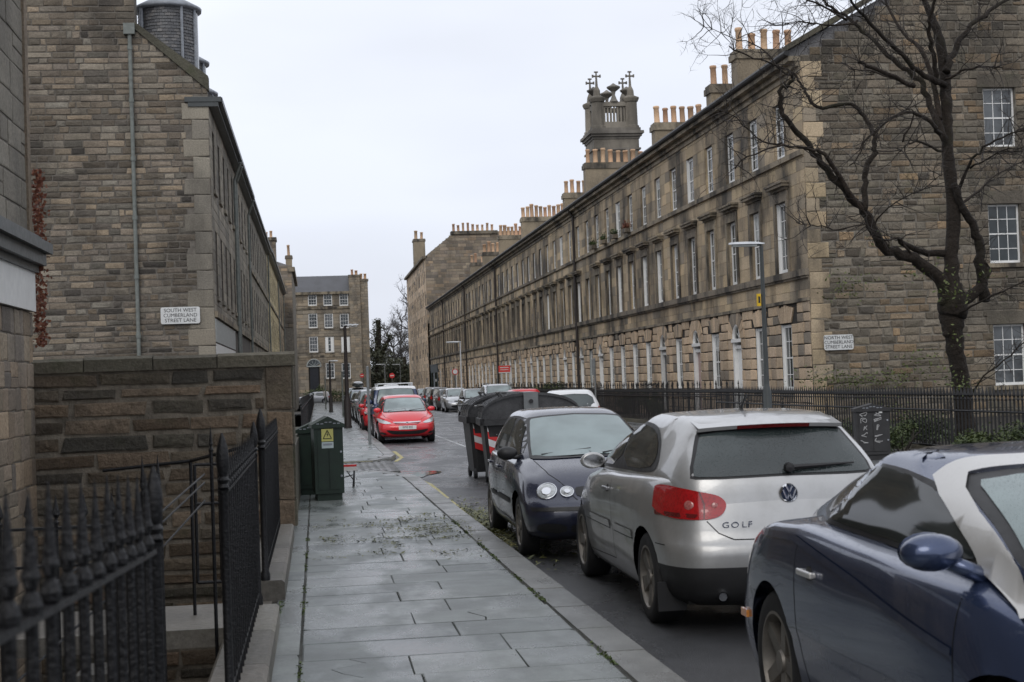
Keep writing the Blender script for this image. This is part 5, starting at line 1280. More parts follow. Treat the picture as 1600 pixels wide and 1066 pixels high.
far_tree('tall bare tree standing against the sky beside the right end block', TX(652, 262), 262, 18.5, 1, .42, .5, 34)
far_tree('wide bare tree in the middle of the gap at the end of the street', TX(612, 250), 250, 12.5, 2, .5, .4, 30)
far_tree('slim bare tree just right of the end building', TX(590, 246), 246, 11.5, 3, .4, .3, 22)
far_tree('bare tree between the two taller bare ones at the street end', TX(634, 256), 256, 15, 4, .45, .35, 26)
# ivy-clad dark stump of a tree
x, y = TX(592, 240), 240; t = thing('ivy_clad_tree', (x, y, -1), 'dark ivy-clad tree with stubby lopped branches by the end building', 'tree'); rg = random.Random(3); b = MB()
P = limb(b, [(x, y, -1), (x, y, 5), (x+.2, y, 12)], .9, .5, 7); limb(b, [(x, y, 5.5), (x-1.5, y, 7.5), (x-2.4, y, 8.6)], .5, .3, 6); limb(b, [(x, y, 5), (x+1.3, y, 7.6), (x+2.2, y, 9.5)], .5, .3, 6); b.build('trunk', M['bark'], t)
b = MB()
for z in range(22): leaves(b, (x+rg.gauss(0, .3), y-.3, z*.58-.5), (.9, .8, .6), 90, .16, rg)
for dx_, dz_ in ((-1.2, 7.2), (-2.2, 8.4), (1.2, 7.6), (2, 9.2), (-.6, 6), (.8, 6.2)): leaves(b, (x+dx_, y-.3, dz_), (.7, .6, .6), 120, .16, rg)
b.build('ivy', M['evergreen'], t, kind='stuff')
# evergreen bank
for i, (px, w, h, Y, lab) in enumerate(((590, 4.5, 7.5, 236, 'dark evergreen clump beside the end building'), (612, 4, 6.2, 242, 'rounded evergreen clump behind the no entry signs'), (634, 4.2, 7.2, 238, 'olive green evergreen clump left of the far right block'), (653, 3.4, 6.5, 244, 'evergreen clump tucked against the far right block'), (575, 3, 4.2, 228, 'low dark hedge in front of the evergreens'))):
    rg = random.Random(300+i); x = TX(px, Y); t = thing('evergreen_tree', (x, Y, -1), lab, 'tree', group='evergreens at the street end'); b = MB()
    for k in range(30): leaves(b, (x+rg.gauss(0, w*.38), Y+rg.uniform(-1.5, 2), -.6+rg.random()*h*(1.0-.3*abs(rg.gauss(0, .4)))), (w*.26, 1.0, h*.14), 110, .20, rg)
    b.build('foliage', M['evergreen'], t); b = MB(); b.tube([(x, Y+1, -1), (x, Y+1, h*.8)], .3, 6); b.build('trunk', M['bark'], t)
b = MB()
for i in range(60):
    x = -140+i*6; b.prism([(x, 330, -3), (x, 330, 3.2+1.4*sin(i*.8)+.7*sin(i*2.1)), (x+6, 330, 3.2+1.4*sin((i+1)*.8)+.7*sin((i+1)*2.1)), (x+6, 330, -3)], (0, 50, 0))
tag(b.build('wooded_hill', M['evergreen']), kind='structure')

# ------------------------------------------------------------------ signs and lettering
def text(parent, s, c, U, N, size, mat, depth=.004, align='CENTER', width=1.):
    cu = bpy.data.curves.new('lettering', 'FONT'); cu.body = s; cu.size = size; cu.align_x = align; cu.align_y = 'CENTER'; cu.extrude = depth/2; cu.resolution_u = 3
    o = bpy.data.objects.new('tmp', cu); COL.objects.link(o); bpy.context.view_layer.update()
    dg = bpy.context.evaluated_depsgraph_get(); me = bpy.data.meshes.new_from_object(o.evaluated_get(dg)); bpy.data.objects.remove(o); me.materials.clear(); me.materials.append(M[mat])
    U, N = Vector(U).normalized(), Vector(N).normalized(); V = N.cross(U); rot = Matrix((U, V, N)).transposed().to_euler()
    return link('lettering', me, parent, Vector(c)-wloc(parent), rot, (width, 1, 1))
def street_sign(c, w, h, lines, label):
    c = Vector(c); t = thing('street_sign', c, label, 'sign')
    b = MB(); r = .06; pts = []
    for sx_, sz_, a0 in ((1, 1, 0), (-1, 1, 90), (-1, -1, 180), (1, -1, 270)):
        for k in range(5): a = radians(a0+k*22.5); pts.append((c.x+sx_*(w/2-r)+r*cos(a), c.y-.005, c.z+sz_*(h/2-r)+r*sin(a)))
    b.prism(pts, (0, -.03, 0)); p = b.build('sign_plate', M['signw'], t)
    for i, l in enumerate(lines): text(t, l, (c.x, c.y-.038, c.z+h*.30-i*h*.30), (1, 0, 0), (0, -1, 0), h*.31, 'signk', width=1.0*{0: 1.0, 1: .98, 2: 1.0}[i])
p = at(282, 493, 48.42); street_sign((p.x, 48.42, p.z), 1.24, .54, ('SOUTH WEST', 'CUMBERLAND', 'STREET LANE'), 'white street name plate reading SOUTH WEST CUMBERLAND STREET LANE on the left gable')
p = at(1310, 535, 40.93); street_sign((p.x, 40.93, p.z), .88, .44, ('NORTH WEST', 'CUMBERLAND', 'STREET LANE'), 'white street name plate reading NORTH WEST CUMBERLAND STREET LANE on the right gable')
# ------------------------------------------------------------------ cabinets
def cabinet(x, y, w, d, h, label, mat, plates=True, rz=0):
    t = thing('utility_cabinet', (x, y, 0), label, 'utility cabinet', rz)
    b = MB(); b.box(-w/2+.03, w/2-.03, -d/2+.03, d/2-.03, -.05, .10); b.build('plinth', M[mat], t, local=True)
    b = MB(); b.box(-w/2, w/2, -d/2, d/2, .10, h*.86); body = b.build('body', M[mat], t, local=True)
    b = MB(); z = h*.86+.003; e = .03; b.prism([(-w/2-e, -d/2-e, z), (w/2+e, -d/2-e, z), (w/2+e, -d/2-e, z+.05), (0, -d/2-e, h), (-w/2-e, -d/2-e, z+.05)], (0, d+2*e, 0)); b.build('roof', M[mat], t, local=True)
    b = MB(); b.box(-w/2+.05, -.006, -d/2-.012, -d/2-.001, .16, h*.83); b.box(.006, w/2-.05, -d/2-.012, -d/2-.001, .16, h*.83); dr = b.build('door', M[mat], t, local=True)
    b = MB()
    for k in range(6): u = -.15+.06*k; b.box(u-.02, u+.02, -d/2-e-.006, -d/2-e-.001, h*.86+.06+(.02 if k in (2, 3) else 0), h*.86+.075+(.02 if k in (2, 3) else 0))
    b.build('vents', M['lead'], t, local=True)
    for z in (.35, .7, 1.05):
        if z < h*.8: b = MB(); b.lathe([(0, .012), (.014, .01), (.016, 0)], (w/2-.03, 0, 0), 8); l = link('lock', MB().mesh('x', M['chrome']), None); bpy.data.objects.remove(l); q = MB(); q.lathe([(.0, -.02), (.015, -.018), (.018, 0)], (w/2-.035, -d/2, z), 8, 'y'); q.build('lock', M['lead'], t, local=True)
    return t, body
c0, bd = cabinet(.12, 21.9, .42, .62, 1.22, 'dark green metal cabinet with yellow warning sticker, nearer of the pair on the pavement', 'green', rz=radians(4))
b = MB(); yy = -.31-.0145; b.box(-.10, .07, yy-.002, yy, .86, 1.04); s1 = b.build('warning_sticker', M['sticker_y'], c0, local=True)
b = MB()
T = [(-.075, yy-.003, .90), (.045, yy-.003, .90), (-.015, yy-.003, 1.02)]
for a, c in zip(T, T[1:]+T[:1]): b.tube([a, c], .0055, 4)
b.poly([(-.012, yy-.004, 1.0), (-.03, yy-.004, .955), (-.015, yy-.004, .957), (-.025, yy-.004, .915), (.004, yy-.004, .965), (-.012, yy-.004, .963)]); b.build('warning_symbol', M['signk'], c0, local=True)
b = MB(); b.box(-.10, .07, yy-.002, yy, .76, .85); b.build('notice_sticker', M['sticker_w'], c0, local=True)
b = MB(); b.box(-.08, .05, yy-.004, yy-.002, .80, .83); b.build('notice_print', M['lead'], c0, local=True)
cabinet(-.12, 23.3, .40, .9, 1.1, 'second darker green cabinet just behind the stickered one', 'green')
cx_ = at(1362, 680, 25.2).x
c1, bd = cabinet(cx_, 25.2, .58, .42, 1.0, 'dark grey utility cabinet with silver graffiti by the garden railing', 'cabgrey', rz=radians(-14))
rg = random.Random(4)
for u0 in (-.17, .08):
    b = MB()
    for j in range(5):
        z = .82-j*.12; pts = [(u0+rg.uniform(-.06, .08), -.21-.016, z+rg.uniform(-.05, .05)) for k in range(6)]; P = catmull(pts, 4); b.tube(P, .007, 4)
    b.build('graffiti', M['graf'], c1, local=True)
b = MB(); b.box(.11, .17, -.21-.016, -.21-.0125, .83, .90); b.build('sticker', M['signw'], c1, local=True)
# small works trestle leaning beside the cabinet
t = thing('barrier_trestle', (.50, 24.2, 0), 'low red and white board on black folding legs beside the green cabinet', 'barrier', radians(-6))
b = MB(); b.box(-.22, .10, -.03, .03, .335, .365); b.build('red_strip', M['red'], t, local=True); b = MB(); b.box(-.22, .10, -.035, .035, .27, .333); b.build('white_board', M['planks'], t, local=True)
b = MB()
for y_ in (-.12, .12):
    b.tube([(-.16, y_*.2, .27), (-.16, y_, 0)], .012, 6); b.tube([(.06, y_*.2, .27), (.04, y_, 0)], .012, 6)
b.tube([(-.16, .0, .15), (.05, 0, .2)], .009, 5); b.tube([(-.06, -.03, .27), (.05, -.08, .12)], .009, 5); b.build('legs', M['iron'], t, local=True)
# ------------------------------------------------------------------ lamp posts and poles
def lamp(x, y, h, label, side=1, mat='post', head='lampwhite', r=.055, headL=.9, door=True, rz=0, th=.0):
    t = thing('street_lamp', (x, y, zg(y)), label, 'street lamp', rz)
    b = MB(); b.lathe([(r*2, 0), (r*2, .06), (r*1.7, .1), (r*1.65, h*.27), (r*1.1, h*.3), (r, h*.32), (r*.72, h)], (0, 0, 0), 12); sharp(b.build('post', M[mat], t, local=True))
    b = MB(); b.tube([(0, 0, h-.03), (0, 0, h+.03), (side*.12, 0, h+.06)], r*.55, 8); b.build('bracket', M[mat], t, local=True)
    b = MB(); L = headL
    A = [(side*-.08, .0, .03), (side*.1, .075, .05), (side*L*.5, .10, .055), (side*L*.85, .09, .05), (side*L, .03, .04)]
    for (xa, wa, ha), (xb, wb, hb) in zip(A, A[1:]):
        b.quad((xa, -wa, h+.05), (xb, -wb, h+.05+th), (xb, -wb*.6, h+.05+hb+th), (xa, -wa*.6, h+.05+ha)); b.quad((xa, wa, h+.05), (xb, wb, h+.05+th), (xb, wb*.6, h+.05+hb+th), (xa, wa*.6, h+.05+ha)); b.quad((xa, -wa*.6, h+.05+ha), (xb, -wb*.6, h+.05+hb+th), (xb, wb*.6, h+.05+hb+th), (xa, wa*.6, h+.05+ha)); b.quad((xa, -wa, h+.05), (xb, -wb, h+.05+th), (xb, wb, h+.05+th), (xa, wa, h+.05))
    b.prism([(side*L, -.03, h+.05), (side*L, .03, h+.05), (side*L, .018, h+.09), (side*L, -.018, h+.09)], (side*.004, 0, 0)); hd = b.build('lamp_head', M[head], t, local=True)
    b = MB(); b.box(min(side*L*.15, side*L*.9), max(side*L*.15, side*L*.9), -.06, .06, h+.0, h+.045); b.build('lamp_bowl', M['fascia'], hd, local=True)
    return t
p = at(1198, 600, 31); t = lamp(p.x, 31, at(1190, 385, 31).z, 'tall grey street lamp with a flat white head before the north terrace corner', -1, headL=.72, r=.058)
b = MB(); b.box(-.14, -.065, -.04, .04, 3.05, 3.32); b.build('number_tag', M['yellowtag'], t, local=True); b = MB(); b.box(-.125, -.08, -.043, -.04, 3.12, 3.26); b.build('tag_mark', M['signk'], t, local=True)
p = at(542, 665, 60.2); lamp(1.2, 60, at(537, 508, 60).z, 'dark street lamp with white head on the left pavement, nearest on that side', 1, 'pipedk', headL=.55, r=.085, th=.03)
p = at(516, 640, 100); lamp(at(516, 600, 105).x, 105, at(514, 560, 105).z, 'second dark street lamp farther along the left pavement', 1, 'pipedk', headL=.6, r=.08)
p = at(709, 600, 92); lamp(9.0, 92, at(708, 531, 92).z, 'pale street lamp with round white top on the right pavement before the dark drainpipe', -1, 'lampwhite', headL=.9, r=.05)
lamp(TX(602, 205), 205, at(602, 563, 205).z, 'distant street lamp beyond the junction, left of the two', -1, 'steel', headL=1.2, r=.08)
lamp(TX(626, 225), 225, at(626, 563, 225).z, 'distant street lamp beyond the junction, right of the two', -1, 'steel', headL=1.2, r=.06)
def pole(x, y, h, label, mat='steel', r=.035):
    t = thing('sign_pole', (x, y, zg(y)), label, 'pole'); b = MB(); b.lathe([(r*1.0, 0), (r, h-.02), (0, h)], (0, 0, 0), 12); b.build('pole', M[mat], t, local=True); return t
t = pole(1.42, 41.4, at(571, 571, 41.4).z, 'plain grey metal pole on the left pavement beside the red car', r=.04)
b = MB(); b.box(-.02, .02, -.06, -.03, 1.6, 1.9); b.build('sign_bracket', M['steel'], t, local=True)
t = pole(9.75, at(930, 600, 40).y*1.28, 2.35, 'grey metal pole with a small plate before the second north terrace block')
b = MB(); b.box(-.11, -.03, -.05, -.03, 1.75, 2.3); b.build('sign_plate', M['steel'], t, local=True)
pole(1.45, 85, 2.6, 'thin pole on the left pavement beyond the dark lamp', 'pipe', .05)
pole(TX(508, 120), 120, 2.7, 'thin pole farthest along the left pavement', 'pipe', .05)
def roundsign(px, py, Y, r, label, kind):
    p = at(px, py, Y); t = thing('traffic_sign', (p.x, Y, zg(Y)), label, 'traffic sign'); z = p.z-zg(Y)
    b = MB(); b.tube([(0, 0, 0), (0, 0, z+r)], .05, 6); b.build('pole', M['steel'], t, local=True)
    b = MB(); b.lathe([(0, -.09), (r, -.09), (r, -.06), (0, -.06)], (0, 0, z), 20, 'y'); d = b.build('sign_disc', M['red'], t, local=True)
    b = MB()
    if kind == 'noentry': b.box(-r*.7, r*.7, -.10, -.092, z-r*.16, z+r*.16)
    else: b.lathe([(0, -.10), (r*.74, -.10), (r*.74, -.092)], (0, 0, z), 20, 'y')
    b.build('sign_bar', M['signw'], d, local=True)
roundsign(565.5, 587, 130, .18, 'red no entry sign on a pole in front of the end building chimneys', 'noentry')
roundsign(612.5, 587, 150, .27, 'wider red no entry sign in front of the evergreens', 'noentry')
roundsign(711, 581, 96, .20, 'small round speed limit sign with red rim on the right pavement', 'speed')
# red sale board
p = at(788, 576, 100); t = thing('sale_board', (12, 100, 0), 'red estate agent board on white posts in front of the third terrace block', 'sign board')
x0, x1 = at(779, 576, 100).x, at(797, 576, 100).x; z0, z1 = at(788, 582, 100).z, at(788, 571.5, 100).z
b = MB(); b.box(x0, x1, 99.98, 100.02, z0+.02, z1); bo = b.build('board', M['redboard'], t)
b = MB(); b.box(x0+.1, x1-.1, 99.97, 99.979, z0+.30, z0+.36); b.box(x0+.1, x1-.12, 99.97, 99.979, z0+.16, z0+.2); b.build('print', M['signw'], bo); b = MB(); b.box(x0, x1, 99.975, 100.025, z0-.05, z0+.018); b.build('white_edge', M['signw'], bo)
b = MB(); b.box(x0+.15, x0+.22, 100.03, 100.09, -.4, z0+.1); b.box(x1-.08, x1, 100.03, 100.09, -.4, z0+.3); b.build('posts', M['lampwhite'], t)
# ------------------------------------------------------------------ communal bins
def bin_(x, y, label, rz=0):
    t = thing('communal_bin', (x, y, -.1), label, 'waste bin', rz, 'large black communal bins')
    # local: length along x (across the street), y depth; curved lid
    L, D, H = 1.6, 1.15, 1.04
    b = MB(); n = len(b.v)
    rows = [(.12, .90, .76), (.5, .94, .88), (.95, .985, .96), (H, 1., 1.)]
    for z, kx_, ky_ in rows:
        for sx_, sy in ((-1, -1), (-.9, -1.0), (.9, -1.0), (1, -1), (1, -.9), (1, .9), (1, 1), (.9, 1.), (-.9, 1), (-1, 1), (-1, .9), (-1, -.9)):
            rr = .04 if abs(sx_) == 1 and abs(sy) == 1 else 0
            b.v.append(((sx_*(L/2-rr))*kx_, (sy*(D/2-rr))*ky_, z))
    for j in range(3):
        for i in range(12): b.face((j*12+i, j*12+(i+1) % 12, (j+1)*12+(i+1) % 12, (j+1)*12+i))
    b.face(tuple(range(11, -1, -1))); sharp(b.build('body', M['bin'], t, local=True), 30)
    b = MB(); b.box(-L/2-.05, L/2+.05, -D/2-.05, -D/2+.02, H-.03, H+.08); b.box(-L/2-.05, L/2+.05, D/2-.02, D/2+.05, H-.03, H+.08); b.box(-L/2-.06, -L/2+.02, -D/2-.05, D/2+.05, H-.03, H+.08); b.box(L/2-.02, L/2+.06, -D/2-.05, D/2+.05, H-.03, H+.08); b.build('rim', M['bin'], t, local=True)
    b = MB(); K = 16; prof = []
    for i in range(K+1): a = pi*i/K; prof.append((-cos(a)*(L/2+.03), H+.08+.38*sin(a)**.8))
    m = len(b.v)
    for (x_, z) in prof: b.v += [(x_, -D/2+.02, z), (x_, D/2-.02, z)]
    for i in range(K): b.face((2*i, 2*i+2, 2*i+3, 2*i+1))
    b.face(tuple(2*i for i in range(K+1))); b.face(tuple(2*i+1 for i in range(K, -1, -1))); lid = sharp(b.build('lid', M['binlid'], t, local=True), 30)
    for yy in (-D/2+.0, -D/2+.30, 0, D/2-.30, D/2-.0):
        b = MB()
        for (xa, za), (xb, zb) in zip(prof, prof[1:]): b.prism([(xa, yy-.025, za-.01), (xb, yy-.025, zb-.01), (xb, yy-.025, zb+.035), (xa, yy-.025, za+.035)], (0, .05, 0))
        b.build('lid_rib', M['binlid'], lid, local=True)
    b = MB(); b.tube([(-.78, -.3, H+.30), (-.88, -.3, H+.28), (-.88, .3, H+.28), (-.78, .3, H+.30)], .022, 6); b.tube([(-.45, -.34, H+.44), (-.5, -.34, H+.5), (-.5, .34, H+.5), (-.45, .34, H+.44)], .02, 6); b.build('lid_handle', M['binlid'], lid, local=True)
    b = MB(); b.box(-.12, .12, -D/2-.09, -D/2-.052, .7, H+.50); b.box(-.10, .10, -D/2-.052, D/2, H+.465, H+.50); b.build('lifting_arm', M['steel'], t, local=True)
    b = MB(); b.lathe([(0, -.05), (.035, -.05), (.035, 0)], (0, -D/2-.09, H+.35), 10, 'y'); b.build('arm_pin', M['signk'], t, local=True)
    for sy in (-1, 1):
        b = MB(); xs = -L/2*.93; 
        for k in range(5):
            b.cm = k % 2; z0 = .52+k*.12; z1 = z0+.12; X = lambda z: -(L/2)*(.94+.045*(z-.5)/.45)+.05
            xo = [X(z0), X(z1)]; e = -D/2*(.9+.06*(z0-.5))-.012 if sy < 0 else D/2*.94+.012
            b.poly([(xo[0], e, z0+.03), (xo[0]+.16, e, z0-.03), (xo[1]+.16, e, z1-.03), (xo[1], e, z1+.03)])
        b.build('hazard_strip', [M['red'], M['wstripe']], t, local=True)
    for sx_ in (-.7, .7):
        for sy in (-.4, .4): b = MB(); b.lathe([(0, -.03), (.09, -.03), (.1, 0), (.09, .03), (0, .03)], (sx_, sy, .10), 12, 'x'); b.build('castor', M['tyre'], t, local=True)
    return t
bin_(3.54, 24.8, 'nearer large black communal bin with steel lifting arm, behind the navy hatchback', radians(-3))
bin_(3.46, 26.7, 'farther large black communal bin, its ribbed curved lid nearer the red car', radians(1))
# ------------------------------------------------------------------ sprigs, moss
b = MB(); rg = random.Random(33)
CLU = [(rg.choice((rg.uniform(-.1, 1.6), rg.gauss(1.25, .4))), rg.gauss(16.7, 1.1), rg.uniform(.03, .16), rg.uniform(.02, .22)) for _ in range(75)]
for i in range(2300):
    cl = rg.choice(CLU); x, y = rg.gauss(cl[0], cl[2]), rg.gauss(cl[1], cl[3])
    if not -.1 < x < 1.7: continue
    s = rg.uniform(.008, .03)*rg.uniform(.6, 1.3); a = rg.uniform(0, 6.28); p = Vector((x, y, .005+rg.random()*.012)); d = Vector((cos(a), sin(a), rg.uniform(-.2, .5)))*s; q = Vector((-sin(a), cos(a), rg.uniform(0, .4)))*s*.35; b.ct = rg.random(); b.quad(p-d, p+q, p+d, p-q)
for i in range(1900):
    y = rg.gauss(17.6, 1.5); x = kx(y)+.05+abs(rg.gauss(0, .22)); s = rg.uniform(.015, .045); a = rg.uniform(0, 6.28); p = Vector((x, y, -.09+rg.random()*.05*max(0, 1-(x-kx(y))*2))); d = Vector((cos(a), sin(a), rg.uniform(-.2, .6)))*s; q = Vector((-sin(a), cos(a), rg.uniform(0, .4)))*s*.35; b.ct = rg.random(); b.quad(p-d, p+q, p+d, p-q)
tag(b.build('fallen_sprigs', M['debris']), 'scatter of green broken sprigs across the wet flagstones', 'plant litter', kind='stuff')
b = MB()
for (x, y0, y1, n) in ((1.62, 7.6, 19, 1100), (-.155, 8, 17, 500), (-.33, 10.6, 12, 160)):
    for i in range(n):
        y = rg.uniform(y0, y1)
        if sin(y*2.3)+sin(y*5.1+1) < .3: continue
        xx = (kx(y)-.29 if x > 0 else x)+rg.gauss(0, .012); leaves(b, (xx, y, .004), (.008, .02, .006), 1, .013, rg)
tag(b.build('joint_moss', M['moss']), 'green moss growing in the pavement joints', 'moss', kind='stuff')
# ------------------------------------------------------------------ person
def person(px, Y, H, label):
    z = zg(Y); x = TX(px, Y); t = thing('person', (x, Y, z), label, 'person', radians(8)); s = H/1.68
    sk = bpy.data.meshes.new('body'); V = [(0, 0, .92), (0, 0, 1.15), (0, 0, 1.38), (0, -.01, 1.46), (0, -.02, 1.58), (.09, 0, .88), (.10, .06, .48), (.10, -.02, .07), (.10, .10, .03), (-.09, 0, .88), (-.10, -.10, .48), (-.10, -.16, .09), (-.10, -.05, .04), (.17, 0, 1.36), (.22, .05, 1.10), (.19, .16, .90), (-.17, 0, 1.36), (-.23, -.04, 1.10), (-.20, .07, .88)]
    Ed = [(0, 1), (1, 2), (2, 3), (3, 4), (0, 5), (5, 6), (6, 7), (7, 8), (0, 9), (9, 10), (10, 11), (11, 12), (2, 13), (13, 14), (14, 15), (2, 16), (16, 17), (17, 18)]
    rad = [.15, .15, .15, .06, .10, .10, .07, .045, .035, .10, .07, .045, .035, .08, .055, .045, .08, .055, .045]
    sk.from_pydata([(a*s, b_*s, c*s) for a, b_, c in V], Ed, []); o = link('body', sk, t); md = o.modifiers.new('skin', 'SKIN'); o.modifiers.new('sub', 'SUBSURF').levels = 2; o.modifiers['sub'].render_levels = 2
    for i, v in enumerate(sk.skin_vertices[0].data): v.radius = (rad[i]*s, rad[i]*s*.85)
    sk.skin_vertices[0].data[0].use_root = True
    bpy.context.view_layer.update(); me = bpy.data.meshes.new_from_object(o.evaluated_get(bpy.context.evaluated_depsgraph_get())); o.modifiers.clear(); o.data = me
    for m in ('skin', 'jacket', 'trouser'): me.materials.append(M[m])
    for p in me.polygons: zc = p.center.z/s; p.material_index = 2 if zc < .90 else (1 if zc < 1.44 and not (zc < .93) else 0); p.use_smooth = True
    b = MB(); b.lathe([(.0, 1.52), (.09, 1.55), (.108, 1.62), (.10, 1.69), (.06, 1.73), (0, 1.745)], (0, .015, 0), 10); h = b.build('hair', M['hair'], t, True, True); h.scale = (s, s, s)
    b = MB(); b.lathe([(.19, .82), (.20, .95), (.185, 1.15), (.20, 1.33), (.12, 1.43), (.06, 1.45)], (0, 0, 0), 12); j = b.build('coat', M['jacket'], t, True, True); j.scale = (s, s*.8, s)
person(508, 165, 1.66, 'person in a pale jacket and dark trousers walking on the left pavement far away')
# ------------------------------------------------------------------ cars
def ring(S, n):
    """closed plan outline: rear centre -> left side -> front centre -> right side. S: yr yf w wr wf cr cf zf(y)"""
    yr, yf, w, wr, wf, cr_, cf_ = S['yr'], S['yf'], S['w'], S['wr'], S['wf'], S['cr'], S['cf']
    ctl = [(0, yr), (wr*.5, yr+cr_*.04), (wr*.85, yr+cr_*.16), (wr, yr+cr_*.42), ((wr+w)/2+.2*(w-wr), yr+cr_), (w, yr+(yf-yr)*.30), (w, yr+(yf-yr)*.5), (w, yr+(yf-yr)*.68), ((wf+w)/2+.2*(w-wf), yf-cf_), (wf, yf-cf_*.48), (wf*.85, yf-cf_*.20), (wf*.5, yf-cf_*.05), (0, yf)]
    P = catmull(ctl, 12); L = [0]
    for a, b in zip(P, P[1:]): L.append(L[-1]+math.hypot(b[0]-a[0], b[1]-a[1]))
    out = []; j = 0
    for i in range(n+1):
        t = L[-1]*i/n
        while j < len(L)-2 and L[j+1] < t: j += 1
        f_ = (t-L[j])/max(1e-9, L[j+1]-L[j]); a, b = P[j], P[j+1]; out.append((a[0]+(b[0]-a[0])*f_, a[1]+(b[1]-a[1])*f_))
    half = out; full = [(-x, y) for x, y in half]+[(x, y) for x, y in half[-2:0:-1]]
    return full
def blend(A, B, t):
    return {k: A[k]+(B[k]-A[k])*t for k in A}
def rings(mb, specs, zfs, n, sub, L, wheels=None, WR=.34, cm=None, tops=True):
    """specs: ring dicts bottom to top, zfs: height functions of y; smooth interpolation between them"""
    V = []
    keys = list(specs[0].keys()); m = len(specs)
    for i in range(m-1):
        A0, A, B, B1 = specs[max(0, i-1)], specs[i], specs[i+1], specs[min(m-1, i+2)]; Z0, ZA, ZB, Z1 = zfs[max(0, i-1)], zfs[i], zfs[i+1], zfs[min(m-1, i+2)]
        k = sub[i]
        for j in range(k):
            t = j/k; t2, t3 = t*t, t*t*t; w = (.5*(-t+2*t2-t3), .5*(2-5*t2+3*t3), .5*(t+4*t2-3*t3), .5*(-t2+t3)); 
            S = {q: max(.001, w[0]*A0[q]+w[1]*A[q]+w[2]*B[q]+w[3]*B1[q]) if q not in ('yr', 'yf') else w[0]*A0[q]+w[1]*A[q]+w[2]*B[q]+w[3]*B1[q] for q in keys}
            R_ = ring(S, n); V.append([(x, y, w[0]*Z0(y)+w[1]*ZA(y)+w[2]*ZB(y)+w[3]*Z1(y)) for x, y in R_])
    R_ = ring(specs[-1], n); V.append([(x, y, zfs[-1](y)) for x, y in R_])
    st = len(mb.v); N = len(V[0])
    for r in V: mb.v += [(x, y-L/2, z) for x, y, z in r]
    for i in range(len(V)-1):
        for j in range(N):
            j2 = (j+1) % N; f_ = (st+i*N+j, st+i*N+j2, st+(i+1)*N+j2, st+(i+1)*N+j)
            if wheels:
                cy = sum(mb.v[q][1] for q in f_)/4; cz = sum(mb.v[q][2] for q in f_)/4; cx_ = abs(sum(mb.v[q][0] for q in f_)/4)
                if cx_ > .45 and any(math.hypot(cy-wy, cz-wz) < WR for wy, wz in wheels): continue
            if cm: mb.cm = cm(sum(mb.v[q][1] for q in f_)/4+L/2, sum(mb.v[q][2] for q in f_)/4, abs(sum(mb.v[q][0] for q in f_)/4))
            mb.face(f_)
    mb.cm = 0
    if wheels:                                                 # pull the cut edge on to the arch circle
        used = {}
        for f_ in mb.f:
            for q in f_: used[q] = used.get(q, 0)+1
        for q in range(st, len(mb.v)):
            if 0 < used.get(q, 0) < 4 and abs(mb.v[q][0]) > .45:
                x, y, z = mb.v[q]
                for wy, wz in wheels:
                    d = math.hypot(y-wy, z-wz)
                    if abs(d-WR) < .09 and z > .12: mb.v[q] = (x, wy+(y-wy)*WR/d, wz+(z-wz)*WR/d)
class Proj:
    def __init__(s, mb): s.b = BVHTree.FromPolygons([Vector(v) for v in mb.v], mb.f)
    def hit(s, a, b, ax, off):
        """ax: 'l' from the left (-x), 'r', 'b' from behind (-y), 'f' from the front, 't' from above"""
        o, d = {'l': (Vector((-5, a, b)), Vector((1, 0, 0))), 'r': (Vector((5, a, b)), Vector((-1, 0, 0))), 'b': (Vector((a, -6, b)), Vector((0, 1, 0))), 'f': (Vector((a, 6, b)), Vector((0, -1, 0))), 't': (Vector((a, b, 4)), Vector((0, 0, -1)))}[ax]
        h, n, _, _ = s.b.ray_cast(o, d)
        if h is None: return None
        if n.dot(d) > 0: n = -n
        return h+n*off
    def patch(s, poly, ax, off, cell=.06, rnd=0):
        for _ in range(rnd): poly = [q for i in range(len(poly)) for q in ((poly[i][0]*.75+poly[(i+1) % len(poly)][0]*.25, poly[i][1]*.75+poly[(i+1) % len(poly)][1]*.25), (poly[i][0]*.25+poly[(i+1) % len(poly)][0]*.75, poly[i][1]*.25+poly[(i+1) % len(poly)][1]*.75))]
        bm = bmesh.new(); vs = [bm.verts.new((p[0], p[1], 0)) for p in poly]; bm.faces.new(vs)
        for k in (0, 1):
            lo, hi = min(p[k] for p in poly), max(p[k] for p in poly); c = lo+cell
            while c < hi-.01:
                pc = (c, 0, 0) if k == 0 else (0, c, 0); no = (1, 0, 0) if k == 0 else (0, 1, 0)
                bmesh.ops.bisect_plane(bm, geom=bm.verts[:]+bm.edges[:]+bm.faces[:], plane_co=pc, plane_no=no); c += cell
        m = MB(); ix = {}
        for f_ in bm.faces:
            pts = []
            ok = True
            for v in f_.verts:
                if v not in ix:
                    h = s.hit(v.co.x, v.co.y, ax, off); ix[v] = None if h is None else len(m.v)
                    if h is not None: m.v.append(tuple(h))
                if ix[v] is None: ok = False; break
                pts.append(ix[v])
            if ok: m.face(tuple(pts))
        bm.free(); return m
    def line(s, pts, ax, w, off=.0015, step=.05):
        m = MB()
        for a, b in zip(pts, pts[1:]):
            L = math.hypot(b[0]-a[0], b[1]-a[1]); n = max(1, int(L/step)); nx, ny = -(b[1]-a[1])/L*w/2, (b[0]-a[0])/L*w/2; pr = None
            for i in range(n+1):
                t = i/n; c = (a[0]+(b[0]-a[0])*t, a[1]+(b[1]-a[1])*t); p, q = s.hit(c[0]-nx, c[1]-ny, ax, off), s.hit(c[0]+nx, c[1]+ny, ax, off)
                if p and q and pr: m.quad(pr[0], p, q, pr[1])
                pr = (p, q) if p and q else None
        return m
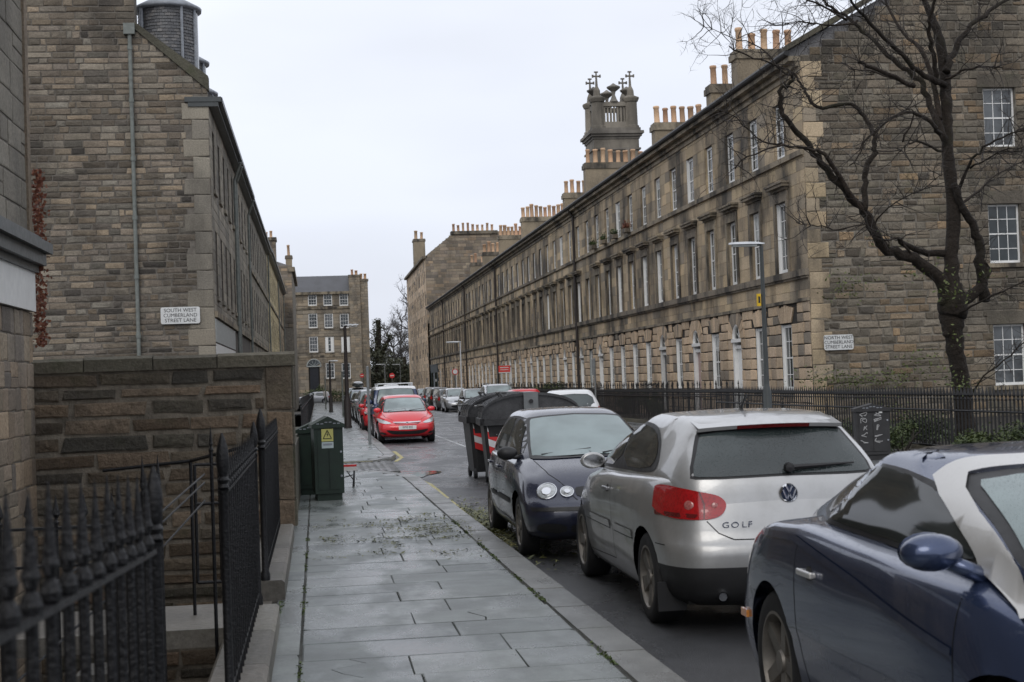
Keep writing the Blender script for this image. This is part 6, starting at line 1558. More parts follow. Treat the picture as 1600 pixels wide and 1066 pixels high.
def wheel(root, x, y, r, w, style, side, mats=('tyre', 'alloy')):
    key = ('wheel', r, w, style, side, mats)
    if key not in TPL:
        b = MB(); h = w/2*side; rr = r*.70
        b.lathe([(rr, -h), (r*.93, -h), (r*.985, -h*.85), (r, -h*.5), (r, h*.5), (r*.985, h*.85), (r*.93, h*1.0), (r*.80, h*1.04), (rr, h)], (0, 0, 0), 36, 'x')
        a = MB(); hh = h*.9
        a.lathe([(rr+.004, h*1.0), (rr-.012, h*1.02), (rr-.022, h*.85), (rr-.03, h*.1), (rr-.05, -h*.8), (0, -h*.8)], (0, 0, 0), 36, 'x')
        ns, sw = {'5': (5, .075), '7': (7, .05), '10': (10, .028), '5d': (5, .055), 'cap': (9, .05)}[style]
        a.lathe([(0, hh+.004*side), (.05, hh), (.058, hh-.02*side), (.06, -h*.2)], (0, 0, 0), 14, 'x')
        for k in range(ns):
            an = 2*pi*k/ns
            for dv in ((-.13, .13) if style == '5d' else (0,)):
                c, s_ = cos(an), sin(an); c2, s2 = cos(an+dv), sin(an+dv); q0, q1 = .03, rr-.012; wd0, wd1 = sw*.5, sw*.5*(1.15 if style != '5' else .8)
                P = lambda rad, t, xx, cc, ss: (xx, rad*cc-t*ss, rad*ss+t*cc)
                a.v += [P(q0, -wd0, hh*.86, c, s_), P(q0, wd0, hh*.86, c, s_), P(q1, wd1, hh*1.0, c2, s2), P(q1, -wd1, hh*1.0, c2, s2), P(q0, -wd0, hh*.4, c, s_), P(q0, wd0, hh*.4, c, s_), P(q1, wd1, hh*.55, c2, s2), P(q1, -wd1, hh*.55, c2, s2)]
                n = len(a.v)-8
                for q in ((0, 1, 2, 3), (0, 1, 5, 4), (1, 2, 6, 5), (2, 3, 7, 6), (3, 0, 4, 7)): a.face(tuple(n+i for i in q))
        TPL[key] = (b.mesh('wheel', M[mats[0]], True), a.mesh('rim', M[mats[1]]))
        TPL[key][1].polygons.foreach_set('use_smooth', [True]*len(a.f)); TPL[key][1].set_sharp_from_angle(angle=radians(30)); TPL[key][0].set_sharp_from_angle(angle=radians(50))
    me = TPL[key]
    wo_ = link('wheel', me[0], root, (x, y, r)); rot = R.uniform(0, 6); wo_.rotation_euler = (rot, 0, 0); link('rim', me[1], wo_); return wo_
def lens_disc(mb, P_, a, b, ax, r0, r1, dome, n=20):
    """a domed disc set on the projected surface"""
    c = P_.hit(a, b, ax, 0)
    if c is None: return
    e = P_.hit(a+.03, b, ax, 0); f_ = P_.hit(a, b+.03, ax, 0); u = (e-c).normalized(); v = (f_-c); v = (v-u*v.dot(u)).normalized(); nn = u.cross(v)
    out = {'l': Vector((-1, 0, 0)), 'r': Vector((1, 0, 0)), 'b': Vector((0, -1, 0)), 'f': Vector((0, 1, 0)), 't': Vector((0, 0, 1))}[ax]
    if nn.dot(out) < 0: nn = -nn
    st = len(mb.v); rows = [(r1, .002), (r1, dome*.3), (r1*.8, dome*.75), (r1*.5, dome), (.001, dome*1.05)]
    for r, h in rows:
        for k in range(n): t = 2*pi*k/n; mb.v.append(tuple(c+u*(r*cos(t))+v*(r*sin(t))+nn*h))
    for j in range(len(rows)-1):
        for k in range(n): mb.face((st+j*n+k, st+j*n+(k+1) % n, st+(j+1)*n+(k+1) % n, st+(j+1)*n+k))
def ellipsoid(mb, c, rx, ry, rz, n=14, m=9, flatback=None):
    st = len(mb.v)
    for i in range(m+1):
        a = pi*i/m
        for k in range(n):
            t = 2*pi*k/n; y = ry*cos(a)
            if flatback is not None and y < flatback: y = flatback
            mb.v.append((c[0]+rx*sin(a)*cos(t), c[1]+y, c[2]+rz*sin(a)*sin(t)))
    for i in range(m):
        for k in range(n): mb.face((st+i*n+k, st+i*n+(k+1) % n, st+(i+1)*n+(k+1) % n, st+(i+1)*n+k))

def car(label, cat, loc, rz, D, pmat, group=None, name='parked_car', hi=True, ground=None):
    """D: dimension dict. y runs 0 (rear) .. L (front). Builds the shell from plan rings, then lays glass,
    lamps, grilles, seams and plates on the shell by ray casting."""
    L, Wd, H = D['L'], D['W']/2, D['H']; wb, ro = D['wb'], D['ro']; r = D['r']; t = thing(name, loc, label, cat, rz, group)
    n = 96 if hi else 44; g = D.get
    hz = D['hood']            # hood height profile [(y,z)...] along whole length (also rear deck)
    hzf = lambda y: interp(hz, y)
    sh = D['shoulder']; shf = lambda y: interp(sh, y)
    nose, tail = g('nose', .0), g('tail', 0.)
    def S(yr, yf, w, wr, wf, cr_=None, cf_=None):
        cr_ = g('rcr', .5) if cr_ is None else cr_; cf_ = g('fcr', .7) if cf_ is None else cf_
        return dict(yr=yr, yf=L-yf, w=Wd*w, wr=Wd*wr, wf=Wd*wf, cr=cr_, cf=cf_)
    c = lambda z: (lambda y: z)
    rw, fw = g('rw', .86), g('fw', .84)
    zb = g('zb', .62)          # bumper top
    specs = [S(.16, .20, .86, rw*.86, fw*.84), S(.05, .07, .93, rw*.95, fw*.95), S(.0, .0, .975, rw, fw), S(.0, .01, .99, rw, fw), S(.03+tail*.3, .04+nose*.2, 1., rw, fw), S(.06+tail*.7, .09+nose*.6, 1., rw*.985, fw*.96), S(.10+tail, .16+nose, .965, rw*.955, fw*.92), S(.16+tail, .26+nose, .93, rw*.91, fw*.86), S(.30+tail, .45+nose, .80, rw*.74, fw*.70), S(.5+tail, .8+nose, .5, rw*.42, fw*.4), S(.5+tail, .8+nose, .004, .004, .004, .01, .01)]
    zz = [c(g('z0', .19)), c(g('z0', .19)+.06), c(.40), c(zb-.06), c(zb), lambda y: zb+(shf(y)-.06-zb)*.6, lambda y: shf(y)-.035, shf, lambda y: (shf(y)*.35+hzf(y)*.65)+.004, lambda y: hzf(y)+.012, lambda y: hzf(y)+.018]
    wy = [(ro-L/2, r), (ro+wb-L/2, r)]
    mb = MB(); bump_z = g('blackz', 0)
    cmf = (lambda y, z, x: 1 if (z < bump_z and (y < ro-.30 or (g('blackfront') and y > ro+wb+.30))) else 0) if bump_z else None
    rings(mb, specs, zz, n, [2, 3, 3, 2, 3, 3, 2, 3, 3, 1] if hi else [1, 2, 2, 1, 2, 2, 1, 1, 1, 1], L, wy, r+g('gap', .055), cmf)
    # cabin
    C = D['cab']   # list of (z, yrear, yfront, halfwidth, rearhalf, fronthalf)
    cs = []; cz = []
    roof = g('roof')
    for (z, yr, yf, w, wr, wf) in C: cs.append(dict(yr=yr, yf=yf, w=w, wr=wr, wf=wf, cr=g('ccr', .34), cf=g('ccf', .42))); cz.append(c(z) if z < H-.09 or not roof else (lambda y, z=z: z-H+interp(roof, y)))
    top = cs[-1]; cs.append(dict(yr=top['yr']+.18, yf=top['yf']-.15, w=top['w']*.8, wr=top['wr']*.78, wf=top['wf']*.78, cr=.25, cf=.25)); ztop = cz[-1]; cz.append(lambda y: ztop(y)+.018)
    cs.append(dict(yr=top['yr']+.4, yf=top['yf']-.4, w=.004, wr=.004, wf=.004, cr=.01, cf=.01)); cz.append(lambda y: ztop(y)+.032)
    rings(mb, cs, cz, n, [4 if hi else 2]*(len(C)-1)+[2, 3], L)
    P_ = Proj(mb)
    body = mb.build('body', [M[pmat], M['blackpl'], M[g('roofmat', pmat)]], t, True, True)
    body.data.set_sharp_from_angle(angle=radians(55))
    if g('roofmat'):
        for p in body.data.polygons:
            if p.center.z > H-.13: p.material_index = 2
    # underside and arch liners
    b = MB(); b.box(-Wd*.78, Wd*.78, -L/2+.25, L/2-.3, .2, .45); b.box(-.34, .34, -L/2+.5, L/2-1.5, .3, shf(L/2)-.1)
    for y_, z_ in wy: b.box(-Wd*.80, Wd*.80, y_-r-.1, y_+r+.1, z_+.05+r*.2, z_+r+.09)
    b.build('underbody', M['seam'], t, local=True)
    for y_, z_ in wy:
        for sx_ in (-1, 1):
            b = MB(); rr = r+g('gap', .055)+.004; b.lathe([(rr, sx_*Wd*.5), (rr, sx_*Wd*.90)], (0, y_, z_), 24, 'x', a0=-.25, a1=pi+.25); b.build('arch_liner', M['seam'], t, local=True) if hi else None
    for (y_, z_) in wy:
        for sx_ in (-1, 1): wheel(t, sx_*(Wd*g('track', .955)-g('tw', .2)/2), y_, r, g('tw', .2), g('rim', '5'), sx_, ('tyre', g('rimmat', 'alloy')))
    cell = .06 if hi else .16
    gl = g('glass', 'glasscar' if hi else 'glassfar')
    def put(nm_, m, mat, par=t):
        if m.v: return m.build(nm_, M[mat], par, True, True)
    Y = lambda pts: [(a-L/2, b_) for a, b_ in pts]
    # side windows
    for ax, sx_ in (('l', -1), ('r', 1)):
        if not hi and ax == 'r' and g('oneside'): continue
        if g('trim_side'): put('window_trim', P_.patch(Y(D['trim_side']), ax, .003, cell, 2), 'blackpl')
        for w in D['side']: put('side_window', P_.patch(Y(w), ax, .006, cell, 1), gl)
        for ln in g('seams', []) if hi else []: put('door_seam', P_.line(Y(ln), ax, .007, .0012), 'seam')
        for (hy, hz_) in g('handles', []):
            p = P_.hit(hy-L/2, hz_, ax, .0)
            if p:
                b = MB(); b.obox(p+Vector((sx_*.022, 0, 0)), .010, .095, .014, Matrix.Identity(3)); b.obox(p+Vector((sx_*.01, -.08, 0)), .012, .012, .012, Matrix.Identity(3)); b.obox(p+Vector((sx_*.01, .08, 0)), .012, .012, .012, Matrix.Identity(3)); h = b.build('door_handle', M[g('handlemat', pmat)], t, local=True)
                if hi:
                    md = h.modifiers.new('bevel', 'BEVEL'); md.width = .007; md.segments = 2
                    q = P_.patch([(hy-L/2-.045, hz_-.03), (hy-L/2+.045, hz_-.03), (hy-L/2+.05, hz_), (hy-L/2+.03, hz_+.03), (hy-L/2-.03, hz_+.03), (hy-L/2-.05, hz_)], ax, .001, .05, 1); put('handle_recess', q, 'blackpl')
        if g('mould') and hi:
            for (y0, y1, z0, z1) in D['mould']:
                m = P_.patch(Y([(y0, z0), (y1, z0), (y1, z1), (y0, z1)]), ax, .010, .12); put('side_moulding', m, g('mouldmat', pmat)); e = P_.line(Y([(y0, z0-.006), (y1, z0-.006)]), ax, .012, .004, .1); put('moulding_shade_line', e, 'blackpl')  # flat black strip below each moulding, its shadow line put in as colour
        # mirror
        my, mz = D['mirror']; p = P_.hit(my-L/2, mz, ax, 0) or Vector((sx_*Wd*.8, my-L/2, mz)); b = MB(); cx_ = sx_*(abs(p.x)+.13)
        ms = g('mirs', 1.)
        if g('mirsport'):
            ellipsoid(b, (cx_+sx_*.05, p.y, p.z+.07), .115, .075, .065, 20, 12, flatback=-.045); m_ = b.build('wing_mirror', M[pmat], t, True, True)
            b = MB(); b.tube([(p.x-sx_*.03, p.y+.02, p.z-.03), (cx_, p.y+.01, p.z+.04)], [.034, .026], 10); b.build('mirror_stalk', M[pmat], m_, True, True)
        else:
            ellipsoid(b, (cx_, p.y, p.z+.02), .115*ms, .07*ms, .075*ms, 20, 12, flatback=-.03*ms); m_ = b.build('wing_mirror', M[g('mirmat', pmat)], t, True, True)
            b = MB(); b.tube([(p.x-sx_*.02, p.y+.02, p.z-.03), (cx_, p.y+.01, p.z-.01)], .025, 8); b.build('mirror_stalk', M['blackpl'], m_, True, True)
        b = MB(); b.poly([((cx_+(sx_*.05 if g('mirsport') else 0))+.092*ms*cos(2*pi*k/16), p.y-.0465*ms if g('mirsport') else p.y-.0315*ms, p.z+(.07 if g('mirsport') else .02)+.056*ms*sin(2*pi*k/16)) for k in range(16)]); b.build('mirror_glass', M['chrome'], m_, local=True)
        b = MB(); 
        if hi and g('filler') and ax == 'r': put('fuel_flap', P_.line([(g('filler')[0]-L/2+.08*cos(2*pi*k/16), g('filler')[1]+.08*sin(2*pi*k/16)) for k in range(17)], ax, .006), 'seam')
    # screens
    ws, rs = D['wscreen'], D['rscreen']
    mir = lambda pts: pts+[(-x, z) for x, z in reversed(pts)]
    grow = lambda pts, s_: [(x*(1+s_), z+(s_*.35 if z > sum(q[1] for q in pts)/len(pts) else -s_*.35)) for x, z in pts]
    put('windscreen_surround', P_.patch(mir(grow(ws, .05)), 'f', .008 if hi else .01, cell*.7, 1), g('wsmat', 'blackpl')); put('windscreen', P_.patch(mir(ws), 'f', .013 if hi else .02, cell, 1), g('wglass', 'glassfog'))
    put('rear_screen_surround', P_.patch(mir(grow(rs, .04)), 'b', .003, cell, 1), 'blackpl'); put('rear_screen', P_.patch(mir(rs), 'b', .007, cell, 1), g('rglass', 'glassrear'))
    if hi:
        for sx_ in (-1, 1):                                     # windscreen wipers
            z0 = min(z for _, z in ws)+.015; a = P_.hit(sx_*.12 if sx_ < 0 else .5, z0, 'f', .02); e = P_.hit((sx_*.12 if sx_ < 0 else .5)-.52, z0+.05, 'f', .014)
            if a and e: b = MB(); b.tube([a, e], [.010, .006], 5); b.build('wiper', M['blackpl'], t, local=True)
        if g('rwiper'):
            y0 = g('rwiper'); a, e = P_.hit(y0[0], y0[1], 'b', .03), P_.hit(y0[2], y0[3], 'b', .022)
            b = MB(); b.tube([a, (a+e)/2+Vector((0, -.012, 0)), e], [.020, .014, .006], 6); b.lathe([(0, -.05), (.03, -.045), (.034, 0)], tuple(a+Vector((0, .01, 0))), 12, 'y'); b.build('rear_wiper', M['blackpl'], t, local=True)
    for ax, key in (('b', 'rear'), ('f', 'front')):
        for (nm_, pts, mat, off, rnd) in g(key, []):
            for sgn in (1, -1):
                m = P_.patch([(sgn*x, z) for x, z in pts], ax, off+(.004 if hi else 0), cell*.5, rnd); put(nm_, m, mat)
        for (nm_, pts, mat, off, rnd) in g(key+'_c', []): put(nm_, P_.patch(mir(pts), ax, off, cell, rnd), mat)
        for ln in g(key+'_seam', []) if hi else []:
            for sgn in (1, -1): put('panel_seam', P_.line([(sgn*x, z) for x, z in ln], ax, .007, .0012), 'seam')
        for (nm_, x, z, rad, mat, dome) in g(key+'_disc', []):
            for sgn in ((1, -1) if x else (1,)): m = MB(); lens_disc(m, P_, sgn*x, z, ax, 0, rad, dome); put(nm_, m, mat)
    for ln in g('hoodseam', []) if hi else []:
        for sgn in (1, -1): put('bonnet_seam', P_.line([(sgn*x, y-L/2) for x, y in ln], 't', .008, .0012), 'seam')
    for (sd, z, tx_, mat) in g('plates', []):
        a = P_.hit(0, z, 'b' if sd == 'rear' else 'f', .012)
        if a:
            sy = -1 if sd == 'rear' else 1; b = MB(); b.box(-.26, .26, a.y-.004, a.y+.004, z-.056, z+.056); pl = b.build('number_plate', M[mat], t, local=True)
            if tx_: tp = text(pl, tx_, (0, 0, 0), (-sy, 0, 0) if sy > 0 else (1, 0, 0), (0, sy, 0), .098, 'signk', .002, width=.82); tp.location = (0, a.y+sy*.0055, z)
    t['P'] = 0; del t['P']
    return t, P_, body

# ---------- silver three door hatchback, seen from behind
G = dict(L=4.2, W=1.76, H=1.485, wb=2.578, ro=.82, r=.322, rw=.865, fw=.84, tail=.05, nose=.06, zb=.65, ccr=.45, rim='5d', rimmat='alloyd', tw=.215, gap=.045,
    hood=[(0, 1.05), (.3, 1.06), (2.6, 1.02), (3.05, 1.01), (3.5, .94), (4.0, .80), (4.2, .70)], shoulder=[(0, 1.055), (.5, 1.045), (2.0, 1.0), (3.0, .94), (3.7, .83), (4.2, .66)],
    cab=[(.86, .10, 3.35, .78, .735, .60), (1.04, .14, 3.18, .775, .715, .64), (1.17, .24, 2.90, .735, .675, .62), (1.30, .38, 2.52, .675, .61, .57), (1.40, .42, 2.22, .615, .555, .52), (1.455, .48, 2.05, .55, .50, .46)],
    roof=[(.3, 1.435), (.9, 1.475), (1.5, 1.485), (2.3, 1.45)],
    side=[[(1.95, 1.06), (3.0, 1.03), (2.72, 1.15), (2.35, 1.33), (1.95, 1.385)], [(.98, 1.08), (1.89, 1.06), (1.89, 1.385), (1.35, 1.375), (1.0, 1.31), (.82, 1.16)]],
    trim_side=[(.88, 1.05), (2.0, 1.035), (3.10, 1.0), (2.78, 1.14), (2.38, 1.36), (1.9, 1.41), (1.3, 1.40), (.95, 1.33), (.72, 1.12)],
    seams=[[(1.92, 1.0), (1.86, .75), (1.86, .34), (3.02, .30), (3.12, .5), (3.10, .95)], [(.35, .60), (.52, .60)], [(.60, .30), (1.2, .26)]],
    handles=[(2.02, .88)], handlemat='alloy', mould=[(1.95, 3.02, .575, .63), (1.02, 1.80, .575, .63)], mirror=(2.92, 1.03), mirs=.95,
    wscreen=[(0, 1.04), (.55, 1.03), (.60, 1.06), (.50, 1.36), (.45, 1.39), (0, 1.40)], rscreen=[(0, 1.065), (.57, 1.055), (.635, 1.07), (.52, 1.30), (.49, 1.345), (0, 1.365)], rglass='glassrear',
    rwiper=(.02, 1.09, .50, 1.105), blackz=.47, filler=(.5, .85),
    rear=[('tail_light', [(.845, .79), (.575, .775), (.47, .80), (.43, .86), (.435, .90), (.48, .94), (.60, .965), (.70, .99), (.80, 1.01), (.82, .95)], 'taillens', .006, 2)],
    rear_disc=[('lamp_lens', .665, .875, .040, 'lamplens', .012), ('lamp_lens', .51, .87, .032, 'lamplens', .012), ('badge_ring', 0, .935, .066, 'chrome', .008), ],
    rear_seam=[[(.57, .77), (.50, .69), (.40, .645), (0, .64)], [(.575, .78), (.56, .96)]],
    front=[('headlight', [(.40, .66), (.74, .70), (.80, .78), (.66, .80), (.45, .74)], 'headlens', .006, 1)], front_c=[('grille', [(0, .5), (.35, .5), (.38, .70), (0, .70)], 'blackpl', .005, 1)],
    rear_line=1, rear_c=[('spoiler_light', [(0, 1.388), (.16, 1.386), (.16, 1.402), (0, 1.404)], 'taildark', .012, 0)], plates=[('rear', .47, '', 'platey')], hoodseam=[])
def newlens(name, col, rough=.12, emit=0):
    m, nt, b = nm(name); v = ND(nt, 'ShaderNodeTexVoronoi'); v.inputs['Scale'].default_value = 55; tcn = ND(nt, 'ShaderNodeTexCoord'); nt.links.new(tcn.outputs['Object'], v.inputs['Vector'])
    nt.links.new(mixc(nt, 1., col, ramp(nt, v.outputs['Distance'], [(0, .75), (.6, 1.3)]).outputs[0], 'MULTIPLY'), b.inputs['Base Color']); b.inputs['Roughness'].default_value = rough; b.inputs['Coat Weight'].default_value = 1; b.inputs['Coat Roughness'].default_value = .03; return m
M['taillens'] = newlens('tail_lamp_lens', (.33, .004, .006)); M['taildark'] = newlens('dark_tail_lens', (.10, .006, .006)); M['lamplens'] = newlens('lamp_centre', (.34, .10, .09), .1); M['headlens'] = newlens('head_lamp_lens', (.42, .44, .45), .06); M['amber'] = newlens('amber_lens', (.55, .2, .03))
M['p_silver'] = paint('silver_paint', (.47, .47, .465), .55, .33); M['p_navy'] = paint('navy_paint', (.012, .017, .045), .2, .25, dirt=.2); M['p_blue'] = paint('blue_violet_paint', (.045, .066, .135), .6, .25, dirt=.08); M['p_satin'] = paint('satin_silver_paint', (.55, .54, .52), .4, .36, dirt=.05)
M['p_red'] = paint('bright_red_paint', (.66, .012, .022), .05, .3, dirt=.08); M['p_black'] = paint('black_paint', (.010, .011, .013), .1, .25, dirt=.25); M['p_grey'] = paint('grey_paint', (.10, .105, .11), .4, .3, dirt=.2); M['p_dkblue'] = paint('dark_blue_paint', (.012, .03, .09), .2, .3, dirt=.2); M['p_white'] = paint('white_paint', (.72, .73, .74), .0, .35, dirt=.08); M['p_ltsilver'] = paint('light_silver_paint', (.50, .51, .53), .5, .32, dirt=.08)
golf, PG, gb = car('silver three door hatchback seen from behind, with large rear wiper and red tail lights', 'car', (3.14, 11.65, -.1), 0, G, 'p_silver')
# roof spoiler, badge, lettering, exhaust, aerial, mud flap
b = MB(); pts = []
for i in range(13):
    x = -.52+1.04*i/12; zt = 1.436-.02*(x/.52)**2; yb = .42+.09*(x/.52)**2; pts.append((x, yb-4.2/2, zt))
for (xa, ya, za), (xb, yb, zb_) in zip(pts, pts[1:]):
    b.quad((xa, ya-.06, za-.035), (xb, yb-.06, zb_-.035), (xb, yb+.16, zb_+.012), (xa, ya+.16, za+.012)); b.quad((xa, ya-.06, za-.035), (xb, yb-.06, zb_-.035), (xb, yb-.05, zb_-.06), (xa, ya-.05, za-.06)); b.quad((xa, ya-.05, za-.06), (xb, yb-.05, zb_-.06), (xb, yb+.08, zb_-.05), (xa, ya+.08, za-.05))
b2s = MB()
for (xa, ya, za), (xb, yb, zb_) in zip(pts[3:-3], pts[4:-3]): b2s.quad((xa, ya-.064, za-.038), (xb, yb-.064, zb_-.038), (xb, yb-.052, zb_-.062), (xa, ya-.052, za-.062))
b2s.build('high_brake_light', M['taildark'], golf, local=True)
sharp(b.build('roof_spoiler', M['p_silver'], golf, local=True), 40)
b = MB(); b.tube([(0, -.95, 1.47), (0, -.95, 1.50), (0, -1.10, 1.60)], [.022, .012, .006], 6); b.build('aerial', M['blackpl'], golf, local=True)
for sgn in (-1, 1):
    m = PG.line([(sgn*.585, .785), (sgn*.575, .88), (sgn*.60, .965)], 'b', .010, .013); m.build('lamp_division', M['taildark'], golf, local=True)
    m = PG.patch([(sgn*x, z) for x, z in ((.83, .80), (.64, .79), (.62, .815), (.83, .83))], 'b', .0125, .05, 0); m.build('lamp_lower_lens', M['taildark'], golf, True, True)
c_ = PG.hit(0, .935, 'b', .010); b = MB(); b.lathe([(.048, 0), (.058, -.012), (.066, 0)], c_, 24, 'y')
def bars(mb, segs, w, y0, th=.006):
    for (xa, za), (xb, zb_) in segs:
        d = Vector((xb-xa, 0, zb_-za)).normalized(); q = Vector((-d.z, 0, d.x))*w/2; A = Vector((c_.x+xa, y0, c_.z+za)); B = Vector((c_.x+xb, y0, c_.z+zb_)); mb.prism([A-q, B-q, B+q, A+q], (0, -th, 0))
bars(b, [((-.020, .046), (0, .006)), ((.020, .046), (0, .006)), ((-.044, .024), (-.018, -.044)), ((-.018, -.044), (0, -.004)), ((0, -.004), (.018, -.044)), ((.018, -.044), (.044, .024))], .010, c_.y-.004, .010)
bd_ = b.build('badge', M['chrome'], golf, local=True)
b = MB(); b.lathe([(0, .0), (.05, .0), (.05, .004)], (c_.x, c_.y-.0035, c_.z), 20, 'y'); b.build('badge_field', M['navy'], golf, local=True)
for o_ in golf.children:
    if o_.name.startswith('badge_ring'): bpy.data.objects.remove(o_); break
c2_ = PG.hit(-.36, .74, 'b', .006)
for i, s_ in enumerate('GOLF'):
    q = PG.hit((-.45, -.388, -.327, -.287)[i], .74, 'b', .004); l = text(golf, s_, (0, 0, 0), (1, 0, 0), (0, -1, 0), .058, 'chrome', .008, width=1.25); l.location = q
b = MB(); b.tube([(-.50, -2.06, .27), (-.50, -1.9, .28)], .035, 14, False); b.tube([(-.50, -2.055, .27), (-.50, -1.9, .28)], .028, 14); b.build('exhaust', M['chrome'], golf, local=True)
b = MB(); b.box(-.86, -.66, -1.70, -1.68, .14, .34); b.box(.66, .86, -1.70, -1.68, .14, .34); b.build('mud_flaps', M['blackpl'], golf, local=True)

# ---------- navy four-lamp hatchback facing the camera
PO = dict(L=3.9, W=1.65, H=1.43, wb=2.46, ro=.66, r=.30, rw=.85, fw=.90, tail=.06, nose=.05, fcr=.42, zb=.56, rim='cap', rimmat='alloyd', tw=.175, gap=.05,
    hood=[(0, .95), (2.5, .98), (2.85, .98), (3.3, .90), (3.7, .80), (3.9, .70)], shoulder=[(0, .95), (2.4, .92), (2.9, .89), (3.4, .81), (3.9, .66)],
    cab=[(.78, .10, 3.12, .72, .66, .60), (.95, .14, 2.98, .715, .65, .64), (1.09, .24, 2.70, .675, .61, .60), (1.24, .36, 2.34, .61, .55, .55), (1.35, .44, 2.06, .545, .49, .50), (1.40, .55, 1.90, .47, .42, .43)], ccf=.30,
    side=[[(1.72, .96), (2.72, .95), (2.42, 1.12), (2.1, 1.29), (1.72, 1.335)], [(.95, .97), (1.66, .96), (1.66, 1.335), (1.1, 1.32), (.92, 1.22)], [(.48, .99), (.88, .97), (.86, 1.24), (.72, 1.25)]],
    trim_side=[(.42, .94), (2.84, .92), (2.48, 1.14), (2.12, 1.32), (1.7, 1.36), (1.0, 1.345), (.62, 1.24)],
    seams=[[(1.70, .95), (1.68, .33), (2.72, .30), (2.8, .45), (2.78, .9)], [(1.66, .95), (1.62, .33)], [(.92, .95), (.98, .62), (1.12, .45), (1.2, .33), (1.6, .33)], [(2.80, .62), (3.4, .60)]],
    handles=[(1.83, .83), (1.03, .84)], mould=[(1.75, 2.70, .50, .545), (1.15, 1.60, .50, .545)], mouldmat='blackpl', mirror=(2.62, .98), mirmat='blackpl', mirs=.95,
    wscreen=[(0, .97), (.56, .955), (.60, .98), (.50, 1.29), (.46, 1.33), (0, 1.352)], rscreen=[(0, 1.0), (.48, 1.0), (.42, 1.29), (0, 1.31)],
    front_disc=[('headlight', .575, .665, .094, 'headlens', .03), ('headlight', .385, .655, .062, 'headlens', .024)],
    front=[('fog_recess', [(.42, .27), (.70, .29), (.68, .38), (.42, .36)], 'blackpl', .004, 1)],
    front_c=[('grille', [(0, .60), (.29, .60), (.31, .68), (.27, .70), (0, .70)], 'blackpl', .005, 1), ('bumper_strip', [(0, .485), (.73, .485), (.74, .52), (0, .52)], 'blackpl', .012, 0), ('lower_grille', [(0, .26), (.38, .26), (.38, .37), (0, .37)], 'blackpl', .004, 1)],
    rear=[('tail_light', [(.60, .62), (.74, .62), (.72, .92), (.62, .92)], 'taillens', .005, 1)], plates=[('front', .44, '', 'plate')], hoodseam=[[(.30, 3.80), (.52, 3.45), (.60, 3.0)]], front_seam=[])
polo, PP_, pb_ = car('navy blue four door hatchback with four round headlights, facing the camera before the bins', 'car', (2.76, 15.9, -.1), pi, PO, 'p_navy')
for sgn in (-1, 1):                                            # chrome rings and inner reflectors
    for x, z, rr in ((.575, .665, .094), (.385, .655, .062)):
        m = MB(); c0_ = PP_.hit(sgn*x, z, 'f', .0)
        e1_ = PP_.hit(sgn*x+.03, z, 'f', 0); e2_ = PP_.hit(sgn*x, z+.03, 'f', 0); u = (e1_-c0_).normalized(); v = (e2_-c0_); v = (v-u*v.dot(u)).normalized(); nn = u.cross(v); nn = nn if nn.y > 0 else -nn
        pts = [c0_+u*(rr*1.02*cos(2*pi*k/24))+v*(rr*1.02*sin(2*pi*k/24))+nn*.008 for k in range(25)]; m.tube(pts, .007, 6); m.build('headlight_ring', M['chrome'], polo, local=True)
        m = MB(); m.tube([c0_+nn*.034-v*rr*.2, c0_+nn*.036-v*rr*.2+nn*.001], [rr*.5, rr*.45], 16); m.build('reflector', M['chrome'], polo, local=True)

# ---------- blue-violet coupe in the foreground, pointing towards the camera
CR = dict(L=4.06, W=1.77, H=1.375, wb=2.40, ro=.80, r=.335, rw=.90, fw=.80, tail=.03, rcr=.38, nose=.12, zb=.58, rim='5', rimmat='alloyd', tw=.25, gap=.045, z0=.16,
    hood=[(0, .85), (.5, .96), (1.0, 1.03), (2.9, 1.0), (3.3, .92), (3.7, .80), (4.06, .64)], shoulder=[(0, .80), (.35, .90), (.8, .99), (1.2, 1.01), (2.0, .985), (2.9, .95), (3.4, .86), (4.06, .60)],
    cab=[(.86, .22, 3.50, .70, .54, .60), (.99, .36, 3.36, .735, .58, .66), (1.10, .66, 3.10, .715, .57, .64), (1.20, .92, 2.80, .665, .54, .60), (1.29, 1.18, 2.46, .60, .48, .55), (1.345, 1.4, 2.25, .54, .44, .50)], ccr=.7, ccf=.35,
    side=[[(1.10, 1.05), (3.0, 1.0), (2.58, 1.16), (2.14, 1.262), (1.62, 1.29), (1.36, 1.27), (1.14, 1.185), (1.0, 1.09)]],
    trim_side=[(1.0, 1.03), (3.10, .975), (2.62, 1.18), (2.15, 1.278), (1.60, 1.303), (1.34, 1.285), (1.08, 1.205), (.90, 1.09)],
    seams=[[(1.30, 1.02), (1.24, .90), (1.24, .55), (1.34, .26), (2.80, .24), (2.92, .45), (2.90, .92)], [(1.9, .285), (1.95, .30)]],
    handles=[(1.45, .83)], handlemat='p_satin', mirror=(2.84, 1.0), mirsport=True, mirs=1.15,
    wscreen=[(0, 1.01), (.60, .99), (.67, 1.01), (.56, 1.24), (.51, 1.275), (0, 1.298)], rscreen=[(0, 1.05), (.34, 1.04), (.38, 1.22), (0, 1.28)], wsmat='blackpl',
    rear=[('tail_light', [(.42, .66), (.62, .68), (.66, .80), (.48, .82)], 'taillens', .006, 1)], front=[('headlight', [(.40, .60), (.68, .62), (.70, .72), (.5, .74)], 'headlens', .006, 1)], front_c=[('grille', [(0, .42), (.40, .44), (.40, .58), (0, .58)], 'blackpl', .005, 1)])
coupe, PC, cb_ = car('blue violet fastback coupe with silver windscreen pillars in the right foreground', 'car', (3.03, 5.78, -.1), pi, CR, 'p_blue')
coupe.scale = (1, 1, 1.04)
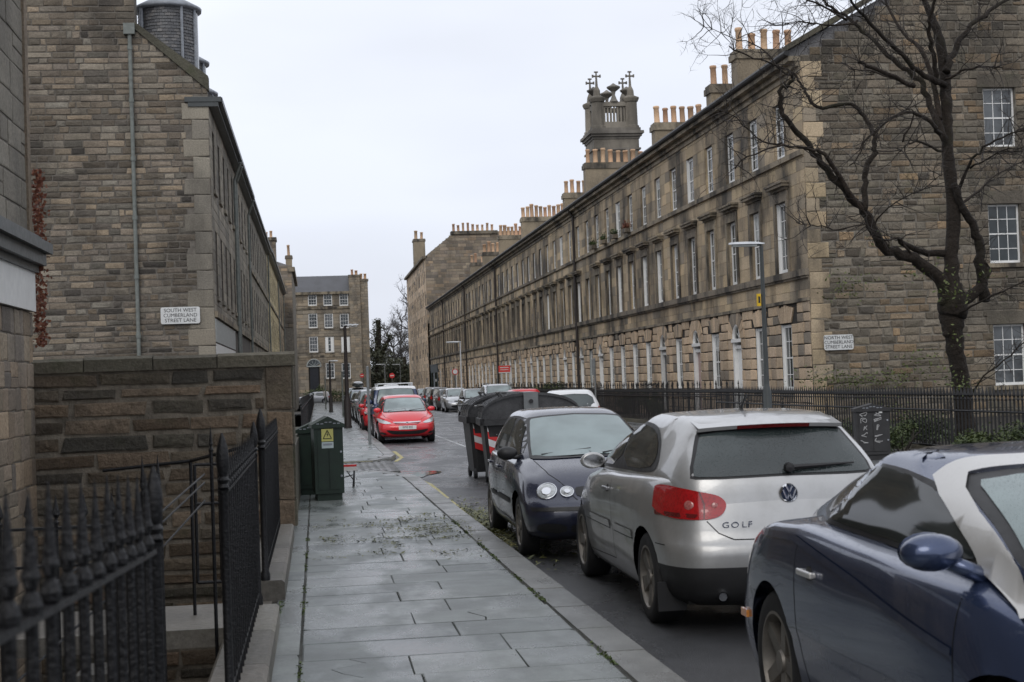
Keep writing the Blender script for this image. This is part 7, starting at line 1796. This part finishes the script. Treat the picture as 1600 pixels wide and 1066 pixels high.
# silver windscreen frame: both pillars and the header
o_ = [(.745, 3.18), (.725, 2.90), (.69, 2.62), (.645, 2.36), (.60, 2.20), (.3, 2.26)]; i_ = [(.3, 2.38), (.53, 2.36), (.59, 2.47), (.635, 2.68), (.675, 2.98), (.705, 3.22)]
U2 = o_+[(0, 2.28)]+[(-x, y) for x, y in reversed(o_)]+[(-x, y) for x, y in reversed(i_)]+[(0, 2.42)]+i_
m = PC.patch([(x, y-2.03) for x, y in U2], 't', .019, .035, 0); m.build('windscreen_frame', M['p_satin'], coupe, True, True)
b = MB(); q = PC.hit(-1.70, .50, 'r', .01); b.obox(q, .008, .05, .018, Matrix.Identity(3)); b.build('side_marker', M['amber'], coupe, local=True)
for sgn, ax in ((-1, 'l'), (1, 'r')):                           # raised waist crease
    m = PC.line([(.6-2.03, .93), (1.2-2.03, .955), (2.0-2.03, .86), (2.9-2.03, .74)], ax, .03, .008, .08); m.build('waist_crease', M['p_blue'], coupe, True, True)

# ---------- generic hatch / estate, scaled per car
def gen(L=4.2, W=1.75, H=1.5, hood=1.0, est=False, box=False, lod=False):
    s = L/4.2; k = H/1.5; w = W/2; yr0 = .04 if box else .12; yr1 = .14 if box else (.30 if est else .45); cowl = (3.15*s+(1-hood)*.5)
    return dict(L=L, W=W, H=H, wb=2.58*s, ro=.80*s, r=.315 if not box else .37, rw=.86, fw=.84, tail=.04, nose=.05, zb=.60*k, rim='7', tw=.2, gap=.05,
        hood=[(0, .97*k), (cowl-.4, 1.0*k), (cowl, .99*k), (cowl+.5, .92*k if not box else 1.0*k), (L-.12, .80*k if not box else .97*k), (L, .7*k if not box else .9*k)], shoulder=[(0, .96*k), (2*s, .94*k), (3*s, .90*k), (3.7*s, .82*k if not box else .93*k), (L, .68*k if not box else .88*k)],
        cab=[(.8*k, yr0, cowl+.18, w*.88, w*.80, w*.72), (.97*k, yr0+.04, cowl, w*.88, w*.80, w*.76), (1.14*k, yr0+(yr1-yr0)*.4, cowl-(.32 if not box else .06), w*(.83 if not box else .88), w*.76, w*.74), (1.30*k, yr0+(yr1-yr0)*.8, cowl-(.68 if not box else .14), w*(.76 if not box else .86), w*.69, w*.68), (1.42*k, yr1, cowl-(.98 if not box else .22), w*(.69 if not box else .82), w*.62, w*.62), (1.475*k, yr1+.08, cowl-(1.12 if not box else .32), w*(.60 if not box else .76), w*.54, w*.54)], ccr=.3 if not box else .15, ccf=.36 if not box else .16,
        side=[[(1.95*s, .99*k), (cowl-.18, .98*k), (cowl-.5 if not box else cowl-.22, 1.16*k), (cowl-.85 if not box else cowl-.3, 1.35*k), (1.95*s, 1.40*k)], [((.5 if not est and not box else .35)*s, 1.01*k), (1.88*s, .99*k), (1.88*s, 1.395*k), (.8*s if not box else .35, 1.37*k)]],
        seams=[], handles=[(2.0*s, .84*k), (1.05*s, .85*k)], mirror=(cowl-.28, 1.02*k), mirs=1.0 if not box else 1.15,
        wscreen=[(0, 1.0*k), (w*.66, .99*k), (w*.71, 1.02*k), (w*.62, 1.36*k), (w*.57, 1.395*k), (0, 1.41*k)], rscreen=[(0, 1.0*k), (w*.64, 1.0*k), (w*.58, 1.33*k), (0, 1.36*k)],
        rear=[('tail_light', [(w*.72, .70*k), (w*.88, .72*k), (w*.86, .98*k), (w*.74, .98*k)], 'taillens', .006, 1)], rear_c=[],
        front=[('headlight', [(w*.46, .66*k), (w*.80, .72*k), (w*.84, .82*k), (w*.62, .80*k), (w*.48, .74*k)], 'headlens', .006, 1)],
        front_c=[('grille', [(0, .64*k), (w*.36, .64*k), (w*.40, .72*k), (0, .73*k)], 'blackpl', .004, 1), ('lower_grille', [(0, .30*k), (w*.50, .32*k), (w*.56, .44*k), (0, .46*k)], 'blackpl', .004, 1)], plates=[('front', .53*k, '', 'plate'), ('rear', .62*k, '', 'platey')])
A_ = gen(4.35, 1.78, 1.42)
A_.update(zb=.58, fw=.88, nose=.10, wscreen=[(0, .95), (.58, .93), (.64, .95), (.53, 1.27), (.49, 1.305), (0, 1.325)],
    hood=[(0, .97), (2.7, .99), (3.1, .985), (3.6, .92), (4.1, .80), (4.35, .68)],
    front=[('headlight', [(.44, .60), (.58, .575), (.80, .62), (.87, .72), (.84, .76), (.66, .69)], 'headlens', .007, 1), ('fog_recess', [(.60, .27), (.80, .30), (.80, .36), (.64, .34)], 'blackpl', .005, 1)],
    front_c=[('grille_bar', [(0, .595), (.40, .615), (.42, .64), (0, .63)], 'chrome', .012, 0), ('upper_grille', [(0, .55), (.30, .56), (.38, .60), (0, .59)], 'blackpl', .006, 0), ('lower_grille', [(0, .27), (.44, .28), (.60, .37), (.62, .42), (.3, .38), (0, .37)], 'blackpl', .006, 1)],
    plates=[('front', .475, 'W90 BSS', 'plate')], front_disc=[('badge', 0, .615, .05, 'chrome', .015)], hoodseam=[[(.42, 4.05), (.62, 3.8), (.70, 3.2)]])
def place(x, Y): return (x, Y, zg(Y)-.1)
astra, PA, ab = car('bright red hatchback facing the camera, plate W90 BSS, at the left kerb', 'car', place(2.62, 45.8), pi, A_, 'p_red')
b = MB(); b.box(-.03, .03, 2.02, 2.03, .62, .63); b.build('badge_mark', M['blackpl'], astra, local=True)
B_ = gen(4.5, 1.84, 1.72, box=True); B_.update(roofmat='p_white', zb=.62)
B_['plates'] = [('front', .62, '', 'plate')]
dfd, _, _ = car('dark blue boxy four by four with white roof and roof rack, behind the red hatchback', 'car', place(2.68, 51.6), pi, B_, 'p_dkblue')
b = MB()
for x in (-.6, .6): b.tube([(x, -1.6, 1.80), (x, .6, 1.80)], .02, 6)
for y in (-1.5, -.8, 0, .5): b.tube([(-.6, y, 1.8), (.6, y, 1.8)], .02, 6); b.tube([(-.6, y, 1.69), (-.6, y, 1.8)], .015, 5); b.tube([(.6, y, 1.69), (.6, y, 1.8)], .015, 5)
b.build('roof_rack', M['lampwhite'], dfd, local=True)
LOW = dict(hi=False)
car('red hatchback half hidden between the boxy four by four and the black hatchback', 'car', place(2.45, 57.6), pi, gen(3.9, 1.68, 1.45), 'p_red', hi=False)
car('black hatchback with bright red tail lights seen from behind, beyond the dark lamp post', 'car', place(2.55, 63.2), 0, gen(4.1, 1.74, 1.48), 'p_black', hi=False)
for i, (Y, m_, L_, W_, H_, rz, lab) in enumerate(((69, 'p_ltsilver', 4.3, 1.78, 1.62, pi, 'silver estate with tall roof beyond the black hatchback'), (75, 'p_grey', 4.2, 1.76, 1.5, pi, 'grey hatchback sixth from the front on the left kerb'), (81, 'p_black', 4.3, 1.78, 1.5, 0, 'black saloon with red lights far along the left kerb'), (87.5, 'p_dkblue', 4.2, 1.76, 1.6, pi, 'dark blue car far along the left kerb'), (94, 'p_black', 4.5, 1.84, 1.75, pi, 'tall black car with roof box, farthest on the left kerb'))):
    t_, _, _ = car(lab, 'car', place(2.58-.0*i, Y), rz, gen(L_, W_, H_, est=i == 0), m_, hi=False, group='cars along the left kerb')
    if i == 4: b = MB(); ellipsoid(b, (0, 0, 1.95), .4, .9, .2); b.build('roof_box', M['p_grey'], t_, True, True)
RX_ = 8.25
for i, (Y, m_, L_, W_, H_, rz, lab) in enumerate(((43.0, 'p_white', 4.1, 1.72, 1.42, 0, 'white hatchback with dark rear screen just beyond the bins'), (60.5, 'p_red', 4.1, 1.72, 1.42, 0, 'red hatchback roof showing above the bins'), (69.5, 'p_ltsilver', 4.4, 1.80, 1.66, pi, 'silver people carrier facing the camera with roof rails, left of the red roof'), (76.5, 'p_black', 4.1, 1.72, 1.46, pi, 'small black hatchback just left of the silver people carrier with roof rails'), (93.0, 'p_ltsilver', 4.34, 1.80, 1.50, pi, 'silver hatchback facing the camera with wide lower grille, right kerb'), (100, 'p_grey', 4.3, 1.76, 1.46, 0, 'grey hatchback with red tail lights behind the silver one'), (106.5, 'p_black', 4.3, 1.78, 1.55, 0, 'dark estate with red lights, third behind the silver hatchback'), (113, 'p_grey', 4.4, 1.78, 1.6, 0, 'darker grey estate, fourth behind the silver hatchback'), (120, 'p_black', 4.2, 1.74, 1.5, pi, 'last dark car of the right kerb row before the white van'))):
    x = {0: 7.25, 1: RX_+.1, 2: 8.55, 3: 8.2}.get(i, 8.75)
    D_ = gen(L_, W_, H_, est=i in (2, 6, 7))
    if i == 4: D_['front_c'][1] = ('lower_grille', [(0, .27), (.50, .30), (.56, .40), (.3, .46), (0, .46)], 'blackpl', .006, 1); D_['plates'] = [('front', .52, '', 'plate')]
    t_, _, _ = car(lab, 'car', place(x, Y), rz, D_, m_, hi=i in (4,), group='cars along the right kerb')
    if i == 2:
        b = MB()
        for sx_ in (-.55, .55): b.tube([(sx_, -1.4, H_-.06), (sx_, -1.3, H_+.03), (sx_, .5, H_+.03), (sx_, .6, H_-.04)], .018, 6)
        b.build('roof_rails', M['steel'], t_, local=True)
VN = gen(4.9, 1.95, 1.95, hood=.8, est=True); car('white van facing the camera beyond the parked cars', 'van', place(6.4, 128), pi, VN, 'p_white', hi=False, name='parked_van')
car('silver estate crossing side on at the far end of the left pavement', 'car', (TX(489, 184), 184, zg(184)-.1), radians(90), gen(4.4, 1.76, 1.5, est=True), 'p_ltsilver', hi=False)
car('black car parked side on beneath the end building chimneys', 'car', (TX(560, 190), 190, zg(190)-.1), radians(90), gen(4.4, 1.76, 1.5, est=True), 'p_black', hi=False)
car('dark four by four with roof lights beyond the junction', 'car', (TX(590, 180), 180, zg(180)-.1), radians(75), gen(4.4, 1.8, 1.8, box=True), 'p_black', hi=False)
# hedge and railing before the end building
bush('dark hedge before the end building door', TX(520, 201), 201, -.8, 4.5, .8, 1.9, 1500, .12, 401, clumps=16)
bush('shrub by the dark door of the end building', TX(499, 202), 202, -.8, .9, .6, 2.3, 700, .10, 402)
